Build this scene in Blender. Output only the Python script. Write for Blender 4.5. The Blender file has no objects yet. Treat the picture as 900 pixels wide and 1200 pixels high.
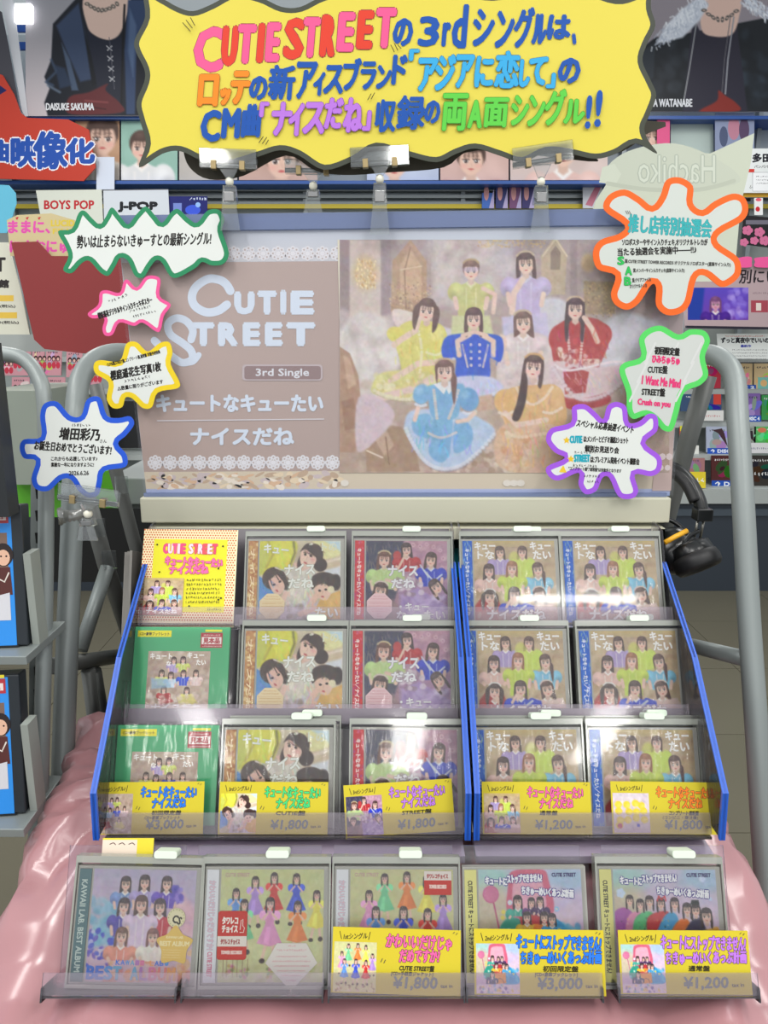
import bpy, bmesh, math, random
import numpy as np
from mathutils import Vector, Matrix, geometry

C = bpy.context.scene.collection
SC = bpy.context.scene
PI = math.pi

# ------------------------------------------------------------------ camera
W, H, F = 900, 1200, 906.0
PITCH = math.radians(13.0)
CAM = Vector((0.0, 0.0, 1.5))
cam = bpy.data.cameras.new('camera')
cam.sensor_fit = 'VERTICAL'; cam.sensor_height = 36.0; cam.lens = F / H * 36.0
cam.clip_start = 0.02; cam.clip_end = 60
camo = bpy.data.objects.new('camera', cam); C.objects.link(camo)
camo.location = CAM; camo.rotation_euler = (PI / 2 - PITCH, 0, 0)
SC.camera = camo
FW = Vector((0, math.cos(PITCH), -math.sin(PITCH)))
UP = Vector((0, math.sin(PITCH), math.cos(PITCH)))
RT = Vector((1, 0, 0))

# ------------------------------------------------------------------ world, lights, exposure
wd = bpy.data.worlds.new('world'); SC.world = wd; wd.use_nodes = True
wn = wd.node_tree
wn.nodes['Background'].inputs['Color'].default_value = (0.93, 0.97, 1.0, 1)
wn.nodes['Background'].inputs['Strength'].default_value = 0.72

def area(name, loc, size, power, target=None, col=(1, 0.98, 0.94)):
    l = bpy.data.lights.new(name, 'AREA'); l.shape = 'RECTANGLE'
    l.size, l.size_y = size; l.energy = power; l.color = col
    o = bpy.data.objects.new(name, l); C.objects.link(o); o.location = loc
    d = (Vector(target) - Vector(loc)) if target else Vector((0, 0, -1))
    o.rotation_euler = d.to_track_quat('-Z', 'Y').to_euler()
    return o
# the shop's rows of ceiling tubes, running from above the shelves back over the aisle behind the camera
for i, (x, y, w) in enumerate([(-2.3, -.5, 20), (-.75, -.4, 22), (.85, -.5, 22), (2.3, -.4, 20), (-1.5, .9, 14), (1.5, .9, 14),
                               (-1.5, -4.4, 24), (.2, -4.6, 24), (1.8, -4.4, 24), (-1.6, 3.2, 16), (0, 3.0, 16), (1.6, 3.2, 16)]):
    area('ceiling_tube', (x, y, 3.0), (0.26, 1.25), w)
area('ceiling_tube', (1.2, -2.1, 3.0), (0.75, 0.08), 7)

SC.view_settings.view_transform = 'Standard'
SC.view_settings.look = 'None'
SC.view_settings.gamma = 1
SC.view_settings.use_curve_mapping = False
SC.view_settings.exposure = 0.06
SC.cycles.transparent_max_bounces = 32
SC.cycles.max_bounces = 8
SC.cycles.glossy_bounces = 3
SC.cycles.caustics_reflective = False
SC.cycles.caustics_refractive = False
SC.cycles.sample_clamp_indirect = 4

# ------------------------------------------------------------------ pixel geometry helpers
def ray(u, v):
    return FW + RT * ((u - W / 2) / F) + UP * ((H / 2 - v) / F)
def P(u, v, z):                       # point seen at pixel (u, v), z metres along the camera axis
    return CAM + ray(u, v) * z
def onY(u, v, y):                     # point seen at (u, v) on the vertical plane Y = y
    d = ray(u, v); return CAM + d * (y / d.y)
def onX(u, v, x):
    d = ray(u, v); return CAM + d * (x / d.x)
def onZ(u, v, z):
    d = ray(u, v); return CAM + d * ((z - CAM.z) / d.z)

class Frame:                          # a flat sheet: local X right, Z up, the face looks along -Y
    def __init__(s, p, lean=0.0, yaw=0.0, roll=0.0):
        s.p = Vector(p)
        s.M = Matrix.Translation(s.p) @ Matrix.Rotation(yaw, 4, 'Z') @ Matrix.Rotation(-lean, 4, 'X') @ Matrix.Rotation(roll, 4, 'Y')
        s.I = s.M.inverted()
        s.n = (s.M.to_3x3() @ Vector((0, -1, 0))).normalized()
    def uv(s, u, v):                  # pixel -> local (x, z)
        d = ray(u, v)
        t = (s.p - CAM).dot(s.n) / d.dot(s.n)
        q = s.I @ (CAM + d * t)
        return (q.x, q.z)
    def put(s, o):
        o.matrix_world = s.M
        return o

# ------------------------------------------------------------------ object helpers
def tag(o, label=None, cat=None, group=None, kind=None):
    if label: o['label'] = label
    if cat: o['category'] = cat
    if group: o['group'] = group
    if kind: o['kind'] = kind
    return o
def thing(name, label, cat, loc=(0, 0, 0), group=None, frame=None):
    o = bpy.data.objects.new(name, None); C.objects.link(o)
    o.empty_display_size = 0.02
    if frame: frame.put(o)
    else: o.location = loc
    return tag(o, label, cat, group)
def obj(name, me, mat=None, parent=None):
    o = bpy.data.objects.new(name, me); C.objects.link(o)
    if mat and not me.materials: me.materials.append(mat)
    if parent: o.parent = parent
    return o
def copy_tree(o, parent=None):
    c = o.copy(); C.objects.link(c); c.parent = parent
    for ch in list(o.children): copy_tree(ch, c)
    return c

# ------------------------------------------------------------------ materials
def lin(c):
    return tuple(((x / 255) / 12.92 if x / 255 <= 0.04045 else ((x / 255 + 0.055) / 1.055) ** 2.4) for x in c[:3])
_M = {}
def pbr(name, col, rough=0.5, metal=0.0, spec=0.5, noise=0.0, scale=20, bump=0.0, coat=0.0):
    if name in _M: return _M[name]
    m = bpy.data.materials.new(name); m.use_nodes = True; t = m.node_tree
    b = t.nodes['Principled BSDF']; c = lin(col) + (1,)
    b.inputs['Base Color'].default_value = c
    b.inputs['Roughness'].default_value = rough; b.inputs['Metallic'].default_value = metal
    b.inputs['Specular IOR Level'].default_value = spec
    b.inputs['Coat Weight'].default_value = coat
    if noise or bump:
        n = t.nodes.new('ShaderNodeTexNoise'); n.inputs['Scale'].default_value = scale; n.inputs['Detail'].default_value = 4
        g = t.nodes.new('ShaderNodeTexCoord'); t.links.new(g.outputs['Object'], n.inputs['Vector'])
        if noise:
            r = t.nodes.new('ShaderNodeMixRGB'); r.blend_type = 'MIX'
            r.inputs[1].default_value = tuple(x * (1 - noise) for x in c[:3]) + (1,)
            r.inputs[2].default_value = tuple(min(1, x * (1 + noise)) for x in c[:3]) + (1,)
            t.links.new(n.outputs['Fac'], r.inputs[0]); t.links.new(r.outputs[0], b.inputs['Base Color'])
        if bump:
            bp = t.nodes.new('ShaderNodeBump'); bp.inputs['Strength'].default_value = bump; bp.inputs['Distance'].default_value = 0.002
            t.links.new(n.outputs['Fac'], bp.inputs['Height']); t.links.new(bp.outputs[0], b.inputs['Normal'])
    _M[name] = m; return m
def clear(name, tint=(235, 238, 240), haze=0.05, hazecol=(225, 225, 228), gloss=0.06, rough=0.04, bump=0.0, bscale=30, fres=1.45):
    """thin clear plastic: tinted transmission, a little milkiness, fresnel gloss"""
    if name in _M: return _M[name]
    m = bpy.data.materials.new(name); m.use_nodes = True; t = m.node_tree; t.nodes.clear()
    out = t.nodes.new('ShaderNodeOutputMaterial')
    tr = t.nodes.new('ShaderNodeBsdfTransparent'); tr.inputs[0].default_value = lin(tint) + (1,)
    df = t.nodes.new('ShaderNodeBsdfDiffuse'); df.inputs[0].default_value = lin(hazecol) + (1,)
    gl = t.nodes.new('ShaderNodeBsdfGlossy'); gl.inputs['Roughness'].default_value = rough
    m1 = t.nodes.new('ShaderNodeMixShader'); m1.inputs[0].default_value = haze
    t.links.new(tr.outputs[0], m1.inputs[1]); t.links.new(df.outputs[0], m1.inputs[2])
    fr = t.nodes.new('ShaderNodeFresnel'); fr.inputs[0].default_value = fres
    ad = t.nodes.new('ShaderNodeMath'); ad.operation = 'ADD'; ad.inputs[1].default_value = gloss; ad.use_clamp = True
    t.links.new(fr.outputs[0], ad.inputs[0])
    m2 = t.nodes.new('ShaderNodeMixShader'); t.links.new(ad.outputs[0], m2.inputs[0])
    t.links.new(m1.outputs[0], m2.inputs[1]); t.links.new(gl.outputs[0], m2.inputs[2])
    if bump:
        g = t.nodes.new('ShaderNodeTexCoord'); n = t.nodes.new('ShaderNodeTexNoise'); n.inputs['Scale'].default_value = bscale
        mp = t.nodes.new('ShaderNodeMapping'); mp.inputs['Scale'].default_value = (1, 1, 0.25); mp.inputs['Rotation'].default_value = (0, 0.6, 0)
        t.links.new(g.outputs['Object'], mp.inputs[0]); t.links.new(mp.outputs[0], n.inputs['Vector'])
        n.inputs['Detail'].default_value = 3
        bp = t.nodes.new('ShaderNodeBump'); bp.inputs['Strength'].default_value = bump; bp.inputs['Distance'].default_value = 0.004
        t.links.new(n.outputs['Fac'], bp.inputs['Height']); t.links.new(bp.outputs[0], gl.inputs['Normal'])
    t.links.new(m2.outputs[0], out.inputs[0])
    _M[name] = m; return m
def printmat(name, rough=0.5, spec=0.25, coat=0.0):
    if name in _M: return _M[name]
    m = bpy.data.materials.new(name); m.use_nodes = True; t = m.node_tree
    b = t.nodes['Principled BSDF']
    a = t.nodes.new('ShaderNodeAttribute'); a.attribute_name = 'Col'
    t.links.new(a.outputs['Color'], b.inputs['Base Color'])
    b.inputs['Roughness'].default_value = rough; b.inputs['Specular IOR Level'].default_value = spec
    b.inputs['Coat Weight'].default_value = coat
    _M[name] = m; return m
MP = printmat('printed_card')
MPG = printmat('printed_gloss', rough=0.25, spec=0.5)

# ------------------------------------------------------------------ solid mesh builder
class MB:
    def __init__(s): s.v = []; s.f = []; s.sm = []
    def quadbox(s, p, q):             # 4 points front ring p, 4 points back ring q
        n = len(s.v); s.v += [tuple(a) for a in p] + [tuple(a) for a in q]
        k = len(p)
        s.f.append(tuple(n + i for i in range(k))); s.f.append(tuple(n + k + i for i in reversed(range(k))))
        for i in range(k): s.f.append((n + i, n + k + i, n + k + (i + 1) % k, n + (i + 1) % k))
        s.sm += [0] * (k + 2)
        return s
    def box(s, x0, x1, y0, y1, z0, z1):
        return s.quadbox([(x0, y0, z0), (x1, y0, z0), (x1, y0, z1), (x0, y0, z1)], [(x0, y1, z0), (x1, y1, z0), (x1, y1, z1), (x0, y1, z1)])
    def prism(s, pts, y0, y1):        # outline in (x, z), extruded along y
        return s.quadbox([(x, y0, z) for x, z in pts], [(x, y1, z) for x, z in pts])
    def prismx(s, pts, x0, x1):       # outline in (y, z), extruded along x
        return s.quadbox([(x0, y, z) for y, z in pts], [(x1, y, z) for y, z in pts])
    def tube(s, pts, r, n=12, cap=True):
        pts = [Vector(p) for p in pts]; m = len(pts); rr = r if isinstance(r, (list, tuple)) else [r] * m
        up = None; base = len(s.v)
        for i, p in enumerate(pts):
            d = (pts[min(i + 1, m - 1)] - pts[max(i - 1, 0)]).normalized()
            if up is None:
                up = d.orthogonal().normalized()
            up = (up - d * up.dot(d)).normalized(); sd = d.cross(up)
            for k in range(n):
                a = 2 * PI * k / n
                s.v.append(tuple(p + (up * math.cos(a) + sd * math.sin(a)) * rr[i]))
        for i in range(m - 1):
            for k in range(n):
                a = base + i * n + k; b = base + i * n + (k + 1) % n
                s.f.append((a, b, b + n, a + n)); s.sm.append(1)
        if cap:
            s.f.append(tuple(base + k for k in reversed(range(n)))); s.f.append(tuple(base + (m - 1) * n + k for k in range(n)))
            s.sm += [0, 0]
        return s
    def lathe(s, prof, M=None, n=20):  # prof: (radius, height) about Z then placed with M
        M = M or Matrix.Identity(4); base = len(s.v)
        for r, h in prof:
            for k in range(n):
                a = 2 * PI * k / n
                s.v.append(tuple(M @ Vector((r * math.cos(a), r * math.sin(a), h))))
        for i in range(len(prof) - 1):
            for k in range(n):
                a = base + i * n + k; b = base + i * n + (k + 1) % n
                s.f.append((a, b, b + n, a + n)); s.sm.append(1)
        return s
    def ball(s, c, r, n=12, sc=(1, 1, 1)):
        M = Matrix.Translation(Vector(c)) @ Matrix.Diagonal((sc[0], sc[1], sc[2], 1))
        return s.lathe([(max(r * math.sin(PI * i / n), 1e-5), -r * math.cos(PI * i / n)) for i in range(n + 1)], M, n * 2)
    def mesh(s, name):
        me = bpy.data.meshes.new(name); me.from_pydata(s.v, [], s.f)
        me.polygons.foreach_set('use_smooth', [bool(x) for x in s.sm]); me.update()
        bm = bmesh.new(); bm.from_mesh(me); bmesh.ops.recalc_face_normals(bm, faces=bm.faces[:]); bm.to_mesh(me); bm.free()
        return me
    def build(s, name, mat, parent=None, bevel=0.0):
        o = obj(name, s.mesh(name), mat, parent)
        if bevel:
            b = o.modifiers.new('bevel', 'BEVEL'); b.width = bevel; b.segments = 2; b.limit_method = 'ANGLE'
        return o
def quad(name, x0, x1, y, z0, z1, mat, parent=None):
    m = MB(); m.v = [(x0, y, z0), (x1, y, z0), (x1, y, z1), (x0, y, z1)]; m.f = [(0, 1, 2, 3)]; m.sm = [0]
    return m.build(name, mat, parent)
def rrect(x0, z0, x1, z1, r, n=5):
    out = []
    for cx, cz, a0 in ((x1 - r, z1 - r, 0), (x0 + r, z1 - r, 90), (x0 + r, z0 + r, 180), (x1 - r, z0 + r, 270)):
        for i in range(n + 1):
            a = math.radians(a0 + 90 * i / n); out.append((cx + r * math.cos(a), cz + r * math.sin(a)))
    return out
def smooth(pts, closed=True, k=6):
    out = []; n = len(pts)
    rng = range(n) if closed else range(n - 1)
    for i in rng:
        g = lambda j: pts[j % n] if closed else pts[min(max(j, 0), n - 1)]
        p0, p1, p2, p3 = g(i - 1), g(i), g(i + 1), g(i + 2)
        for j in range(k):
            t = j / k; t2 = t * t; t3 = t2 * t
            out.append(tuple(0.5 * (2 * p1[a] + (p2[a] - p0[a]) * t + (2 * p0[a] - 5 * p1[a] + 4 * p2[a] - p3[a]) * t2 + (3 * p1[a] - p0[a] - 3 * p2[a] + p3[a]) * t3) for a in range(len(p1))))
    if not closed: out.append(tuple(pts[-1]))
    return out

# ------------------------------------------------------------------ soft print painter: colours held at the vertices of a fine grid
class Cv:
    def __init__(s, x0, y0, x1, y1, step=1.0, bg=(255, 255, 255)):
        s.x0, s.y0, s.x1, s.y1 = x0, y0, x1, y1
        s.nx = max(2, int(round((x1 - x0) / step)) + 1); s.ny = max(2, int(round((y1 - y0) / step)) + 1)
        xs = np.linspace(x0, x1, s.nx); ys = np.linspace(y0, y1, s.ny)
        s.X, s.Y = np.meshgrid(xs, ys); s.st = (x1 - x0) / (s.nx - 1)
        s.a = np.empty((s.ny, s.nx, 3)); s.a[:] = bg
    def win(s, xa, ya, xb, yb):
        i0 = int(max(0, math.floor((xa - s.x0) / s.st) - 1)); i1 = int(min(s.nx, math.ceil((xb - s.x0) / s.st) + 2))
        sy = (s.y1 - s.y0) / (s.ny - 1)
        j0 = int(max(0, math.floor((ya - s.y0) / sy) - 1)); j1 = int(min(s.ny, math.ceil((yb - s.y0) / sy) + 2))
        return (slice(j0, j1), slice(i0, i1)) if i1 > i0 and j1 > j0 else None
    def mix(s, w, m, col):
        m = m[..., None]; s.a[w] = s.a[w] * (1 - m) + np.array(col, float) * m
    def ell(s, cx, cy, rx, ry, col, rot=0, soft=None, al=1.0):
        R = max(rx, ry); soft = s.st if soft is None else soft
        w = s.win(cx - R - soft, cy - R - soft, cx + R + soft, cy + R + soft)
        if not w: return s
        c, n = math.cos(math.radians(rot)), math.sin(math.radians(rot))
        dx, dy = s.X[w] - cx, s.Y[w] - cy
        a, b = dx * c + dy * n, -dx * n + dy * c
        d = (np.sqrt((a / rx) ** 2 + (b / ry) ** 2) - 1) * min(rx, ry)
        s.mix(w, np.clip(0.5 - d / soft, 0, 1) * al, col); return s
    def poly(s, pts, col, soft=None, al=1.0, sm=False, line=None):
        soft = s.st if soft is None else soft
        if sm: pts = smooth(pts, line is None, 5)
        px = [p[0] for p in pts]; py = [p[1] for p in pts]; ex = soft + (line or 0)
        w = s.win(min(px) - ex, min(py) - ex, max(px) + ex, max(py) + ex)
        if not w: return s
        X, Y = s.X[w], s.Y[w]; D = np.full(X.shape, 1e9); ins = np.zeros(X.shape, bool); n = len(pts)
        for i in range(n if line is None else n - 1):
            x1, y1 = pts[i][:2]; x2, y2 = pts[(i + 1) % n][:2]
            ex_, ey = x2 - x1, y2 - y1; L = ex_ * ex_ + ey * ey + 1e-9
            t = np.clip(((X - x1) * ex_ + (Y - y1) * ey) / L, 0, 1)
            D = np.minimum(D, (X - x1 - t * ex_) ** 2 + (Y - y1 - t * ey) ** 2)
            if line is None and y1 != y2:
                ins ^= ((y1 > Y) != (y2 > Y)) & (X < (x2 - x1) * (Y - y1) / (y2 - y1) + x1)
        D = np.sqrt(D)
        d = np.where(ins, -D, D) if line is None else D - line / 2
        s.mix(w, np.clip(0.5 - d / soft, 0, 1) * al, col); return s
    def line(s, pts, wd, col, soft=None, al=1.0, sm=False):
        return s.poly(pts, col, soft, al, sm, line=wd)
    def rect(s, x0, y0, x1, y1, col, soft=None, al=1.0):
        return s.poly([(x0, y0), (x1, y0), (x1, y1), (x0, y1)], col, soft, al)
    def vgrad(s, x0, y0, x1, y1, c0, c1, al=1.0):
        w = s.win(x0, y0, x1, y1); t = np.clip((s.Y[w] - y0) / (y1 - y0), 0, 1)[..., None]
        col = np.array(c0, float) * (1 - t) + np.array(c1, float) * t
        s.a[w] = s.a[w] * (1 - al) + col * al; return s
    def blots(s, seed, n, box, cols, r, al=0.5, soft=3, asp=1.0):
        g = random.Random(seed)
        for _ in range(n):
            s.ell(g.uniform(box[0], box[2]), g.uniform(box[1], box[3]), g.uniform(*r) * asp, g.uniform(*r), g.choice(cols), g.uniform(0, 180), soft, al)
        return s
    def fbm(s, seed, amp, cell=9.0, chroma=.35):
        g = np.random.default_rng(seed); tot = np.zeros(s.a.shape)
        for k, w_ in enumerate((1, .7, .45)):
            cs = cell / 2 ** k; mx, my = int((s.x1 - s.x0) / cs) + 3, int((s.y1 - s.y0) / cs) + 3
            r = g.normal(0, 1, (my, mx, 3)) * chroma + g.normal(0, 1, (my, mx, 1)) * (1 - chroma)
            fx, fy = (s.X - s.x0) / cs, (s.Y - s.y0) / cs; ix, iy = fx.astype(int), fy.astype(int); tx, ty = (fx - ix)[..., None], (fy - iy)[..., None]
            tx = tx * tx * (3 - 2 * tx); ty = ty * ty * (3 - 2 * ty)
            tot += w_ * ((r[iy, ix] * (1 - tx) + r[iy, ix + 1] * tx) * (1 - ty) + (r[iy + 1, ix] * (1 - tx) + r[iy + 1, ix + 1] * tx) * ty)
        s.a = np.clip(s.a + tot * amp, 0, 255); return s
    def noise(s, seed, amp):
        g = np.random.default_rng(seed); s.a += g.normal(0, amp, s.a.shape[:2])[..., None]; return s

def frill(c, pts, col, r, al=.85, sh=None):
    P_ = smooth(pts, False, 12); acc = 0; last = P_[0]
    for p in P_:
        acc += math.hypot(p[0] - last[0], p[1] - last[1]); last = p
        if acc >= r * 1.25:
            acc = 0
            if sh: c.ell(p[0] + .4 * r, p[1] + .5 * r, r, r, sh, 0, r * .7, al * .6)
            c.ell(p[0], p[1], r, r * .9, col, 0, r * .6, al)
def folds(c, seed, box, col, n, ang=90, ln=10, wd=1.2, al=.35):
    g = random.Random(seed)
    for _ in range(n):
        x, y = g.uniform(box[0], box[2]), g.uniform(box[1], box[3]); a = math.radians(ang + g.uniform(-25, 25)); l = ln * g.uniform(.5, 1)
        c.line([(x, y), (x + l * .5 * math.cos(a) + g.uniform(-1, 1), y + l * .5 * math.sin(a)), (x + l * math.cos(a), y + l * math.sin(a))], wd, tuple(max(0, min(255, v + g.choice((-34, -22, 24, 34)))) for v in col), 1.5, al)
def girl(c, x, y, s, dress, hair=(62, 42, 40), tilt=0, style='long', skin=(234, 197, 179), arm=0, trim=(245, 240, 235), blen=3.2, band=None, wide=1.0):
    hair = tuple(min(255, v * 1.12 + 12) for v in hair)
    T = math.radians(tilt); ct, st = math.cos(T), math.sin(T)
    def h(px, py): return (x + (px * ct - py * st) * s, y + (px * st + py * ct) * s)
    def b(px, py): return (x + px * s, y + py * s)
    sf = max(c.st * 1.2, 0.16 * s)
    dk = tuple(v * 0.78 for v in dress); lt = tuple(min(255, v * 1.12 + 6) for v in dress)
    if style in ('long', 'half'):
        L = 3.3 if style == 'long' else 1.9
        c.poly([h(-.92, -.4), h(-.55, -1.15), h(.55, -1.15), h(.92, -.4), h(1.02, L * .5), h(.9, L), h(.6, L * .9), h(.5, L * .4), h(-.5, L * .4), h(-.6, L * .9), h(-.88, L), h(-1.05, L * .5)], hair, sf, sm=True)
    # body
    if blen:
        c.poly([b(-1.5 * wide, 1.75), b(-.5, 1.35), b(.5, 1.35), b(1.5 * wide, 1.75), b(1.45 * wide, blen), b(-1.45 * wide, blen)], dress, sf, sm=False)
        for q in (-1, 1):
            c.ell(x + q * 1.75 * wide * s, y + 2.35 * s, .85 * s, 1.0 * s, dress, q * -15, sf)
            c.ell(x + q * 1.65 * wide * s, y + 2.1 * s, .5 * s, .6 * s, lt, 0, s * .6, .6)
            c.ell(x + q * 2.0 * wide * s, y + 2.8 * s, .4 * s, .4 * s, dk, 0, s * .6, .6)
            c.line([b(q * 1.8 * wide, 3.1), b(q * 1.6 * wide, min(blen, 4.2))], .5 * s, skin, sf)
        c.poly([b(-.62, 1.42), b(0, 2.0), b(.62, 1.42), b(.4, 1.2), b(-.4, 1.2)], trim, sf)
        c.line([b(-.55, 2.0), b(-.5, blen)], .14 * s, trim, sf, .7); c.line([b(.55, 2.0), b(.5, blen)], .14 * s, trim, sf, .7)
    c.poly([b(-.3, .6), b(.3, .6), b(.34, 1.4), b(0, 1.65), b(-.34, 1.4)], tuple(v * .93 for v in skin), sf)
    if arm:
        c.line([b(arm * 1.5, 3.4), b(arm * .9, 2.3), b(arm * .35, 1.2)], .42 * s, skin, sf); c.ell(*b(arm * .35, 1.05), .34 * s, .3 * s, skin, 0, sf)
    if style in ('twin',):
        for q in (-1, 1): c.poly([h(q * .9, -.6), h(q * 1.35, 0), h(q * 1.25, 1.6), h(q * .85, 2.1), h(q * .75, .6)], hair, sf, sm=True)
    if style in ('side',):
        c.poly([h(.6, .3), h(1.15, .6), h(1.0, 2.4), h(.75, 3.3), h(.6, 2.2)], hair, sf, sm=True)
    cx, cy = h(0, -.25); c.ell(cx, cy, .93 * s, 1.03 * s, hair, tilt, sf)
    cx, cy = h(0, .12); c.poly([h(-.76, -.45), h(-.76, .3), h(-.5, .82), h(0, 1.08), h(.5, .82), h(.76, .3), h(.76, -.45), h(0, -.7)], skin, sf, sm=True)
    # bangs and side locks
    c.poly([h(-.88, .15), h(-.9, -.65), h(-.42, -1.2), h(.42, -1.2), h(.9, -.65), h(.88, .15), h(.74, -.1), h(.6, -.42), h(.1, -.38), h(-.3, -.44), h(-.62, -.36), h(-.74, -.05)], hair, sf, sm=True)
    for q in (-.42, -.15, .14, .4): c.line([h(q * .8, -.7), h(q, -.12)], .13 * s, hair, sf, .75)
    c.poly([h(-.4, -1.1), h(.1, -1.15), h(.05, -.8), h(-.3, -.75)], tuple(min(255, v * 1.35 + 18) for v in hair), s * .5, .5, sm=True)
    for q in (-1, 1):
        if style != 'up': c.poly([h(q * .9, -.4), h(q * .93, .6), h(q * .82, 1.15), h(q * .7, .5), h(q * .74, -.2)], hair, sf, sm=True)
        ex, ey = h(q * .34, .16)
        if s > 5:
            c.ell(ex, ey, .17 * s, .13 * s, (250, 246, 244), tilt, c.st)
        c.ell(ex, ey, .12 * s, .13 * s, (48, 32, 32), tilt, max(c.st, .06 * s), .92)
        if s > 5:
            c.line([h(q * .34 - .2, .05), h(q * .34, -.0), h(q * .34 + .2, .05)], .05 * s, (50, 32, 30), c.st, .9)
            c.line([h(q * .34 - .18, -.18), h(q * .34 + .18, -.18)], .045 * s, (110, 80, 72), c.st, .6)
            c.ell(*h(q * .34 - .03, .12), .035 * s, .035 * s, (255, 255, 255), 0, c.st * .6)
        c.ell(*h(q * .46, .48), .2 * s, .13 * s, (240, 165, 160), tilt, .25 * s, .45)
    c.line([h(.0, .3), h(.06, .46)], .05 * s, (215, 170, 155), s * .12, .6)
    c.ell(*h(0, .68), .17 * s, .07 * s, (200, 88, 92), tilt, max(c.st * .8, .05 * s), .9)
    if band: c.line([h(-.85, -.85), h(-.4, -1.2), h(.4, -1.2), h(.85, -.85)], .2 * s, band, sf, sm=True)

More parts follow.
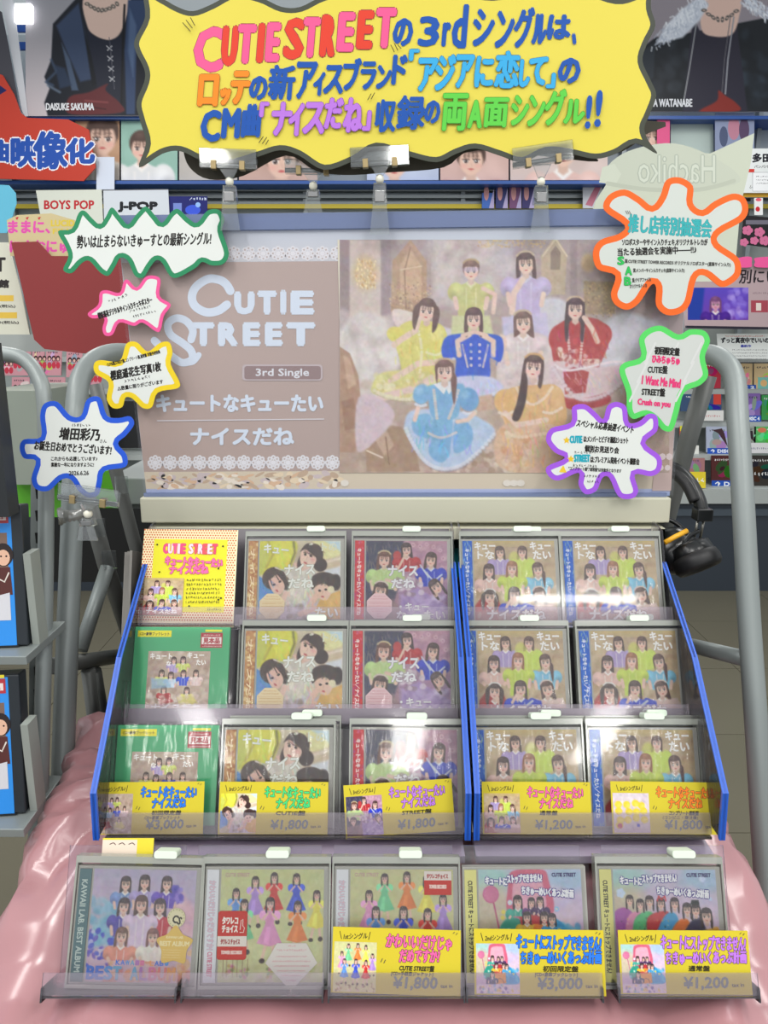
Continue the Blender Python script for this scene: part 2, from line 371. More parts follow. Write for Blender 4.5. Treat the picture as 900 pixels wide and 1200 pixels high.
# ------------------------------------------------------------------ flat artwork -> one mesh (grid + vector layers + lettering), facing -Y
_T = {}
def glyphs(s):
    if s in _T: return _T[s]
    cu = bpy.data.curves.new('lettering', 'FONT'); cu.body = s; cu.resolution_u = 2
    o = bpy.data.objects.new('lettering', cu); m = o.to_mesh(); n = len(m.vertices)
    v = np.zeros(n * 3); m.vertices.foreach_get('co', v); v = v.reshape(-1, 3)[:, :2]
    m.calc_loop_triangles(); t = np.zeros(len(m.loop_triangles) * 3, int); m.loop_triangles.foreach_get('vertices', t); t = t.reshape(-1, 3)
    o.to_mesh_clear(); bpy.data.objects.remove(o); bpy.data.curves.remove(cu)
    if n: v = v - v.min(0)
    _T[s] = (v, t, v.max(0) if n else np.ones(2)); return _T[s]
DZ = 2e-5
class Art:
    def __init__(s, mp=None, face=0.0):
        s.V = []; s.Cc = []; s.T = []; s.n = 0; s.z = 1; s.fix = None; s.cnt = 0; s.mp = mp or (lambda u, v: (u, v)); s.face = face
        s.edge = []                                                   # solid backing (already in local coordinates)
    def map(s, p):
        return [s.mp(float(a), float(b)) for a, b in p]
    def add(s, p, tris, col, dz=None, mapped=False):
        p = np.array(p if mapped else s.map(p), float); k = len(p)
        V = np.empty((k, 3)); V[:, 0] = p[:, 0]; V[:, 2] = p[:, 1]; V[:, 1] = s.face - (s.z if dz is None else dz) * DZ
        c = np.ones((k, 4)); col = np.array(col, float)
        x = np.clip(col / 255.0, 0, 1); l = np.where(x <= .04045, x / 12.92, ((x + .055) / 1.055) ** 2.4); c[:, :3] = l
        s.V.append(V); s.Cc.append(c); s.T.append(np.array(tris, int).reshape(-1, 3) + s.n); s.n += k
    def up(s):
        if s.fix is None: s.z += 1
        else: s.cnt += 1; s.z = s.fix + (s.cnt % 9) * .3
        return s
    def level(s, k=None):                 # many marks that do not matter for each other share one level
        if k is None: s.z = s.fix + 4; s.fix = None
        else: s.fix = (s.base0 if k else s.z) + 3 * k + 1; s.base0 = s.base0 if k else s.z
        return s
    def poly(s, pts, col, sm=False):
        if sm: pts = smooth(pts)
        q = s.map(pts)
        t = geometry.tessellate_polygon([[Vector((a, b, 0)) for a, b in q]])
        s.up(); s.add(q, t, col, mapped=True); return s
    def rect(s, x0, y0, x1, y1, col): return s.poly([(x0, y0), (x1, y0), (x1, y1), (x0, y1)], col)
    def grad(s, x0, y0, x1, y1, c0, c1):
        s.up(); s.add([(x0, y0), (x1, y0), (x1, y1), (x0, y1)], [(0, 1, 2), (0, 2, 3)], [c0, c0, c1, c1]); return s
    def ell(s, cx, cy, rx, ry, col, n=20, rot=0):
        c, q = math.cos(math.radians(rot)), math.sin(math.radians(rot))
        return s.poly([(cx + rx * math.cos(2 * PI * i / n) * c - ry * math.sin(2 * PI * i / n) * q, cy + rx * math.cos(2 * PI * i / n) * q + ry * math.sin(2 * PI * i / n) * c) for i in range(n)], col)
    def line(s, pts, w, col, sm=False, caps=True, new=True, dz=None):
        if sm: pts = smooth(pts, False)
        if new: s.up()
        n = len(pts); L = []; R = []
        for i in range(n):
            a, b = pts[max(0, i - 1)], pts[min(n - 1, i + 1)]
            dx, dy = b[0] - a[0], b[1] - a[1]; l = math.hypot(dx, dy) or 1; nx, ny = -dy / l * w / 2, dx / l * w / 2
            L.append((pts[i][0] + nx, pts[i][1] + ny)); R.append((pts[i][0] - nx, pts[i][1] - ny))
        t = []
        for i in range(n - 1): t += [(i, i + 1, n + i + 1), (i, n + i + 1, n + i)]
        s.add(L + R, t, col, dz)
        if caps:
            for q in (pts[0], pts[-1]) if len(pts) > 2 and sm else pts:
                p = [(q[0] + w / 2 * math.cos(2 * PI * i / 10), q[1] + w / 2 * math.sin(2 * PI * i / 10)) for i in range(10)]
                s.add(p, [(0, i, i + 1) for i in range(1, 9)], col, s.z + .3 + (.2 if q is pts[0] else 0))
        return s
    def text(s, t, x, y, w, h, col, bold=0.0, out=None, ow=0.0, rot=0.0, slant=0.0, skew=0.0, vert=False, ref=None):
        """lettering fitted to width w and cap height h, lower-left corner at (x, y) in canvas units (y down); rot in degrees, anticlockwise"""
        if vert:                                              # stacked downwards
            n = len(t); hh = h / n
            for i, ch in enumerate(t):
                if ch.strip(): s.text(ch, x, y + hh * (i + 1) - hh * .08, w, hh * .84, col, bold, out, ow)
            return s
        v, tr, mx = glyphs(t)
        if not len(v): return s
        kx, ky = w / mx[0], h / (ref or mx[1]); c, q = math.cos(math.radians(rot)), math.sin(math.radians(rot))
        X = v[:, 0] * kx + v[:, 1] * ky * slant; Y = v[:, 1] * ky + v[:, 0] * kx * skew
        def lay(r, col, k):
            s.up()
            offs = [(0, 0)] + [(r * math.cos(2 * PI * i / k), r * math.sin(2 * PI * i / k)) for i in range(k)] if r > 0 else [(0, 0)]
            for ox, oy in offs:
                a, b = X + ox, Y + oy
                pts = np.stack([x + a * c - b * q * 1.0, y - (a * q + b * c)], 1)
                s.add(pts, tr, col, s.z + .2 * offs.index((ox, oy)))
            s.z += 1 if s.fix is None else 0
        if out is not None: lay(bold + ow, out, 8)
        lay(bold, col, 6 if bold else 0)
        return s
    def scrib(s, x, y, w, h, col, seed=1, th=None, rot=0.0):
        """a line of hand-writing too small to read in the photograph: little pen strokes"""
        g = random.Random(seed); th = th or h * .12; s.up(); X = x
        ca, sa = math.cos(math.radians(rot)), math.sin(math.radians(rot))
        def R(a, b): dx, dy = a - x, b - y; return (x + dx * ca + dy * sa, y - dx * sa + dy * ca)
        while X < x + w:
            cw = h * g.uniform(.5, .9)
            for _ in range(g.choice((2, 3, 4))):
                if g.random() < .5: p = [(X + g.uniform(0, .3) * cw, y - h * g.uniform(.1, .9)), (X + cw * g.uniform(.6, .9), y - h * g.uniform(.1, .9))]
                else: p = [(X + cw * g.uniform(.1, .8), y - h * g.uniform(.6, 1)), (X + cw * g.uniform(.1, .8), y - h * g.uniform(0, .35))]
                s.cnt += 1; s.line([R(*q) for q in p], th, col, caps=False, new=False, dz=s.z + .15 * (s.cnt % 6))
            X += cw + h * .12
        s.z += 1 if s.fix is None else 0; return s
    def grid(s, cv, x0=None, y0=None, x1=None, y1=None, res=1):
        """lay a painted canvas into a box of this artwork"""
        a = cv.a[::res, ::res]; ny, nx = a.shape[:2]
        x0 = cv.x0 if x0 is None else x0; y0 = cv.y0 if y0 is None else y0; x1 = cv.x1 if x1 is None else x1; y1 = cv.y1 if y1 is None else y1
        X, Y = np.meshgrid(np.linspace(x0, x1, nx), np.linspace(y0, y1, ny))
        # bilinear through mapped corners would lose perspective, so map every vertex
        p = [s.mp(float(u), float(v)) for u, v in zip(X.ravel(), Y.ravel())]
        i = np.arange(nx * ny).reshape(ny, nx); A, B, D, E = i[:-1, :-1].ravel(), i[:-1, 1:].ravel(), i[1:, 1:].ravel(), i[1:, :-1].ravel()
        t = np.concatenate([np.stack([A, B, D], 1), np.stack([A, D, E], 1)])
        s.up(); s.add(p, t, a.reshape(-1, 3), mapped=True); return s
    def slab(s, pts, col, t=0.0008, sm=False, mapped=False):
        """the sheet itself: outline with thickness"""
        if sm: pts = smooth(pts)
        q = pts if mapped else s.map(pts)
        n = len(q); tes = geometry.tessellate_polygon([[Vector((a, b, 0)) for a, b in q]])
        s.add(q, tes, col, 0, True)
        z = s.z; back = -t / DZ
        s.add(q, tes, (222, 222, 218), back, True)
        base = s.n; s.add(q, np.zeros((0, 3), int), col, 0, True); s.add(q, np.zeros((0, 3), int), col, back, True)
        tt = []
        for i in range(n):
            j = (i + 1) % n; tt += [(i, j, n + j), (i, n + j, n + i)]
        s.T.append(np.array(tt, int) + base)
        return s
    def mesh(s, name='print'):
        V = np.concatenate(s.V); Cc = np.concatenate(s.Cc); T = np.concatenate([t for t in s.T if len(t)])
        # orient every triangle towards -Y
        a, b, c = V[T[:, 0]], V[T[:, 1]], V[T[:, 2]]
        nr = np.cross(b - a, c - a); ok = np.linalg.norm(nr, axis=1) > 1e-13; T = T[ok]; nr = nr[ok]
        fl = nr[:, 1] > 0; T[fl] = T[fl][:, [0, 2, 1]]
        me = bpy.data.meshes.new(name); me.vertices.add(len(V)); me.vertices.foreach_set('co', V.ravel())
        me.loops.add(len(T) * 3); me.loops.foreach_set('vertex_index', T.ravel().astype(np.int32))
        me.polygons.add(len(T)); me.polygons.foreach_set('loop_start', np.arange(0, len(T) * 3, 3, dtype=np.int32))
        at = me.color_attributes.new('Col', 'FLOAT_COLOR', 'POINT'); at.data.foreach_set('color', Cc.ravel())
        me.update(calc_edges=True); return me
# ------------------------------------------------------------------ printed covers (120 x 120 units, y down)
WT = (250, 250, 250)
def lace(c, pts, col, r=3, al=.7):
    for x, y in pts: c.ell(x, y, r, r, col, 0, 1.5, al)
def cover_trio():
    c = Cv(0, 0, 120, 120, .85, (205, 190, 160))
    c.blots(3, 90, (0, 0, 120, 120), [(225, 215, 190), (190, 172, 140), (235, 228, 205)], (4, 11), .4, 6)
    c.poly([(0, 0), (52, 0), (50, 30), (40, 42), (20, 48), (0, 46)], (222, 220, 60), 4, sm=True)
    c.poly([(22, 0), (50, 4), (46, 36), (26, 34)], (236, 234, 84), 5, .8, sm=True)
    c.poly([(0, 12), (14, 20), (8, 42), (0, 50)], (196, 204, 92), 4, .8, sm=True)
    c.line([(12, 0), (20, 20), (10, 40)], 3, (170, 150, 70), 3, .6); c.line([(50, 2), (52, 18), (46, 34)], 3, (90, 80, 60), 3, .7)
    c.poly([(78, 0), (120, 0), (120, 30), (96, 28)], (238, 234, 170), 4); c.poly([(96, 0), (120, 0), (120, 16)], (205, 228, 235), 4)
    c.poly([(84, 34), (120, 22), (120, 60), (92, 58)], (215, 196, 165), 5); c.line([(84, 36), (120, 26)], 4, (236, 222, 200), 3); c.poly([(96, 44), (120, 38), (120, 58), (100, 58)], (226, 230, 235), 4)
    c.poly([(40, 42), (80, 40), (82, 70), (70, 98), (44, 96), (36, 70)], (222, 214, 202), 4, sm=True)
    c.blots(8, 60, (42, 46, 78, 98), [(240, 236, 228), (204, 196, 186), (228, 218, 200)], (2, 6), .6, 3)
    c.poly([(36, 96), (88, 90), (120, 104), (120, 120), (30, 120)], (206, 190, 198), 4); c.blots(9, 40, (44, 96, 110, 120), [(230, 220, 226), (170, 150, 165), (160, 142, 128)], (2, 6), .6, 3)
    # centre girl
    c.poly([(50, 34), (60, 30), (72, 42), (60, 46)], (228, 190, 170), 2)
    c.ell(78, 22, 16, 18, (74, 52, 46), 20, 2); c.ell(90, 36, 10, 10, (64, 42, 38), 0, 2); c.ell(62, 30, 5, 12, (66, 44, 40), 20, 2)
    c.poly([(62, 16), (68, 10), (80, 18), (84, 30), (76, 40), (66, 40), (60, 30)], (240, 205, 186), 1.5, sm=True)
    c.poly([(60, 16), (70, 4), (84, 10), (88, 26), (80, 22), (68, 13)], (68, 46, 42), 2, sm=True)
    c.ell(76, 22.5, 2.2, 1.7, (50, 32, 32), 28, 1); c.ell(67.5, 20.5, 2.0, 1.7, (50, 32, 32), 28, 1); c.line([(73, 19), (79, 21)], .9, (60, 40, 38), .8); c.line([(65, 17.5), (70, 18.5)], .9, (60, 40, 38), .8); c.line([(71, 24), (69.5, 28)], 1, (214, 168, 150), 1); c.ell(68, 33, 2.8, 1.4, (196, 88, 88), 30, 1); c.ell(76, 5, 3, 1.6, (240, 232, 220), -10, 1)
    c.ell(79, 28, 3, 2, (238, 165, 155), 30, 3, .6)
    # left girl
    c.poly([(0, 52), (12, 60), (26, 84), (24, 96), (0, 100)], (86, 146, 212), 2); c.poly([(0, 84), (16, 80), (22, 96), (0, 108)], (120, 170, 225), 4, .8)
    c.ell(22, 56, 17, 17, (76, 54, 48), -20, 2); c.ell(38, 62, 8, 12, (64, 44, 42), -30, 2)
    c.poly([(14, 58), (22, 48), (34, 58), (38, 70), (30, 80), (20, 74)], (238, 196, 178), 1.5, sm=True)
    c.poly([(10, 60), (18, 42), (34, 44), (42, 62), (34, 58), (26, 50), (18, 56)], (70, 48, 44), 2, sm=True)
    c.ell(22.5, 65, 2.1, 1.6, (50, 32, 32), -30, 1); c.ell(31, 60.5, 2.1, 1.6, (50, 32, 32), -30, 1); c.line([(27, 64), (28.5, 69)], 1, (214, 166, 150), 1); c.line([(16, 56), (20, 66)], 1.6, (84, 60, 54), 1.2); c.line([(24, 50), (29, 58)], 1.6, (84, 60, 54), 1.2); c.ell(27, 74, 2.6, 1.4, (200, 96, 96), 40, 1); c.line([(24, 40), (36, 44)], 2.4, (226, 214, 200), 1.5)
    c.line([(40, 78), (34, 92), (30, 104)], 8, (236, 200, 184), 2)
    # right girl
    c.poly([(82, 104), (92, 84), (120, 74), (120, 118), (96, 116)], (224, 176, 96), 2); c.poly([(100, 84), (120, 78), (120, 100), (104, 104)], (234, 192, 116), 5, .8)
    c.ell(98, 60, 19, 13, (74, 54, 48), 10, 2); c.ell(113, 62, 8, 12, (58, 40, 40), 0, 2)
    c.poly([(84, 66), (98, 64), (106, 76), (100, 88), (90, 86), (82, 76)], (238, 198, 178), 1.5, sm=True)
    c.poly([(78, 72), (78, 54), (94, 48), (110, 58), (108, 72), (98, 64), (86, 66)], (68, 48, 44), 2, sm=True)
    c.ell(89.5, 74, 2.1, 1.6, (50, 32, 32), 8, 1); c.ell(98.5, 72.5, 2.1, 1.6, (50, 32, 32), 8, 1); c.line([(94, 75), (93.5, 79)], 1, (214, 166, 150), 1); c.line([(84, 66), (90, 60)], 1.4, (100, 74, 66), 1.2); c.line([(92, 66), (98, 58)], 1.4, (100, 74, 66), 1.2); c.ell(94, 83, 2.4, 1.3, (198, 92, 92), 10, 1); c.ell(106, 72, 5, 5, (240, 228, 190), 0, 2)
    c.line([(70, 106), (78, 92), (86, 80)], 8, (234, 192, 172), 2); c.line([(78, 92), (72, 78)], 3, (238, 200, 180), 1.5); c.line([(82, 90), (77, 76)], 3, (238, 200, 180), 1.5); c.line([(62, 108), (82, 100)], 8, (232, 190, 168), 2)
    folds(c, 50, (22, 4, 50, 38), (226, 224, 74), 26, 80, 10, 1.6, .4); folds(c, 51, (42, 46, 78, 98), (224, 216, 202), 50, 85, 12, 1.5, .45); folds(c, 52, (94, 84, 120, 112), (226, 180, 102), 24, 70, 12, 1.6, .4); folds(c, 53, (4, 58, 20, 92), (90, 150, 214), 16, 60, 10, 1.5, .4); folds(c, 54, (64, 4, 92, 20), (76, 54, 48), 22, 60, 7, 1, .4); folds(c, 55, (12, 42, 38, 52), (76, 54, 48), 20, 40, 7, 1, .4); folds(c, 56, (82, 48, 112, 62), (74, 54, 48), 24, 100, 7, 1, .4)
    return c
def trio_text(a):
    g = (246, 248, 240)
    a.text('キュー', 6, 17, 36, 13, g, .5, (190, 196, 120), .5, rot=-6); a.text('トの', 92, 15, 22, 12, (232, 236, 214), .4)
    a.text('ナイス', 38, 51, 44, 15, g, .7, (176, 168, 140), .6, rot=2); a.text('だね', 44, 70, 36, 14, g, .7, (176, 168, 140), .6)
    a.text('たい', 84, 113, 32, 14, g, .6, (176, 160, 130), .5)
def cover_purple():
    c = Cv(0, 0, 120, 120, .85, (164, 122, 140))
    c.vgrad(50, 0, 120, 120, (190, 140, 160), (150, 118, 160))
    c.poly([(0, 0), (56, 0), (52, 60), (30, 120), (0, 120)], (66, 62, 88), 4)
    g = random.Random(5)
    for i in range(90):
        x, y = g.uniform(0, 52), g.uniform(0, 66); c.line([(x, y), (x + g.uniform(-3, 5), y + g.uniform(5, 14))], 1.3, g.choice([(108, 104, 120), (46, 44, 96), (130, 122, 116), (60, 66, 130)]), 1.2, .75, sm=False)
    c.blots(4, 60, (56, 0, 120, 60), [(206, 160, 178), (170, 124, 146), (214, 176, 190)], (2, 6), .45, 3)
    for x, y in ((70, 6), (80, 8), (90, 5), (100, 9), (110, 14), (114, 26), (112, 40)): c.ell(x, y, 3, 3, (222, 186, 200), 0, 1.2, .7); c.ell(x, y, 1.5, 1.5, (180, 130, 152), 0, 1, .8)
    girl(c, 60, 13, 8.2, (186, 44, 52), (52, 34, 36), -5, 'long', arm=-1, blen=4, trim=(238, 210, 200)); c.ell(46, 22, 6, 7, (190, 60, 60), 0, 2)
    girl(c, 96, 28, 9.0, (36, 54, 190), (58, 38, 36), 8, 'half', blen=4.4, trim=(206, 210, 226)); c.line([(86, 44), (100, 60), (112, 50)], 2.4, (206, 212, 230), 1.4); c.line([(80, 36), (92, 54)], 2, (206, 212, 230), 1.4)
    girl(c, 27, 28, 10.5, (188, 214, 138), (88, 54, 44), 4, 'half', blen=4.2, trim=(236, 240, 214), band=(210, 190, 150))
    c.poly([(8, 62), (16, 44), (50, 44), (58, 60), (44, 70), (14, 68)], (190, 214, 142), 3, .75, sm=True); c.line([(30, 58), (50, 64)], 5, (232, 196, 176), 2)
    c.poly([(52, 80), (76, 70), (104, 86), (120, 96), (120, 120), (50, 120)], (170, 140, 196), 3); c.blots(6, 60, (56, 82, 118, 118), [(196, 172, 214), (140, 112, 172), (214, 196, 226)], (2, 7), .6, 3)
    c.blots(7, 34, (46, 56, 82, 80), [(210, 190, 205), (150, 122, 140), (226, 214, 220)], (2, 5), .7, 2)
    girl(c, 103, 68, 9.5, (176, 150, 200), (56, 38, 40), -35, 'half', blen=0)
    girl(c, 22, 74, 11, (186, 150, 160), (60, 40, 38), 8, 'long', blen=0, band=(224, 206, 196)); c.poly([(0, 90), (40, 86), (52, 104), (50, 120), (0, 120)], (150, 116, 120), 4, .85)
    return c
def purple_text(a):
    g = (240, 238, 242)
    a.text('ナイス', 33, 52, 43, 15, g, .7, (150, 130, 150), .6); a.text('だね', 38, 70, 34, 13, g, .7, (150, 130, 150), .6)
    a.text('・キュー', 50, 103, 42, 11, g, .6, (140, 110, 150), .5); a.text('な', 46, 116, 13, 12, g, .6, (140, 110, 150), .5); a.text('たい', 86, 116, 30, 13, g, .6, (140, 110, 150), .5)
def cover_eight(c=None):
    c = Cv(0, 0, 120, 120, .85, (196, 172, 138))
    c.blots(11, 120, (0, 0, 120, 120), [(214, 190, 150), (176, 148, 116), (222, 206, 172), (166, 130, 98)], (3, 10), .45, 5)
    c.vgrad(0, 0, 120, 7, (206, 180, 110), (200, 176, 128), .8); c.rect(0, 98, 120, 120, (196, 164, 148), 6, .8)
    H = (58, 38, 36)
    girl(c, 39, 17, 7.4, (178, 156, 206), H, -4, 'half', blen=4.5); girl(c, 72, 17, 7.4, (204, 222, 92), (70, 44, 38), 4, 'half', blen=5, trim=(232, 238, 160)); c.ell(60, 28, 8, 12, (214, 224, 100), 0, 3, .7); c.ell(83, 40, 8, 14, (206, 226, 92), 0, 3)
    girl(c, 22, 45, 8.6, (226, 186, 176), H, 2, 'long', blen=3.4); girl(c, 94, 43, 8.6, (130, 196, 226), (72, 46, 40), -6, 'side', blen=4.4)
    girl(c, 56, 41, 8.6, (198, 216, 84), (128, 82, 56), 3, 'half', blen=5.6, trim=(230, 236, 140))
    c.poly([(0, 96), (10, 84), (34, 88), (44, 110), (40, 120), (0, 120)], (178, 50, 48), 3)
    girl(c, 22, 83, 9.4, (184, 46, 46), H, 4, 'twin', blen=2.6, band=(236, 232, 230), arm=1)
    girl(c, 95, 80, 9.6, (232, 200, 192), (70, 44, 42), -10, 'long', blen=3.6, band=(226, 208, 200)); c.poly([(86, 110), (92, 96), (116, 92), (120, 110)], (232, 204, 196), 3)
    girl(c, 58, 80, 9.2, (44, 66, 206), H, 0, 'half', blen=3, arm=-1); c.poly([(36, 106), (40, 94), (52, 96), (58, 106)], (52, 76, 214), 2); c.poly([(64, 106), (72, 92), (86, 96), (88, 108)], (44, 64, 204), 2); c.line([(46, 98), (52, 88)], 4, (240, 206, 190), 1.5); c.line([(74, 96), (66, 102)], 3, (206, 210, 226), 1.5)
    c.rect(0, 103, 120, 120, (188, 152, 140), 5, .7)
    return c
def eight_text(a):
    g = (250, 248, 244); s = (196, 170, 140)
    a.text('キュー', 2, 13, 30, 11, g, .6, s, .6); a.text('トな', 6, 27, 24, 12, g, .6, s, .6); a.text('キュー', 84, 13, 30, 11, g, .6, s, .6); a.text('たい', 88, 27, 26, 12, g, .6, s, .6)
    a.text('ナイスだね', 18, 116, 84, 14, g, .7, (160, 130, 120), .7)
def cover_palace():                                    # the group on the palace steps, as on the green slip cover
    c = Cv(0, 0, 120, 120, 1.0, (190, 168, 150))
    c.blots(21, 110, (0, 0, 120, 120), [(210, 194, 176), (160, 132, 118), (222, 210, 198), (176, 150, 140)], (3, 9), .5, 4)
    H = (54, 36, 34)
    for x, y, d in ((50, 18, (178, 156, 206)), (68, 17, (206, 214, 110)), (28, 44, (226, 222, 120)), (46, 48, (196, 214, 232)), (70, 44, (50, 80, 210)), (94, 44, (226, 200, 196)), (34, 76, (184, 52, 54)), (78, 78, (222, 214, 112))):
        girl(c, x, y, 5.4, d, H, 0, 'half', blen=4.6)
    c.poly([(20, 90), (40, 84), (54, 100), (30, 108)], (176, 50, 52), 3); c.poly([(60, 92), (90, 86), (100, 104), (66, 110)], (216, 204, 120), 3); c.poly([(8, 54), (40, 56), (48, 72), (10, 76)], (150, 186, 214), 4, .8)
    c.blots(22, 60, (0, 86, 120, 120), [(214, 190, 180), (150, 116, 100), (232, 216, 206)], (2, 6), .5, 3)
    return c
def palace_text(a, x0=0, y0=0, k=1.0):
    g = (248, 246, 242)
    a.text('キュート', x0 + 4 * k, y0 + 15 * k, 42 * k, 11 * k, g, .3); a.text('な', x0 + 36 * k, y0 + 28 * k, 9 * k, 9 * k, g, .3); a.text('キュー', x0 + 76 * k, y0 + 13 * k, 32 * k, 11 * k, g, .3); a.text('たい', x0 + 94 * k, y0 + 26 * k, 18 * k, 10 * k, g, .3)
    a.text('ナイスだね', x0 + 12 * k, y0 + 114 * k, 96 * k, 15 * k, g, .4, (176, 140, 130), .4)
def cover_best():
    c = Cv(0, 0, 120, 120, .85, (196, 176, 206))
    c.vgrad(0, 0, 120, 120, (186, 176, 204), (218, 184, 200))
    c.blots(31, 40, (0, 30, 34, 80), [(110, 190, 216), (150, 206, 226), (90, 170, 206)], (3, 8), .55, 3)
    c.blots(32, 46, (0, 66, 30, 104), [(60, 78, 206), (96, 70, 190), (210, 206, 236)], (1.5, 4), .8, 1.2)
    c.blots(33, 60, (20, 86, 120, 120), [(232, 150, 110), (240, 190, 120), (226, 120, 100), (238, 200, 190)], (2, 6), .6, 2); c.blots(34, 30, (90, 30, 118, 80), [(230, 170, 190), (236, 196, 206)], (4, 9), .4, 5)
    H = (50, 34, 40)
    for x, y, d in ((38, 16, (120, 150, 206)), (60, 14, (176, 160, 214)), (86, 15, (110, 80, 190))): girl(c, x, y, 6.6, d, H, 0, 'long', blen=4)
    c.blots(35, 22, (92, 18, 106, 34), [(90, 74, 190), (150, 130, 220)], (1.5, 4), .8, 1.5)
    girl(c, 38, 40, 7.2, (86, 74, 176), H, 4, 'half', blen=4.6); girl(c, 80, 40, 7.2, (200, 54, 70), H, -4, 'long', blen=4.6); girl(c, 58, 38, 8.0, (222, 200, 226), (70, 46, 44), 0, 'long', blen=5.6)
    girl(c, 38, 72, 7.6, (232, 150, 130), (90, 58, 50), 4, 'half', blen=3.4); girl(c, 74, 72, 7.2, (238, 226, 216), (104, 64, 60), 0, 'half', blen=3.6)
    return c
def best_text(a):
    cols = [(60, 120, 226), (90, 130, 230), (100, 160, 230), (120, 180, 220), (190, 130, 200), (230, 130, 170), (240, 140, 130), (244, 170, 100)]
    for i, ch in enumerate('KAWAII LAB.'): a.text(ch, 34 + i * 5.6, 102, 4.4, 5, cols[i % 8], .25) if ch != ' ' else None
    for i, ch in enumerate('BEST'): a.text(ch, 2 + i * 10, 117, 8.6, 13, cols[i], .9)
    for i, ch in enumerate('ALBUM'): a.text(ch, 52 + i * 10.5, 117, 8.6, 13, cols[3 + i], .7)
GOWNS = [(226, 150, 196), (120, 206, 150), (232, 130, 60), (236, 222, 90), (96, 150, 220), (60, 84, 206), (208, 52, 48), (176, 140, 214)]
def doll(c, x, y, s, col, hair=(46, 32, 34)):
    lt = tuple(min(255, v * 1.1 + 14) for v in col); sk = (236, 200, 178)
    c.line([(x - .5 * s, y + 6 * s), (x - 1.2 * s, y + 9 * s)], .55 * s, sk, 1); c.line([(x + .5 * s, y + 6 * s), (x + .9 * s, y + 8.8 * s)], .55 * s, sk, 1)
    c.ell(x - 1.2 * s, y + 9.2 * s, .5 * s, .4 * s, (60, 40, 40), 0, 1); c.ell(x + .9 * s, y + 9.0 * s, .5 * s, .5 * s, (60, 40, 40), 0, 1)
    c.poly([(x - .8 * s, y + 3.4 * s), (x + .8 * s, y + 3.4 * s), (x + 2.2 * s, y + 6.4 * s), (x, y + 6.9 * s), (x - 2.2 * s, y + 6.4 * s)], col, 1)
    c.poly([(x - .5 * s, y + 3.6 * s), (x + .2 * s, y + 3.6 * s), (x, y + 6.6 * s), (x - 1.0 * s, y + 6.4 * s)], lt, 1.5, .7)
    c.poly([(x - .9 * s, y + 1.2 * s), (x + .9 * s, y + 1.2 * s), (x + .7 * s, y + 3.8 * s), (x - .7 * s, y + 3.8 * s)], col, 1)
    for q in (-1, 1): c.ell(x + q * 1.15 * s, y + 1.9 * s, .75 * s, .8 * s, lt, 0, 1); c.line([(x + q * 1.3 * s, y + 2.6 * s), (x + q * .4 * s, y + 1.6 * s)], .35 * s, sk, 1)
    girl(c, x, y, s * .82, col, hair, 0, 'half', blen=0)
def cover_fruits():
    c = Cv(0, 0, 120, 120, .85, (206, 208, 150)); c.vgrad(0, 0, 120, 120, (204, 208, 148), (216, 216, 160)); c.blots(41, 30, (0, 100, 120, 120), [(226, 200, 190), (190, 190, 120)], (2, 5), .4, 3)
    for x, y, k in ((40, 13, 7), (88, 10, 5), (62, 9, 6)): doll(c, x, y, 5.3, GOWNS[(k) % 8])
    for x, y, k in ((18, 26, 4), (112, 28, 3)): doll(c, x, y, 5.2, GOWNS[k])
    for x, y, k in ((28, 38, 1), (90, 40, 2)): doll(c, x, y, 5.6, GOWNS[k])
    doll(c, 58, 37, 6.6, GOWNS[0])
    for x, y in ((14, 108), (30, 110), (58, 110), (72, 106), (94, 108)): c.blots(int(x), 8, (x - 4, y - 6, x + 5, y + 5), [(214, 130, 160), (190, 160, 80), (120, 150, 90)], (1.2, 2.6), .7, 1.2)
    for x in (6, 10, 17, 22, 28, 34): c.line([(x, 96), (x, 114)], .9, (150, 110, 90), .8, .7)
    return c
def cover_fruits_b():
    c = Cv(0, 0, 120, 120, .85, (206, 206, 152)); c.vgrad(0, 0, 120, 120, (206, 206, 150), (222, 214, 160))
    for x, y, k in ((40, 10, 1), (66, 8, 2), (89, 12, 3)): doll(c, x, y, 5.2, GOWNS[k])
    for x, y, k in ((22, 28, 0), (108, 32, 7)): doll(c, x, y, 5.2, GOWNS[k])
    for x, y, k in ((30, 46, 4), (90, 48, 6)): doll(c, x, y, 5.8, GOWNS[k])
    doll(c, 62, 46, 6.0, GOWNS[5]); c.blots(45, 50, (4, 96, 116, 118), [(214, 180, 160), (120, 90, 70), (230, 214, 190), (160, 120, 90)], (1.5, 4), .6, 1.5)
    return c
def fruits_text(a): a.text('CUTIE STREET', 5, 8, 28, 4, (196, 150, 150), .12)
def bg_second(c):
    c.vgrad(0, 0, 120, 120, (206, 196, 222), (214, 180, 206)); c.ell(12, 10, 30, 14, (156, 216, 200), 0, 10, .7); c.ell(104, 10, 26, 14, (150, 200, 226), 0, 10, .6); c.ell(14, 46, 26, 30, (206, 196, 150), 0, 14, .7)
    c.blots(51, 24, (70, 20, 120, 110), [(224, 196, 226), (196, 190, 232), (236, 206, 216)], (6, 14), .35, 8)
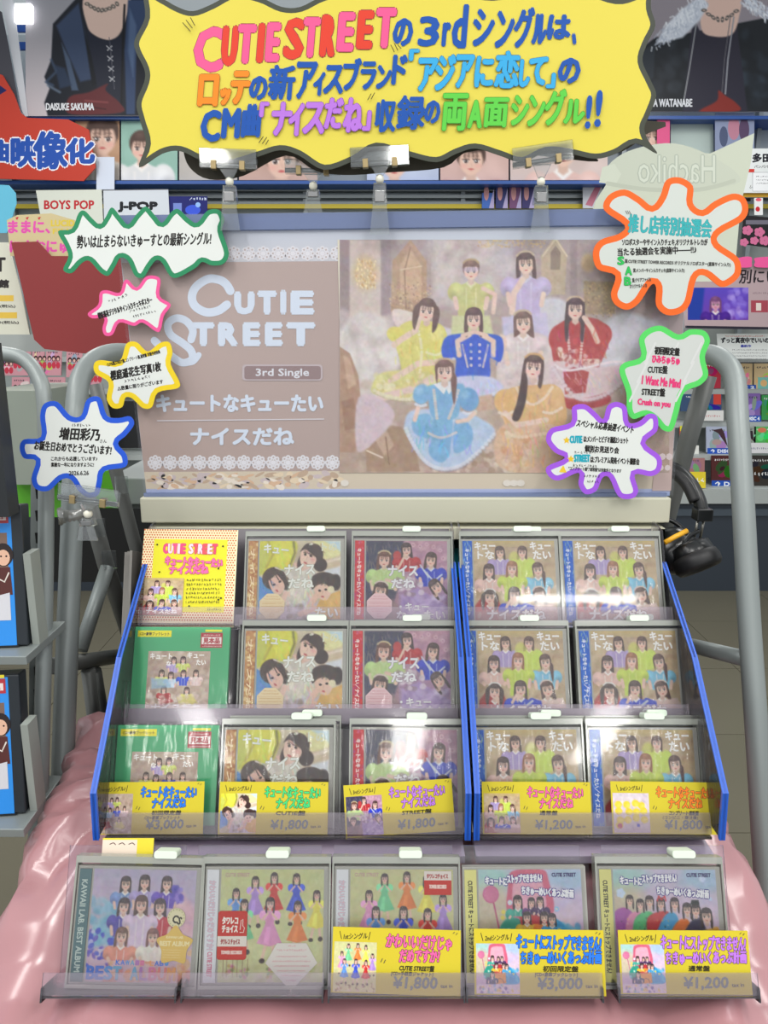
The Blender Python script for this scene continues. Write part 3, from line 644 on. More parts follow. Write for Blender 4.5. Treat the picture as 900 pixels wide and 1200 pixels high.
def cover_stop():
    c = Cv(0, 0, 120, 120, .85); bg_second(c)
    c.poly([(34, 20), (40, 2), (74, 0), (82, 12), (84, 50), (36, 50)], (214, 100, 128), 2, sm=True); c.poly([(40, 18), (46, 8), (70, 7), (75, 16), (76, 44), (42, 44)], (232, 170, 190), 2, sm=True)
    c.line([(17, 36), (28, 92)], 1.8, (190, 90, 130), 1.2); c.ell(14, 27, 9.5, 9.5, (206, 110, 150), 0, 1); c.ell(14, 27, 8.2, 8.2, (212, 120, 158), 0, 1)
    c.poly([(20, 70), (34, 52), (56, 60), (52, 84), (28, 86)], (50, 160, 140), 2, sm=True); c.poly([(78, 54), (96, 58), (118, 82), (112, 96), (78, 96)], (50, 160, 216), 2, sm=True); c.blots(52, 30, (82, 60, 114, 92), [(96, 196, 232), (40, 140, 200)], (2, 5), .6, 2)
    c.poly([(50, 70), (80, 62), (82, 94), (54, 96)], (232, 150, 50), 2); c.poly([(46, 50), (80, 48), (78, 70), (50, 72)], (196, 50, 60), 2)
    Hh = (44, 32, 36)
    for x, y, s, d in ((45, 35, 5.6, (60, 170, 150)), (61, 36, 4.4, (90, 40, 110)), (71, 35, 4.4, (70, 40, 90)), (55, 52, 5.2, (236, 190, 60)), (75, 52, 5, (236, 130, 50)), (84, 54, 5.2, (60, 160, 214))): girl(c, x, y, s, d, Hh, 0, 'half', blen=2.8)
    c.poly([(26, 96), (30, 80), (52, 84), (54, 98)], (60, 54, 110), 2); girl(c, 44, 74, 6.2, (56, 50, 110), Hh, 8, 'long', blen=2.5)
    c.line([(56, 96), (58, 86), (68, 84), (74, 90), (74, 98)], 1.2, (60, 40, 50), .8, sm=True)
    for x, y, q in ((23, 79, (130, 190, 236)), (34, 66, (150, 214, 206)), (90, 43, (150, 200, 240)), (36, 36, (220, 226, 250))): c.ell(x, y, 2.8, 2.8, q, 0, 1); c.ell(x, y, 1, 1, (250, 240, 180), 0, .8)
    for k in range(4):
        x, y = ((28, 46), (102, 72), (92, 66), (27, 52))[k]; c.ell(x, y, 2.4, 2.4, (228, 214, 90), 0, 1)
    c.poly([(0, 98), (120, 96), (120, 120), (0, 120)], (226, 206, 220), 4); c.blots(53, 30, (4, 98, 116, 118), [(120, 170, 220), (236, 230, 240), (110, 90, 170), (236, 200, 110)], (2, 5), .6, 2)
    return c
def cover_row():
    c = Cv(0, 0, 120, 120, .85); bg_second(c)
    c.poly([(0, 46), (14, 42), (26, 56), (30, 78), (4, 76), (0, 60)], (170, 80, 170), 2, sm=True); c.poly([(16, 50), (32, 48), (34, 76), (12, 74)], (226, 140, 180), 2, sm=True); c.poly([(24, 52), (42, 46), (50, 64), (34, 80), (20, 74)], (80, 190, 120), 2, sm=True)
    c.poly([(40, 50), (62, 46), (62, 70), (40, 76), (36, 64)], (200, 44, 50), 2, sm=True); c.poly([(48, 66), (60, 48), (72, 50), (72, 72), (60, 86), (42, 84)], (60, 160, 216), 2, sm=True); c.poly([(60, 80), (70, 58), (84, 54), (88, 76), (78, 86)], (236, 120, 40), 2, sm=True)
    c.poly([(72, 90), (84, 60), (100, 54), (108, 90)], (52, 46, 84), 2, sm=True); c.poly([(94, 92), (100, 70), (114, 62), (120, 66), (120, 96), (92, 96)], (236, 176, 50), 2, sm=True); c.blots(61, 30, (98, 66, 120, 94), [(246, 196, 80), (220, 150, 30)], (2, 5), .6, 2)
    c.blots(62, 40, (4, 50, 66, 82), [(246, 240, 240), (240, 190, 90), (60, 60, 60)], (.6, 1.3), .5, 1)
    for x, y, s in ((18, 34, 4.8), (30, 38, 4.8), (41, 35, 5.2), (54, 37, 5.2), (70, 37, 5.4), (84, 43, 5.6), (94, 44, 5.8), (106, 50, 7)): girl(c, x, y, s, (0, 0, 0), (46, 32, 36), 0, 'half', blen=0)
    c.line([(50, 34), (52, 29), (55, 33), (59, 29), (60, 34)], 1.6, (210, 60, 70), 1); c.poly([(88, 38), (90, 33), (98, 33), (99, 38)], (30, 26, 34), 1)
    for x, y, r in ((8, 26, 5), (104, 10, 3.6), (24, 80, 5.5), (112, 32, 2), (36, 78, 4)):
        for k in range(5): c.ell(x + r * .6 * math.cos(k * 1.257), y + r * .6 * math.sin(k * 1.257), r * .5, r * .5, (206, 222, 246) if y < 50 else (220, 240, 190), 0, 1)
    c.rect(0, 92, 120, 120, (220, 196, 216), 4)
    return c
def second_text(a, dy=0):
    w = (250, 250, 255); p = (72, 58, 150)
    a.text('キュートに', 8, 16 + dy, 25, 8, w, .5, p, 1.0, rot=-3); a.text('ストップできません!', 34, 15 + dy, 40, 9, w, .5, p, 1.0, rot=2); a.text('ちきゅーめいくあっぷ計画', 50, 27 + dy, 60, 9, w, .5, p, 1.0, rot=-4)
    a.text('CUTIE STREET', 86, 8 + dy, 28, 4, (50, 40, 110), .3)
def cover_mice():                                      # plain stand-in: a heap of small yellow toys
    c = Cv(0, 0, 120, 120, 1.6, (214, 200, 206)); c.blots(71, 50, (0, 0, 120, 110), [(236, 226, 232), (190, 176, 190)], (3, 8), .5, 4)
    g = random.Random(3)
    for i in range(13):
        x, y = 20 + (i % 4) * 26 + g.uniform(-5, 5), 34 + (i // 4) * 22 + g.uniform(-4, 4); c.ell(x, y, 12, 11, (228, 206, 60), 0, 2); c.ell(x + 3, y + 3, 7, 6, (240, 222, 96), 0, 4, .7)
    c.ell(20, 98, 8, 8, (190, 60, 90), 0, 2); c.ell(80, 96, 5, 5, (50, 60, 190), 0, 2); c.rect(0, 106, 120, 120, (206, 186, 196), 4)
    return c
COV = {k: f().fbm(len(k), 4.5, 7, .4).fbm(3 + len(k), 3, 3, .3) for k, f in dict(trio=cover_trio, purple=cover_purple, eight=cover_eight, palace=cover_palace, best=cover_best, fruits=cover_fruits, fruits_b=cover_fruits_b, stop=cover_stop, row=cover_row, mice=cover_mice).items()}
TXT = dict(trio=trio_text, purple=purple_text, eight=eight_text, best=best_text, fruits=fruits_text, fruits_b=fruits_text, stop=second_text, row=second_text, palace=palace_text, mice=lambda a: None)
def local(x0, ztop, k):                               # canvas units -> local metres
    return lambda u, v: (x0 + u * k, ztop - v * k)
def booklet(kind):
    a = Art(local(-.054, .1275, .00101)); a.slab([(0, 0), (120, 0), (120, 120), (0, 120)], (60, 50, 50)); a.grid(COV[kind]); TXT[kind](a); return a.mesh('booklet')
def obi(kind):
    c = Cv(0, 0, 14, 120, .8); a = Art(local(-.0705, .1275, .00101)); g = random.Random(9)
    if kind == 'trio':
        c.a[:] = (200, 150, 100); c.blots(1, 120, (0, 0, 14, 120), [(226, 196, 130), (170, 106, 70), (246, 232, 180), (190, 130, 90)], (1, 3.4), .7, 1.4); tx, tc = 'ナイスだね', (250, 230, 190)
    elif kind == 'purple':
        c.a[:] = (206, 62, 70); c.blots(2, 80, (0, 0, 14, 120), [(226, 130, 160), (176, 70, 150), (230, 80, 70)], (.8, 2), .6, 1.2); tx, tc = 'キュートなキューたい／ナイスだね', (250, 236, 230)
    elif kind == 'eight':
        c.a[:] = (44, 104, 206)
        for i in range(90):
            x, y = g.uniform(0, 14), g.uniform(0, 120); c.line([(x, y), (x + g.uniform(-2, 2), y + g.uniform(2, 8))], .8, g.choice([(150, 196, 236), (206, 226, 160), (90, 150, 230), (30, 70, 180)]), 1, .8)
        tx, tc = 'キュートなキューたい／ナイスだね', (236, 240, 250)
    elif kind == 'best': c.a[:] = (92, 122, 128); tx, tc = 'KAWAII LAB. BEST ALBUM', (190, 206, 200)
    elif kind in ('fruits', 'fruits_b'): c.a[:] = (226, 228, 232); tx, tc = 'かわいいだけじゃだめですか?', (214, 150, 170)
    else: c.a[:] = (224, 220, 140); tx, tc = 'CUTIE STREET キュートにストップできません!', (60, 56, 50)
    if kind in ('fruits', 'fruits_b'):
        a.slab([(0, 0), (14, 0), (14, 120), (0, 120)], (230, 230, 232)); a.grid(c); a.text(tx, 2.6, 12, 74, 8, (226, 190, 200), .25, (186, 196, 214), .35, rot=-90); a.text('CUTIE STREET', 4, 88, 26, 5.5, (216, 120, 150), .2, rot=-90)
    else:
        a.slab([(0, 0), (14, 0), (14, 120), (0, 120)], (90, 80, 70)); a.grid(c); a.text(tx, 3.4, 12, 98, 6.5, tc, .25, rot=-90)
    return a.mesh('paper_strip')
def octagon(col, ink):
    a = Art(local(0, 0, .001)); r = 20
    a.slab([(r * math.cos(PI / 8 + k * PI / 4), r * math.sin(PI / 8 + k * PI / 4)) for k in range(8)], col, .0003)
    for i, (y, w, h) in enumerate(((-13, 18, 2.2), (-9, 24, 3), (-3, 30, 1.6), (1, 32, 1.6), (5, 28, 1.4), (9, 22, 1.4))): a.scrib(-w / 2, y, w, h, ink, i, .35)
    a.line([(-17, -6), (17, -6)], .3, ink, caps=False); a.line([(-17, 6), (17, 6)], .3, ink, caps=False)
    a.line([(-2.5, 11), (2.5, 11), (2.5, 15.5), (-2.5, 15.5), (-2.5, 11)], .5, ink); return a.mesh('sticker')
# ------------------------------------------------------------------ plastics and metals of the display
ACR = clear('clear_acrylic', (248, 247, 251), .05, (200, 196, 206), .02, .03)
LIP = clear('clear_acrylic_lip', (248, 245, 249), .12, (216, 208, 218), .0, .07, fres=1.35)
KEEP = clear('keeper_plastic', (253, 253, 253), .02, (225, 228, 225), .0, .05, fres=1.35)
KEDGE = clear('keeper_rim_plastic', (240, 242, 238), .42, (206, 210, 198), .08, .12)
WRAP = clear('shrink_wrap', (254, 254, 254), .01, (240, 240, 240), .0, .07, .9, 26, 1.3)
CLIPM = clear('clip_plastic', (248, 250, 250), .05, (220, 225, 228), .05, .06, fres=1.6)
SMOKE = clear('grey_acrylic_back', (200, 194, 200), .6, (136, 130, 136), .03, .15)
BLUE = pbr('blue_edge', (38, 92, 196), .3)
TABM = pbr('pale_green_tab', (214, 228, 210), .35, spec=.5)
CASEB = pbr('case_tray', (176, 174, 166), .3)
STEEL = pbr('grey_painted_steel', (136, 143, 142), .42, .25, .5, noise=.05, scale=14)
DARKST = pbr('dark_grey_steel', (104, 106, 104), .5, .3, noise=.05, scale=10)
BEIGE = pbr('cream_board', (200, 198, 178), .5, noise=.02, scale=3)

LEAN = math.radians(25)
TIER = [P(450, 735, 1.13), P(450, 849, 1.07), P(450, 976, 1.0), P(450, 1162, .885)]
TZ = [1.13, 1.07, 1.0, .885]
NRM = Vector((0, -math.cos(LEAN), math.sin(LEAN)))
UPV = Vector((0, math.sin(LEAN), math.cos(LEAN)))
def tier_x(t, u): return (u - W / 2) / F * (TZ[t] + .015)
def tier_frame(t, u, back=0.0, up=0.0, roll=0.0, yaw=0.0):
    p = Vector((tier_x(t, u), TIER[t].y, TIER[t].z)) - NRM * back + UPV * up
    return Frame(p, LEAN, yaw, roll)

# --- clear security case with its pale green lock tab
def keeper_meshes():
    w, h, d, t = .0755, .142, .017, .0016
    m = MB(); m.box(-w, w, d - t, d, 0, h)                                  # back wall
    m.v += [(-w, .0004, .004), (w, .0004, .004), (w, .0004, h - .0075), (-w, .0004, h - .0075)]; m.f.append((8, 9, 10, 11)); m.sm.append(0)   # front window
    shell = m.mesh('case_shell')
    m = MB(); m.box(-w, w, 0, d - t, h - .0075, h); m.box(-w, w, 0, d - t, 0, .004); m.box(-w, -w + .0022, 0, d - t, .004, h - .0075); m.box(w - .0022, w, 0, d - t, .004, h - .0075)
    rim = m.mesh('case_rim')
    m = MB(); m.prism(rrect(-.0135, h - .001, .0135, h + .0075, .003), -.002, d + .001); tab = m.mesh('lock_tab')
    return shell, rim, tab
KM = keeper_meshes()
def keeper(fr, label, tab=.017, name='security_case'):
    t = thing(name, label, 'security case', group='clear security cases on the CD rack', frame=fr)
    a = obj('case_shell', KM[0], KEEP, t); b = obj('case_rim', KM[1], KEDGE, t)
    if tab is not None:
        c = obj('lock_tab', KM[2], TABM, t); c.location.x = tab
    return t
# --- jewel case CD
def cd_body():
    m = MB(); m.box(-.0728, .0728, .0035, .0135, .004, .1305); return m.mesh('case_body')
def cd_lid():
    m = MB(); m.v = [(-.0715, .0025, .004), (.0715, .0025, .004), (.0715, .0025, .1295), (-.0715, .0025, .1295)]; m.f = [(0, 1, 2, 3)]; m.sm = [0]; return m.mesh('case_lid')
CB, CL = cd_body(), cd_lid()
m = MB(); m.v = [(-.0722, .0013, .003), (.0722, .0013, .003), (.0722, .0013, .1303), (-.0722, .0013, .1303)]; m.f = [(0, 1, 2, 3)]; m.sm = [0]; WR = m.mesh('shrink_wrap')
BK = {}
OCT = {'trio': octagon((236, 216, 176), (206, 160, 90)), 'purple': octagon((230, 196, 200), (206, 130, 140))}
def cd(fr, kind, label, group, wrap=True):
    t = thing('cd_case', label, 'CD', group=group, frame=fr)
    obj('case_body', CB, CASEB, t)
    if kind not in BK: BK[kind] = (booklet(kind), obi(kind))
    o = obj('booklet', BK[kind][0], MPG, t); o.location.y = .0034
    o = obj('paper_strip', BK[kind][1], MP, t); o.location.y = .0021
    obj('case_lid', CL, KEEP, t)
    if kind in OCT:
        o = obj('sticker', OCT[kind], MP, t); o.location = (-.0335, .0019, .030)
    if wrap: obj('shrink_wrap', WR, WRAP, t)
    return t
# --- slip-cased edition in green card
def green_slip():
    a = Art(local(-.069, .130, .001)); a.slab([(0, 0), (135, 0), (135, 126), (0, 126)], (72, 172, 116), .009)
    a.rect(4, 5, 52, 14, (236, 224, 40)); a.text('CD+豪華ブックレット', 7, 12, 42, 4.6, (40, 40, 30), .12)
    a.poly([(94, 8), (125, 8), (125, 29), (94, 29)], (176, 52, 62)); a.rect(95.5, 14, 123.5, 24, (240, 226, 222)); a.text('見本品', 98, 23, 23, 8, (176, 48, 58), .4)
    a.scrib(98, 12.5, 22, 2.4, (240, 214, 210), 3, .4); a.scrib(97, 28, 26, 2.2, (240, 214, 210), 4, .4); a.rect(100, 3.5, 124, 6.6, (226, 220, 60))
    a.grid(COV['palace'], 21, 34, 109, 117); palace_text(a, 21, 34, .73)
    return a.mesh('slip_cover')
GS = []
def slip(fr, label, group, up=0):
    if not GS: GS.append(green_slip())
    t = thing('cd_box_set', label, 'CD', group=group, frame=fr)
    o = obj('slip_cover', GS[0], MPG, t); o.location.y = .006
    w = obj('shrink_wrap', WR, WRAP, t); return t

# --- price cards
EDCOL = dict(blue=(40, 120, 226), green=(70, 210, 120), purple=(186, 120, 220), pink=(234, 100, 160), orange=(244, 130, 40))
def price_card(fr, label, kind, title, ed, price, col, small, w=.140, h=.0635, name='price_card', lines=('CD', '')):
    a = Art(local(-w / 2, h, w / 130.0)); hh = h / (w / 130.0); k = hh / 58.0
    a.slab([(0, 0), (130, 0), (130, hh), (0, hh)], (206, 189, 48), .0006)
    a.text(small, 11, 11 * k, 24, 5.5, (50, 46, 30), .15, rot=3, slant=.15); a.line([(7, 4), (9, 11)], .7, (50, 46, 30)); a.line([(38, 4), (36.5, 11)], .7, (50, 46, 30))
    ph = 44 * k; a.grid(COV[kind], 2, 13 * k, 45, 13 * k + ph, 2)
    n = title
    ink = (40, 34, 60); ps = dict(bold=.5, out=ink, ow=.42)
    if len(n) == 2:
        a.text(n[0], 54, 17 * k, 66, 12 * k, col, rot=-1, slant=.1, **ps); a.text(n[1], 68, 29.5 * k, 40, 11 * k, col, rot=1, slant=.1, **ps)
    else:
        a.text(n[0], 42, 17 * k, 84, 13 * k, col, rot=-1, slant=.1, **ps); a.text(n[2], 46, 31 * k, 80, 11.5 * k, col, rot=1, slant=.1, **ps)
    for q in range(2): a.line([(51 + q * 3, 27 * k + q), (49.5 + q * 3, 30 * k + q)], .6, ink)
    a.text(ed, 68, 37 * k, 7.0 * min(len(ed), 5), 5 * k, (50, 46, 30), .22, slant=.15)
    if lines[1]: a.text(lines[1], 60, 42 * k, 42, 4.4 * k, (50, 46, 30), .15, slant=.15)
    a.text(price, 62, 54 * k, 44, 11.5 * k, (112, 122, 120), .5, rot=1, slant=.12)
    a.text('tax in', 110, 51 * k, 12, 3.2, (60, 56, 40), .1, rot=2)
    a.line([(122, 3), (123.5, 1.6)], .5, ink); a.line([(125, 4), (126.5, 2.4)], .5, ink)
    me = a.mesh('price_card'); o = obj(name, me, MP); fr.put(o); tag(o, label, 'price card', 'yellow handwritten price cards'); return o

# ------------------------------------------------------------------ the stepped rack (two modules side by side) and its five bottom trays
def side_outline(x, left):
    if left: fr = [(168, 684), (118, 905), (113, 975), (118, 990)]
    else: fr = [(779, 662), (815, 770), (850, 930), (845, 990)]
    return fr
def yz_edge(x):
    # front edge of every side panel follows the tiers: computed once from the outer right panel and reused for all four
    q = [onX(u, v, .418) for u, v in ((778, 660), (814, 770), (850, 930), (846, 985))]
    return [(p.y, p.z) for p in q]
EDGE = yz_edge(0)
def rack(x0, x1, label):
    t = thing('acrylic_cd_rack', label, 'display rack', (0, 0, 0), 'stepped acrylic racks')
    for x in (x0, x1 - .003):
        m = MB(); zb = EDGE[-1][1]; top = EDGE[0]
        out = [(EDGE[-1][0], zb)] + list(reversed(EDGE[:-1])) + [(top[0] + .02, top[1] + .045), (top[0] + .06, top[1] + .05), (EDGE[-1][0] + .40, zb)]
        m.prismx(out, x, x + .003); sp = m.build('side_panel', ACR, t)
        m = MB(); e = EDGE
        for i in range(len(e) - 1):
            (ya, za), (yb, zb_) = e[i], e[i + 1]
            m.prismx([(ya, za), (yb, zb_), (yb + .0045, zb_ + .001), (ya + .0045, za + .001)], x - .0022, x + .0052)
        m.build('blue_edge', BLUE, sp)
    for k in range(3):
        b = TIER[k]; y, z = b.y, b.z
        m = MB(); n2 = [(y - .019, z + .004), (y - .019, z + .007), (y + .050, z - .001), (y + .050, z - .004)]
        m.prismx(n2, x0 + .004, x1 - .004); m.build('shelf', LIP if k == 2 else ACR, t)
        q0 = Vector((0, y, z)) + NRM * .020 + UPV * .002; q1 = q0 + UPV * .026; q2 = q1 - NRM * .002; q3 = q0 - NRM * .002
        MB().prismx([(q0.y, q0.z), (q1.y, q1.z), (q2.y, q2.z), (q3.y, q3.z)], x0 + .004, x1 - .004).build('front_lip', LIP, t)
        q0 = Vector((0, y + .046, z)); q1 = q0 + UPV * .135; q2 = q1 - NRM * .002; q3 = q0 - NRM * .002
        MB().prismx([(q0.y, q0.z), (q1.y, q1.z), (q2.y, q2.z), (q3.y, q3.z)], x0 + .004, x1 - .004).build('back_plate', SMOKE, t)
    m = MB(); b = TIER[2]; m.box(x0 + .003, x1 - .003, b.y - .03, b.y + .34, b.z - .022, b.z - .012); m.build('base_plate', pbr('rack_base_violet', (150, 138, 156), .3), t)
    return t
rack(-.358, .105, 'stepped clear acrylic rack with blue edges holding the three left columns of CDs')
rack(.113, .420, 'stepped clear acrylic rack with blue edges holding the two right columns of CDs')

# contents: (tier, column) -> px centre
COLS = [[218, 346, 471, 599, 718], [211, 345, 472, 606, 740], [194, 325, 476, 619, 756]]
TN = ['top', 'middle', 'lower']
g1, g2, g3 = 'CDs with three girls lying on the cover', 'CDs with the violet group cover', 'CDs with eight girls on the cover'
CN = ['first', 'second', 'third', 'fourth', 'fifth']
for t in range(3):
    for cidx in range(5):
        if (t, cidx) == (0, 0): continue
        u = COLS[t][cidx]; r = random.Random(t * 9 + cidx).uniform(-.006, .006)
        fr = tier_frame(t, u, 0, .001, r); bk = tier_frame(t, u + (4 if cidx else 2), .020, .003, r)
        where = '%s row, %s column' % (TN[t], CN[cidx])
        keeper(fr, 'clear security case around the front CD, ' + where, (.017, .03, .014, .02, .016)[cidx] if cidx else .6) if cidx else None
        if cidx == 0:
            slip(tier_frame(t, u, 0, .004, .004), 'green boxed CD set with red stamp, ' + where, 'green boxed CD sets')
            tt = thing('plastic_sleeve', 'clear plastic sleeve holding the green boxed set in the %s row' % TN[t], 'sleeve', group='clear sleeves over the green sets', frame=tier_frame(t, u, 0, .001, .002))
            quad('front_sheet', -.0745, .0745, -.001, 0, .136, WRAP, tt); quad('back_sheet', -.0745, .0745, .016, 0, .138, KEEP, tt)
            continue
        kind, g, d = (None, ('trio', g1, 'CD with three girls lying head to head'), ('purple', g2, 'CD with violet cover and red paper strip'), ('eight', g3, 'CD with eight girls and blue strip'), ('eight', g3, 'CD with eight girls and blue strip'))[cidx]
        cd(fr, kind, d + ', ' + where, g)
        if (t, cidx) in ((1, 1), (2, 1), (1, 2), (2, 3), (0, 3), (2, 4), (1, 4)):   # a second copy waiting behind
            b2 = tier_frame(t, u + (-7 if (t, cidx) == (1, 1) else 6), .021, .004, -r)
            keeper(b2, 'second clear security case behind, ' + where, (.017, .036, .02, .03, .022)[cidx])
            cd(b2, kind, d.replace('CD', 'spare CD') + ' behind, ' + where, g, False)

# the polka dot sign in the top left pocket
def polka():
    
    a = Art(local(-.0705, .1400, .00125)); a.slab([(0, 0), (113, 0), (113, 112), (0, 112)], (244, 230, 186), .0012); a.level(0)
    for j in range(38):
        for i in range(38):
            x, y = .8 + i * 3.05 + (j % 2) * 1.5, 1 + j * 2.98
            if (x < 14 or x > 100.5 or y < 13 or y > 98.5) and x < 112 and y < 111: a.ell(x, y, 1.05, 1.05, (204, 92, 48), 6)
    a.level()
    a.rect(13, 12, 101, 99, (228, 220, 50)); ink = (90, 60, 70)
    x = 25
    for ch, q in zip('CUTIE STREET', ((234, 80, 130), (240, 214, 226), (236, 90, 140), (240, 214, 226), (234, 80, 130), 0, (240, 220, 230), (236, 90, 100), (240, 214, 226), (236, 90, 100), (240, 214, 226), (236, 80, 110))):
        if q: a.text(ch, x, 29, 2.2 if ch == 'I' else 4.9, 11, q, .7, (206, 60, 110), .45)
        x += 3.6 if ch == 'I' else (4 if ch == ' ' else 5.7)
    a.text('キュートなキューたい', 28, 43, 68, 10, (238, 110, 170), .6, (190, 60, 110), .4, rot=-2); a.text('ナイスだね', 34, 54, 46, 9.5, (238, 110, 170), .6, (190, 60, 110), .4, rot=1)
    for i in range(6): a.scrib(55, 63 + i * 5.2, 40, 3.6, (70, 64, 40), 20 + i, .45, rot=1)
    for x, y in ((17, 19), (96, 20), (92, 47), (22, 52), (60, 92), (94, 84), (97, 82)): a.ell(x, y, 1.2, 1.2, (40, 36, 30), 6)
    a.scrib(82, 97, 16, 3, (80, 74, 50), 31, .35)
    a.grid(COV['eight'], 5, 59, 52, 103, 1); a.text('ナイスだね', 10, 101, 36, 5, (248, 246, 240), .3)
    return a.mesh('polka_dot_sign')
o = obj('polka_dot_sign', polka(), MP); tier_frame(0, 219, .004, .006, .012).put(o)
tag(o, 'square sign with orange polka dot border and yellow middle in the top left pocket', 'sign')

# price cards on the lower row
T3 = ('キュートなキューたい', 'ナイスだね')
def row_card(t, u, up, roll, *a, **k): price_card(tier_frame(t, u, -.014, up, roll), *a, **k)
row_card(2, 181, .001, -.01, 'yellow price card with blue lettering before the lower green set', 'palace', T3, '初回限定盤', '¥3,000', EDCOL['blue'], '3rdシングル♪', lines=('', 'CD+豪華ブックレット'))
row_card(2, 323, .001, .004, 'yellow price card with green lettering in front of the three lying girls', 'trio', T3, 'CUTIE盤', '¥1,800', EDCOL['green'], '3rdシングル♪')
row_card(2, 469, .001, -.062, 'tilted yellow price card with purple lettering in front of the violet CD', 'purple', T3, 'STREET盤', '¥1,800', EDCOL['purple'], '3rdシングル♪')
row_card(2, 625, .001, .006, 'yellow price card with pink lettering reading ¥1,200', 'eight', T3, '通常盤', '¥1,200', EDCOL['pink'], '3rdシングル♪')
row_card(2, 773, .001, .012, 'yellow price card with orange lettering at the right end of the lower row', 'mice', T3, 'コンプリート通販盤', '¥1,800', EDCOL['orange'], '3rdシングル♪', lines=('', '(コンビニ・受注盤)'))
# ------------------------------------------------------------------ bottom trays, each with a CD
def tray(u0, u1, label, yaw=0):
    uc = (u0 + u1) / 2; w = (u1 - u0) / F * (TZ[3] - .02) / 2
    fr = Frame(Vector(((uc - 450) / F * (TZ[3] - .015), TIER[3].y, TIER[3].z)), LEAN)
    t = thing('acrylic_tray', label, 'display tray', group='clear single trays along the front', frame=fr)
    MB().box(-w, w, -.0215, .022, .0005, .002).build('tray_floor', LIP, t)
    MB().box(-w, w, -.0215, -.0195, .003, .0265).build('front_lip', LIP, t)
    MB().box(-w + .002, w - .008, .0235, .0255, -.003, .152).build('back_plate', ACR, t)
    MB().box(-w, -w + .002, -.024, .0225, -.003, .012).build('side_wall', ACR, t); MB().box(w - .002, w, -.024, .0225, -.003, .012).build('side_wall', ACR, t)
tray(50, 209, 'clear tray under the lilac album at the left end of the front row'); tray(213, 380, 'clear tray under the CD with the red choice sticker'); tray(384, 545, 'clear tray under the ¥1,800 card with pink lettering'); tray(545, 706, 'clear tray under the ¥3,000 card with blue lettering'); tray(722, 888, 'clear tray under the ¥1,200 card with purple lettering')
FR = [tier_frame(3, u, 0, .002, r) for u, r in ((157, .02), (311, .0), (464, .004), (617, -.004), (776, .006))]
g4 = 'CDs in single trays along the front'
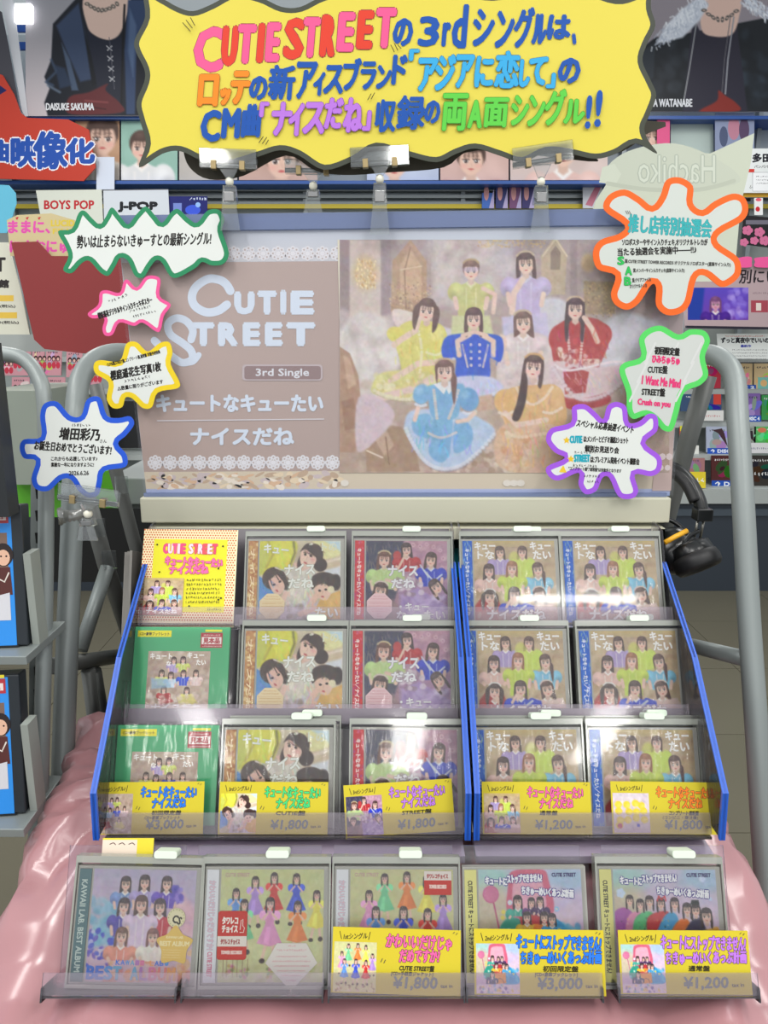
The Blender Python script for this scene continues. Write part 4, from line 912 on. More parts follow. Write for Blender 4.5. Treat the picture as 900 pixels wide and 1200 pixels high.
for i, (k, lab) in enumerate((('best', 'lilac album with yellow star sticker'), ('fruits', 'pale green CD with red choice sticker'), ('fruits_b', 'pale green CD behind the price card with pink lettering'), ('stop', 'CD showing a pink stop sign behind the price card with blue lettering'), ('row', 'CD with girls in rainbow dresses at the right end'))):
    if i != 3: keeper(FR[i], 'clear case around the ' + lab, (.03, .012, .017, 0, .03)[i])
    else:
        tt = thing('plastic_sleeve', 'crinkled clear sleeve around the CD with the pink stop sign', 'sleeve', frame=FR[i]); quad('front_sheet', -.076, .076, -.001, 0, .145, WRAP, tt); quad('back_sheet', -.076, .076, .0165, 0, .145, KEEP, tt)
    t = cd(FR[i], k, lab, g4)
    if k == 'best':
        a = Art(local(0, 0, .001)); a.slab([(10.5 * math.cos(q * PI / 12), 10.5 * math.sin(q * PI / 12)) for q in range(24)], (226, 220, 176), .0003); a.ell(0, 0, 7.6, 7.6, (232, 224, 186)); a.text('CS', -5, 4, 10, 8, (60, 56, 46), .5, rot=-20)
        for q in range(16): a.ell(9 * math.cos(q * PI / 8), 9 * math.sin(q * PI / 8), .5, .5, (120, 110, 80), 6)
        o = obj('sticker', a.mesh('sticker'), MP, t); o.location = (.047, .0019, .076); o['label'] = 'round cream sticker'
        a = Art(local(0, 0, .001)); st = [((22 if i % 2 == 0 else 15.5) * math.sin(i * PI / 5), -(22 if i % 2 == 0 else 15.5) * math.cos(i * PI / 5)) for i in range(10)]
        a.slab(st, (232, 196, 104), .0003, sm=True); a.text('BEST ALBUM', -17, 0, 34, 5, (248, 232, 176), .3); a.text('KAWAII LAB.', -10, -8, 20, 2.6, (248, 232, 176), .15)
        for i_ in range(4): a.scrib(-13, 5 + i_ * 2.6, 20, 1.5, (244, 222, 160), i_, .3)
        o = obj('sticker', a.mesh('sticker'), MP, t); o.location = (.047, .0017, .046); o['label'] = 'yellow star sticker'
    if k == 'fruits':
        a = Art(local(0, 0, .001)); a.slab([(x, -z) for x, z in rrect(-17, -26, 17, 26, 3)], (206, 48, 34), .0003); a.rect(-17, 1, 17, 12, (236, 226, 216)); a.text('タワレコ', -12, -12, 18, 7.5, (250, 240, 230), .5); a.text('チョイス', -12, -3, 18, 7.5, (250, 240, 230), .5)
        a.text('タワレコ チョイス', -13, 9.5, 22, 5.5, (170, 40, 40), .3); a.text('TOWER RECORDS', -12, 20, 24, 3.6, (250, 220, 210), .3); a.line([(9, -6), (10, -16), (12, -17), (12, -10), (14, -8), (13, -3), (9, -3)], .7, (250, 240, 230))
        o = obj('sticker', a.mesh('sticker'), MP, t); o.location = (-.0385, .0019, .0565); o['label'] = 'red and white choice sticker'
        a = Art(local(0, 0, .001)); a.slab([(-30, -3), (-17, -24), (17, -24), (30, -3), (0, 26)], (230, 224, 216), .0003)
        for i_, (y, w) in enumerate(((-20, 8), (-15, 34), (-9, 36), (-4, 44), (1, 40), (6, 32), (11, 22), (16, 12))): a.scrib(-w / 2, y, w, 3.4 if i_ == 1 else 2, (222, 150, 160), i_, .35)
        o = obj('sticker', a.mesh('sticker'), MP, t); o.location = (.031, .0019, .024); o['label'] = 'white diamond shaped sticker'
    if k == 'fruits_b':
        a = Art(local(0, 0, .001)); a.slab([(-16, -13), (16, -13), (16, 13), (-16, 13)], (206, 52, 40), .0003); a.rect(-16, -13, 16, -3, (232, 222, 214)); a.text('タワレコチョイス', -13, -5, 25, 5, (176, 40, 40), .3); a.text('TOWER RECORDS', -10, 6, 20, 4, (250, 220, 210), .3)
        o = obj('sticker', a.mesh('sticker'), MP, t); o.location = (.049, .0019, .113); o['label'] = 'red and white sticker'
price_card(tier_frame(3, 463, -.0165, .003, .028), 'yellow price card with pink lettering on the front row', 'fruits_b', ('かわいいだけじゃ', 'だめですか?'), 'CUTIE STREET盤', '¥1,800', EDCOL['pink'], '1stシングル', .146, .068, lines=('', '[CD+手帳型ジャケット]'))
price_card(tier_frame(3, 627, -.0165, .002, .012), 'yellow price card with blue lettering on the front row', 'stop', ('キュートにストップできません!', '', 'ちきゅーめいくあっぷ計画'), '初回限定盤', '¥3,000', EDCOL['blue'], '2ndシングル', .148, .068, lines=('', '[CD+豪華ブックレット]'))
price_card(tier_frame(3, 793, -.0165, .003, .005), 'yellow price card with purple lettering on the front row', 'stop', ('キュートにストップできません!', '', 'ちきゅーめいくあっぷ計画'), '通常盤', '¥1,200', EDCOL['purple'], '2ndシングル', .148, .066)
a = Art(local(-.05, .02, .001)); a.slab([(0, -20), (62, -20), (62, 36), (0, 36)], (226, 208, 60), .0006); a.rect(0, -18, 42, 34, (232, 214, 196))
for x in (9, 20, 32): a.line([(x, -13), (x + 4, -14.5), (x + 7, -12.5)], 1, (80, 50, 50), True)
o = obj('price_card', a.mesh('price_card'), MP); tier_frame(3, 157, .020, .121).put(o); tag(o, 'yellow card mostly hidden behind the lilac album, only its top edge showing', 'price card', 'yellow handwritten price cards')
# ------------------------------------------------------------------ poster on its stand
PY = 1.224
pf = Frame(P(477, 580, 1.25)); pf = Frame(Vector((pf.p.x, PY, pf.p.z)))
def photo_canvas():
    c = Cv(398, 281, 786, 554, .95, (176, 158, 152))
    c.vgrad(398, 281, 786, 400, (168, 152, 152), (178, 158, 150)); c.vgrad(398, 400, 786, 554, (182, 164, 152), (176, 150, 132))
    # palace pillars, lanterns and windows
    c.rect(410, 281, 446, 372, (204, 188, 180), 3); c.rect(398, 281, 409, 400, (150, 130, 132), 3); c.rect(447, 281, 458, 370, (156, 138, 142), 3)
    c.ell(428, 320, 15, 20, (206, 178, 134), 0, 8, .8); g = random.Random(2)
    for _ in range(90): c.ell(g.uniform(417, 441), g.uniform(303, 338), .9, 1.4, g.choice([(232, 206, 150), (196, 150, 90), (246, 228, 180)]), 0, 1, .7)
    c.poly([(460, 306), (481, 281), (500, 306), (500, 366), (458, 366)], (180, 148, 122), 2); c.poly([(468, 312), (481, 292), (494, 312), (494, 350), (470, 350)], (200, 168, 138), 2); c.line([(481, 290), (474, 318), (476, 362)], 1.5, (150, 118, 96), 1.2); c.line([(494, 312), (470, 316)], 1.5, (222, 196, 166), 1.2)
    for _ in range(160): c.ell(g.uniform(456, 506), g.uniform(330, 366), .9, .9, g.choice([(206, 170, 120), (140, 110, 92), (226, 200, 160)]), 0, 1, .6)
    c.poly([(508, 281), (600, 281), (596, 350), (506, 360)], (190, 176, 174), 6); c.blots(1, 50, (508, 284, 600, 350), [(206, 196, 196), (170, 154, 152), (222, 212, 208), (186, 176, 190)], (4, 12), .4, 6, 1.6)
    for _ in range(120): c.ell(g.uniform(560, 640), g.uniform(280, 290), 1.2, 1.0, g.choice([(214, 186, 130), (190, 160, 120)]), 0, 1, .6)
    c.poly([(634, 300), (650, 276), (664, 298), (662, 345), (634, 345)], (186, 168, 142), 2); c.poly([(645, 296), (651, 288), (657, 296), (656, 316), (645, 316)], (140, 122, 106), 1.5); c.line([(636, 300), (651, 280), (664, 300)], 2, (214, 198, 170), 1.5)
    c.rect(668, 281, 676, 350, (150, 132, 134), 3); c.rect(684, 330, 720, 368, (160, 138, 108), 3); c.ell(689, 308, 8, 11, (204, 176, 128), 0, 4, .8)
    for _ in range(140): c.ell(g.uniform(684, 724), g.uniform(330, 372), 1, 1, g.choice([(206, 176, 120), (120, 96, 72), (190, 160, 110)]), 0, 1, .6)
    c.vgrad(724, 281, 786, 400, (150, 130, 130), (166, 146, 140), .9); c.rect(765, 281, 786, 420, (148, 128, 130), 4, .8)
    # white drapes and pillows
    c.poly([(398, 392), (420, 366), (452, 374), (468, 396), (462, 450), (430, 470), (398, 440)], (206, 196, 192), 5, sm=True); c.blots(12, 40, (400, 372, 466, 450), [(222, 214, 210), (188, 176, 174), (232, 226, 224)], (4, 10), .4, 5, 1.8)
    c.poly([(462, 362), (500, 374), (494, 392), (466, 384)], (222, 206, 200), 2, sm=True); c.poly([(632, 352), (660, 352), (668, 376), (640, 420), (628, 380)], (204, 200, 208), 4, sm=True)
    c.poly([(690, 400), (730, 366), (780, 390), (784, 440), (760, 450), (700, 430)], (200, 198, 206), 6, sm=True); c.blots(13, 30, (700, 380, 780, 440), [(214, 212, 220), (184, 180, 190)], (4, 10), .4, 5, 2)
    c.poly([(500, 384), (540, 390), (536, 420), (504, 416)], (206, 204, 214), 3, sm=True)
    c.blots(14, 120, (398, 440, 786, 554), [(196, 176, 160), (160, 134, 116), (214, 196, 182), (178, 150, 130)], (4, 12), .45, 5)
    # brown crystals
    c.poly([(398, 406), (410, 414), (420, 440), (426, 500), (416, 530), (398, 530)], (172, 136, 112), 2, sm=False); c.poly([(402, 416), (410, 420), (418, 450), (408, 456)], (196, 160, 136), 2); c.poly([(400, 470), (414, 466), (424, 500), (404, 505)], (146, 104, 82), 2, .7)
    c.poly([(428, 520), (452, 498), (470, 500), (488, 530), (492, 552), (430, 552)], (164, 132, 106), 2); c.poly([(440, 516), (452, 502), (462, 522), (450, 534)], (190, 160, 134), 2); c.line([(430, 528), (448, 536)], 2, (220, 200, 180), 1.5); c.line([(452, 512), (456, 544)], 1.5, (140, 106, 84), 1.2)
    c.poly([(612, 520), (640, 522), (652, 548), (612, 552)], (166, 140, 118), 2); c.line([(622, 524), (640, 540)], 2, (206, 186, 166), 1.5)
    c.blots(15, 60, (500, 530, 650, 553), [(214, 196, 176), (150, 120, 96), (228, 214, 196)], (2, 5), .6, 2)
    H = (74, 54, 52)
    sk = (228, 198, 182)
    # back row
    girl(c, 552, 317, 10.5, (196, 196, 128), (96, 70, 62), 0, 'up', sk, blen=6.4, trim=(218, 216, 170), band=(180, 156, 120)); c.line([(578, 366), (580, 345), (566, 338)], 5, sk, 2); c.poly([(530, 370), (574, 370), (580, 404), (528, 400)], (206, 210, 160), 3)
    c.ell(552, 316, 10, 3, (190, 180, 214), 0, 2, .55)
    girl(c, 616, 309, 11.5, (188, 172, 208), (66, 48, 48), -3, 'half', sk, blen=6.2, band=(206, 190, 160), trim=(206, 200, 222)); c.line([(600, 366), (602, 344), (612, 328)], 7, sk, 2); c.poly([(588, 372), (640, 366), (644, 400), (590, 398)], (198, 190, 220), 3, .9)
    # left girl in yellow
    c.poly([(462, 392), (480, 376), (516, 380), (522, 400), (516, 446), (478, 452), (468, 420)], (216, 208, 116), 2, sm=True); c.ell(464, 392, 11, 9, (222, 212, 104), 20, 2); c.ell(508, 396, 16, 18, (220, 210, 110), -10, 2); c.ell(510, 390, 9, 9, (232, 224, 140), 0, 5, .7)
    c.poly([(436, 452), (450, 436), (500, 436), (514, 460), (480, 468), (440, 462)], (214, 206, 132), 3, sm=True); c.line([(462, 404), (470, 398), (486, 388)], 7, sk, 2); c.line([(518, 424), (490, 426), (458, 446)], 7, sk, 2); c.line([(510, 442), (478, 458), (444, 470), (430, 520)], 9, (222, 196, 188), 3, sm=True)
    c.blots(16, 30, (440, 440, 500, 466), [(230, 222, 160), (200, 186, 120), (238, 232, 200)], (2, 5), .6, 2); c.poly([(420, 466), (450, 470), (462, 490), (436, 520), (418, 526)], (206, 186, 194), 3, sm=True)
    folds(c, 31, (462, 386, 518, 460), (214, 206, 118), 50, 80, 12, 1.5, .4); frill(c, [(436, 456), (452, 464), (476, 468), (500, 464), (514, 458)], (228, 220, 190), 2.4, .8, (170, 160, 120)); frill(c, [(490, 386), (494, 410), (492, 436)], (230, 224, 176), 1.8); frill(c, [(498, 412), (510, 416), (520, 412)], (230, 224, 180), 1.8)
    girl(c, 500, 364, 11.5, (0, 0, 0), (78, 56, 52), 8, 'twin', sk, blen=0); c.line([(488, 388), (492, 374)], 4, sk, 1.5)
    # white dress girl
    c.poly([(588, 398), (640, 394), (648, 440), (640, 474), (588, 476)], (214, 198, 196), 3, sm=True); c.blots(17, 40, (590, 400, 646, 470), [(226, 214, 214), (196, 176, 176)], (2, 6), .5, 2.5)
    girl(c, 613, 378, 11.5, (216, 200, 200), (88, 64, 58), -4, 'long', sk, blen=4.2, band=(196, 176, 150), trim=(232, 224, 222)); c.ell(588, 402, 6, 10, sk, 0, 2)
    # red dress
    c.poly([(646, 400), (660, 376), (700, 374), (714, 398), (700, 440), (716, 470), (680, 480), (660, 474), (652, 440)], (172, 62, 60), 2, sm=True); c.ell(655, 396, 12, 16, (176, 58, 58), 10, 2); c.ell(703, 392, 14, 14, (178, 62, 58), -20, 2); c.line([(656, 410), (660, 424), (700, 424)], 7, sk, 2); c.line([(700, 400), (694, 386), (686, 374)], 6, sk, 2)
    c.poly([(646, 424), (700, 430), (740, 428), (730, 450), (690, 466), (656, 462)], (214, 190, 192), 3, sm=True); c.poly([(660, 436), (672, 430), (690, 436), (686, 460), (662, 462)], (166, 60, 58), 2); c.line([(650, 428), (668, 434), (720, 424), (742, 430)], 3, (232, 220, 222), 2, sm=True)
    folds(c, 32, (650, 382, 712, 424), (174, 62, 60), 50, 85, 10, 1.5, .45); folds(c, 33, (660, 432, 734, 458), (210, 188, 192), 40, 70, 10, 1.4, .4); frill(c, [(646, 426), (656, 444), (676, 466), (700, 466), (724, 452), (742, 430)], (222, 206, 210), 2.6, .8, (160, 130, 134)); frill(c, [(664, 382), (666, 400), (668, 420)], (222, 196, 190), 1.8); frill(c, [(684, 382), (682, 400), (680, 420)], (222, 196, 190), 1.8)
    girl(c, 674, 362, 11.5, (0, 0, 0), (58, 42, 44), 2, 'long', sk, blen=0, band=(206, 180, 150)); c.ell(674, 400, 3, 4, (200, 70, 70), 0, 1); c.line([(688, 378), (684, 372)], 5, sk, 1.5)
    c.blots(18, 26, (656, 410, 694, 428), [(196, 90, 84), (150, 48, 48), (226, 196, 190)], (1.5, 4), .6, 1.5)
    # centre girl in royal blue
    c.poly([(518, 404), (530, 392), (580, 392), (590, 404), (586, 424), (574, 420), (572, 444), (536, 444), (534, 420), (520, 420)], (46, 84, 200), 2, sm=True); c.poly([(534, 442), (576, 442), (590, 458), (560, 466), (528, 460)], (196, 200, 228), 3, sm=True)
    c.line([(542, 404), (548, 430)], 2.4, (196, 186, 200), 1.2); c.line([(572, 404), (566, 430)], 2.4, (196, 186, 200), 1.2)
    for k in range(4): c.ell(552, 404 + k * 8, 1.8, 1.8, (206, 196, 214), 0, 1); c.ell(562, 404 + k * 8, 1.8, 1.8, (206, 196, 214), 0, 1)
    c.line([(538, 416), (536, 400), (550, 392)], 6, sk, 2); c.line([(578, 416), (578, 400), (564, 392)], 6, sk, 2)
    folds(c, 34, (524, 396, 586, 438), (50, 88, 204), 40, 85, 9, 1.4, .4); folds(c, 35, (530, 444, 586, 460), (196, 200, 226), 30, 80, 9, 1.3, .4); frill(c, [(528, 460), (545, 466), (564, 466), (590, 458)], (214, 214, 232), 2.4, .8, (150, 140, 160))
    girl(c, 555, 374, 10.8, (0, 0, 0), (72, 52, 52), 0, 'half', sk, blen=0); c.line([(542, 393), (556, 389), (570, 393)], 4.5, sk, 1.5)
    c.poly([(552, 466), (576, 462), (580, 480), (560, 482)], (196, 160, 140), 3)
    # front girl in light blue
    LB = (118, 172, 214)
    c.poly([(474, 496), (486, 480), (540, 482), (566, 492), (580, 506), (562, 528), (534, 547), (506, 546), (490, 530), (478, 512)], (178, 198, 224), 3, sm=True)
    for P4 in ([(484, 490), (504, 486), (506, 512), (486, 508)], [(508, 490), (530, 490), (524, 534), (506, 520)], [(534, 492), (552, 500), (552, 520), (532, 530)], [(504, 520), (518, 512), (528, 528), (518, 542), (504, 534)]): c.poly(P4, LB, 2.5, sm=True)
    folds(c, 30, (484, 488, 552, 524), LB, 34, 95, 14, 1.6, .5); frill(c, [(474, 498), (484, 520), (498, 540), (516, 549), (538, 546), (560, 530), (580, 508)], (216, 222, 234), 2.6, .8, (150, 150, 170)); frill(c, [(500, 506), (512, 512), (522, 512), (536, 506)], (206, 200, 200), 1.8)
    c.poly([(502, 452), (542, 450), (540, 472), (534, 490), (508, 490), (502, 470)], LB, 2.5, sm=True); c.ell(494, 462, 10, 12, LB, 15, 2.5); c.ell(549, 468, 12, 14, (106, 160, 206), -15, 2.5); c.ell(491, 458, 4.5, 5, (150, 196, 228), 0, 4, .7); c.ell(545, 462, 5, 5, (144, 190, 224), 0, 4, .7)
    frill(c, [(485, 472), (492, 476), (500, 474)], (214, 220, 232), 2); frill(c, [(541, 482), (548, 485), (558, 482)], (214, 220, 232), 2); c.line([(490, 478), (486, 492)], 5, sk, 2); c.line([(556, 484), (548, 492), (536, 494)], 5, sk, 2)
    frill(c, [(508, 454), (510, 472), (512, 490)], (208, 198, 192), 2); frill(c, [(538, 454), (532, 474), (526, 490)], (208, 198, 192), 2); c.poly([(508, 450), (520, 462), (523, 456), (526, 462), (536, 449), (522, 446)], (222, 222, 226), 1.5)
    girl(c, 521, 435, 11.8, (0, 0, 0), (88, 62, 56), -3, 'side', sk, blen=0, band=(196, 170, 140))
    # front girl in orange
    c.poly([(586, 470), (600, 454), (650, 452), (662, 470), (658, 500), (600, 506), (590, 490)], (216, 172, 116), 2, sm=True); c.ell(591, 470, 12, 14, (222, 176, 112), 0, 2); c.ell(645, 466, 14, 16, (220, 176, 122), 0, 2); c.poly([(586, 500), (640, 496), (662, 510), (650, 552), (586, 548)], (212, 176, 146), 3, sm=True); c.blots(19, 30, (586, 505, 620, 548), [(226, 176, 120), (206, 150, 100), (226, 206, 180)], (3, 6), .5, 2)
    c.line([(592, 484), (606, 498), (640, 492)], 6, sk, 2)
    folds(c, 36, (586, 456, 660, 546), (216, 174, 124), 70, 85, 14, 1.6, .4); frill(c, [(604, 452), (612, 466), (624, 474), (638, 466), (648, 452)], (230, 208, 184), 2); frill(c, [(583, 482), (592, 486), (602, 482)], (232, 212, 190), 2); frill(c, [(634, 482), (646, 484), (658, 478)], (232, 212, 190), 2); frill(c, [(590, 506), (610, 512), (640, 508), (660, 512)], (232, 206, 176), 2.4)
    girl(c, 625, 430, 12.4, (0, 0, 0), (66, 46, 44), 6, 'half', sk, blen=0, band=(214, 170, 120)); c.poly([(612, 440), (606, 470), (600, 490), (608, 492), (616, 470), (618, 444)], (70, 50, 48), 2, sm=True)
    c.fbm(4, 5.0, 8, .4); c.fbm(8, 3.5, 3, .3)
    c.a[:] = c.a * .88 + np.array((196, 186, 190)) * .12  # whitish haze of the clear cover sheet mixed into the print colours
    return c
def poster():
    a = Art(pf.uv); Q = [(136, 254), (812, 245), (785, 577), (172, 581)]
    a.slab(Q, (196, 196, 206), .002)
    def strip(y0, y1, c0, c1):
        f = lambda t, y: (136 + (172 - 136) * (y - 254) / 327 + t * ((812 - 27 * (y - 245) / 332) - (136 + 36 * (y - 254) / 327)), y - 8 * t * (1 - (y - 250) / 330))
        p = [f(i / 12, y0) for i in range(13)] + [f(i / 12, y1) for i in range(13)]
        a.up(); a.add(p, [q for i in range(12) for q in ((i, i + 1, 14 + i), (i, 14 + i, 13 + i))], [c0] * 13 + [c1] * 13)
    strip(255, 272, (166, 184, 222), (150, 170, 210)); strip(272, 308, (196, 202, 216), (204, 204, 210)); strip(552, 574, (212, 198, 176), (206, 192, 172)); strip(573, 581, (176, 182, 214), (140, 160, 206))
    # brown lettered half
    a.up(); a.add([(143, 308), (400, 306), (403, 552), (169, 553)], [(0, 1, 2), (0, 2, 3)], [(186, 166, 160), (180, 160, 154), (176, 156, 150), (178, 156, 148)])
    g = random.Random(7)
    a.level(0)
    for i in range(110): x = g.uniform(176, 396); a.ell(x, g.uniform(555, 571), g.uniform(3, 9), g.uniform(1.5, 4), g.choice([(226, 206, 176), (190, 164, 140), (232, 220, 206), (200, 184, 186), (214, 178, 146)]), 10, g.uniform(-30, 30))
    a.level()
    for row, (xa, xb, y) in enumerate(((268, 398, 297), (176, 400, 542))):
        n = int((xb - xa) / 17.3)
        for i in range(n + 1):
            x = xa + 6 + i * 17.3
            if x > xb: continue
            a.level(0); a.line([(x - 9, y + 1), (x + 9, y + 1)], 6, (206, 200, 204), caps=False); a.level(1)
            for k in range(8): cx, cy = x + 6 * math.cos(k * PI / 4), y + 6 * math.sin(k * PI / 4); a.ell(cx, cy, 3.0, 3.0, (222, 220, 226), 8)
            a.level(2)
            for k in range(8): cx, cy = x + 6 * math.cos(k * PI / 4), y + 6 * math.sin(k * PI / 4); a.ell(cx, cy, 1.2, 1.2, (190, 176, 174), 6)
            a.ell(x, y, 3, 3, (226, 224, 230), 8); a.level(); a.z = a.base0
    a.z += 12
    L = (212, 222, 238)
    # logo: swash C and S, small capitals
    a.line([(270, 341), (265, 333), (257, 328), (244, 327), (230, 336), (225, 348), (229, 359), (242, 366), (256, 364), (266, 357)], 10, L, True)
    a.line([(224, 398), (226, 387), (218, 376), (206, 373), (197, 380), (200, 392), (214, 402), (224, 411), (225, 421), (214, 425), (202, 418), (190, 408), (181, 399)], 9, L, True); a.line([(214, 425), (226, 424), (233, 416)], 7, L, True)
    for ch, x0, x1, y0, y1 in (('U', 274, 299, 341, 369), ('T', 301, 325, 340, 369), ('I', 328, 336, 339, 369), ('E', 340, 369, 340, 369), ('T', 225, 252, 377, 406), ('R', 255, 280, 377, 406), ('E', 284, 306, 377, 406), ('E', 310, 332, 377, 406), ('T', 335, 370, 377, 406)):
        a.text(ch, x0 + 3, y1 - 2.6, x1 - x0 - 6, y1 - y0 - 5.4, L, 2.6)
    a.poly([(x, y) for x, y in [(p[0], p[1]) for p in rrect(284, 427, 378, 446, 4)]], (190, 176, 180)); a.poly(rrect(286.5, 429, 376, 444.5, 3), (146, 124, 124)); a.text('3rd Single', 300, 443, 62, 11, (220, 220, 228), .3)
    a.text('キュートなキューたい', 184, 482, 194, 19, L, 1.1); a.line([(184, 493), (380, 491)], 1.3, (214, 208, 214), caps=False); a.text('ナイスだね', 224, 521, 120, 19, L, 1.1)
    a.line([(397, 281), (404, 553)], 3, (222, 216, 196), caps=False)
    a.grid(photo_canvas())
    a.poly([(784, 281), (808, 281), (789, 520), (784, 520)], (168, 150, 150)); a.poly([(400, 281), (400, 277), (800, 273), (800, 281)], (196, 202, 214)); a.poly([(784, 500), (790, 500), (786, 575), (764, 575), (766, 554), (784, 554)], (196, 172, 166))
    for x in (768, 776, 784): a.ell(x, 535, 4, 4, (216, 200, 200), 8); a.ell(x - 2, 548, 3.5, 3.5, (218, 204, 204), 8)
    for x in (602, 594, 610, 404): a.ell(x, 566, 5, 4, (224, 216, 206), 8)
    return a.mesh('poster_print')
t = thing('poster_stand', 'wide pop group poster in a clear holder standing on a cream bar', 'poster', frame=pf)
obj('poster_print', poster(), MP, t)
q = [pf.uv(*p) for p in ((133, 252), (815, 243), (788, 580), (170, 584))]
m = MB(); m.v = [(a_, -.0035, b_) for a_, b_ in q]; m.f = [(0, 1, 2, 3)]; m.sm = [0]; m.build('front_sheet', clear('poster_cover_sheet', (254, 254, 254), .05, (214, 218, 232), .0, .05, fres=1.3), t)
x0 = pf.uv(168, 596)[0]; x1 = pf.uv(782, 590)[0]; zb = pf.uv(477, 610)[1]
MB().box(x0, x1, -.016, .03, zb, -.002).build('base_bar', BEIGE, t, .002)
MB().box(x0 + .004, x1 - .004, -.006, .004, -.003, .004).build('bottom_channel', clear('blue_channel', (170, 185, 225), .4, (160, 178, 222), .05), t)
q = [pf.uv(*p) for p in ((134, 253), (814, 244), (813, 263), (136, 272))]
MB().prism(q, -.0055, .003).build('top_channel', clear('blue_channel'), t)

# ------------------------------------------------------------------ lettered cut-out cards
def inset(pts, d):
    n = len(pts); out = []
    area_ = sum(pts[i][0] * pts[(i + 1) % n][1] - pts[(i + 1) % n][0] * pts[i][1] for i in range(n)); sg = 1 if area_ > 0 else -1
    for i in range(n):
        a, b = pts[i - 1], pts[(i + 1) % n]; dx, dy = b[0] - a[0], b[1] - a[1]; l = math.hypot(dx, dy) or 1
        q = (pts[i][0] - sg * dy / l * d, pts[i][1] + sg * dx / l * d)
        m = 1e9
        for j in range(n):
            x1, y1 = pts[j]; x2, y2 = pts[(j + 1) % n]; ex, ey = x2 - x1, y2 - y1
            t = max(0, min(1, ((q[0] - x1) * ex + (q[1] - y1) * ey) / (ex * ex + ey * ey + 1e-9))); m = min(m, (q[0] - x1 - t * ex) ** 2 + (q[1] - y1 - t * ey) ** 2)
        if m >= (d * .86) ** 2: out.append(q)
    return out
def splash(name, label, y, outline, border, bw, fn, face=(226, 230, 226), lean=0, cat='sign', mat=None, group=None):
    cx = sum(p[0] for p in outline) / len(outline); cy = sum(p[1] for p in outline) / len(outline)
    fr = Frame(onY(cx, cy, y), lean); o2 = smooth(outline, True, 4)
    a = Art(fr.uv); a.slab(o2, border, .0012); a.poly(inset(o2, bw), face); fn(a)
    o = obj(name, a.mesh(name), mat or MP); fr.put(o); return tag(o, label, cat, group)
gp = 'splash-shaped handwritten cards around the poster'
K = (38, 36, 34)
def f(a):
    a.text('勢いは止まらないきゅーすとの最新シングル!', 90, 291, 157, 15, K, .42, rot=1.5, slant=.08)
splash('splash_card', 'long wavy green-edged card at the top left corner of the poster', 1.206, [(68, 271), (84, 268), (92, 250), (99, 247), (108, 256), (117, 263), (124, 254), (131, 243), (141, 254), (150, 263), (160, 251), (171, 242), (182, 253), (190, 261), (200, 249), (209, 245), (221, 256), (231, 261), (243, 247), (257, 246), (263, 258), (260, 270), (268, 296), (262, 309), (248, 311), (237, 307), (229, 314), (209, 325), (199, 323), (190, 308), (183, 305), (176, 313), (168, 325), (158, 323), (150, 306), (141, 302), (135, 312), (127, 323), (117, 319), (105, 306), (96, 308), (84, 320), (74, 316), (80, 301), (76, 288)], (48, 140, 96), 5.5, f, group=gp)
def f(a):
    a.scrib(128, 356, 24, 5, K, 1, .5, rot=20); a.text('櫻庭遥花デジタルサイン入りチェキポスター', 116, 374, 66, 7.5, K, .35, rot=17); a.scrib(152, 367, 24, 4, K, 2, .45, rot=14); a.scrib(156, 373, 26, 4, K, 3, .45, rot=14)
splash('splash_card', 'small pink-edged splash card above the yellow-edged one', 1.204, [(103, 367), (115, 357), (117, 343), (125, 340), (140, 343), (145, 330), (150, 328), (160, 337), (170, 325), (180, 323), (188, 328), (187, 347), (200, 357), (192, 370), (188, 387), (182, 388), (167, 378), (157, 382), (140, 378), (132, 392), (123, 393), (120, 385), (122, 373), (108, 373)], (240, 92, 156), 4, f, group=gp)
def f(a):
    a.text('CUTIE盤,STREET盤,コンプリート盤,通常盤 早期予約特典', 126, 430, 64, 4.6, K, .18, rot=14); a.text('櫻庭遥花生写真1枚', 130, 446, 60, 11, K, .5, rot=11, slant=.1); a.scrib(146, 449, 30, 4.5, K, 5, .5, rot=10); a.text('△数量に限りがございます', 138, 458, 54, 5, K, .2, rot=9)
splash('splash_card', 'yellow-edged splash card on the left edge of the poster', 1.203, [(110, 427), (117, 422), (140, 423), (148, 403), (160, 401), (173, 412), (187, 402), (198, 401), (202, 413), (200, 427), (210, 447), (208, 455), (185, 460), (178, 477), (167, 478), (155, 467), (147, 466), (143, 477), (132, 478), (125, 467), (127, 448), (112, 438)], (240, 210, 44), 6, f, group=gp)
def f(a):
    a.scrib(84, 500, 22, 4, K, 8, .5, rot=-2); a.text('増田彩乃', 69, 515, 47, 14, K, .6, rot=-2, slant=.1); a.text('さん', 117, 519, 8, 4, K, .1); a.text('お誕生日おめでとうございます!', 40, 527, 90, 11, K, .4, rot=-4, slant=.05)
    a.text('これからも応援しています♪', 60, 540, 54, 5, K, .18, rot=0); a.text('素敵な一年になりますように!', 60, 547, 50, 5, K, .18, rot=0); a.text('2026.6.26', 81, 557, 23, 5, K, .15, rot=1)
splash('splash_card', 'large blue-edged splash card held in a clear clip at the lower left', 1.05, [(23, 525), (28, 515), (48, 512), (47, 487), (52, 473), (67, 471), (82, 487), (95, 487), (102, 468), (117, 466), (125, 487), (138, 490), (152, 488), (157, 497), (148, 510), (138, 520), (148, 533), (147, 547), (123, 552), (119, 566), (115, 580), (103, 583), (92, 575), (83, 562), (72, 562), (57, 575), (42, 573), (37, 560), (42, 540), (28, 537)], (44, 92, 214), 6, f, group=gp)
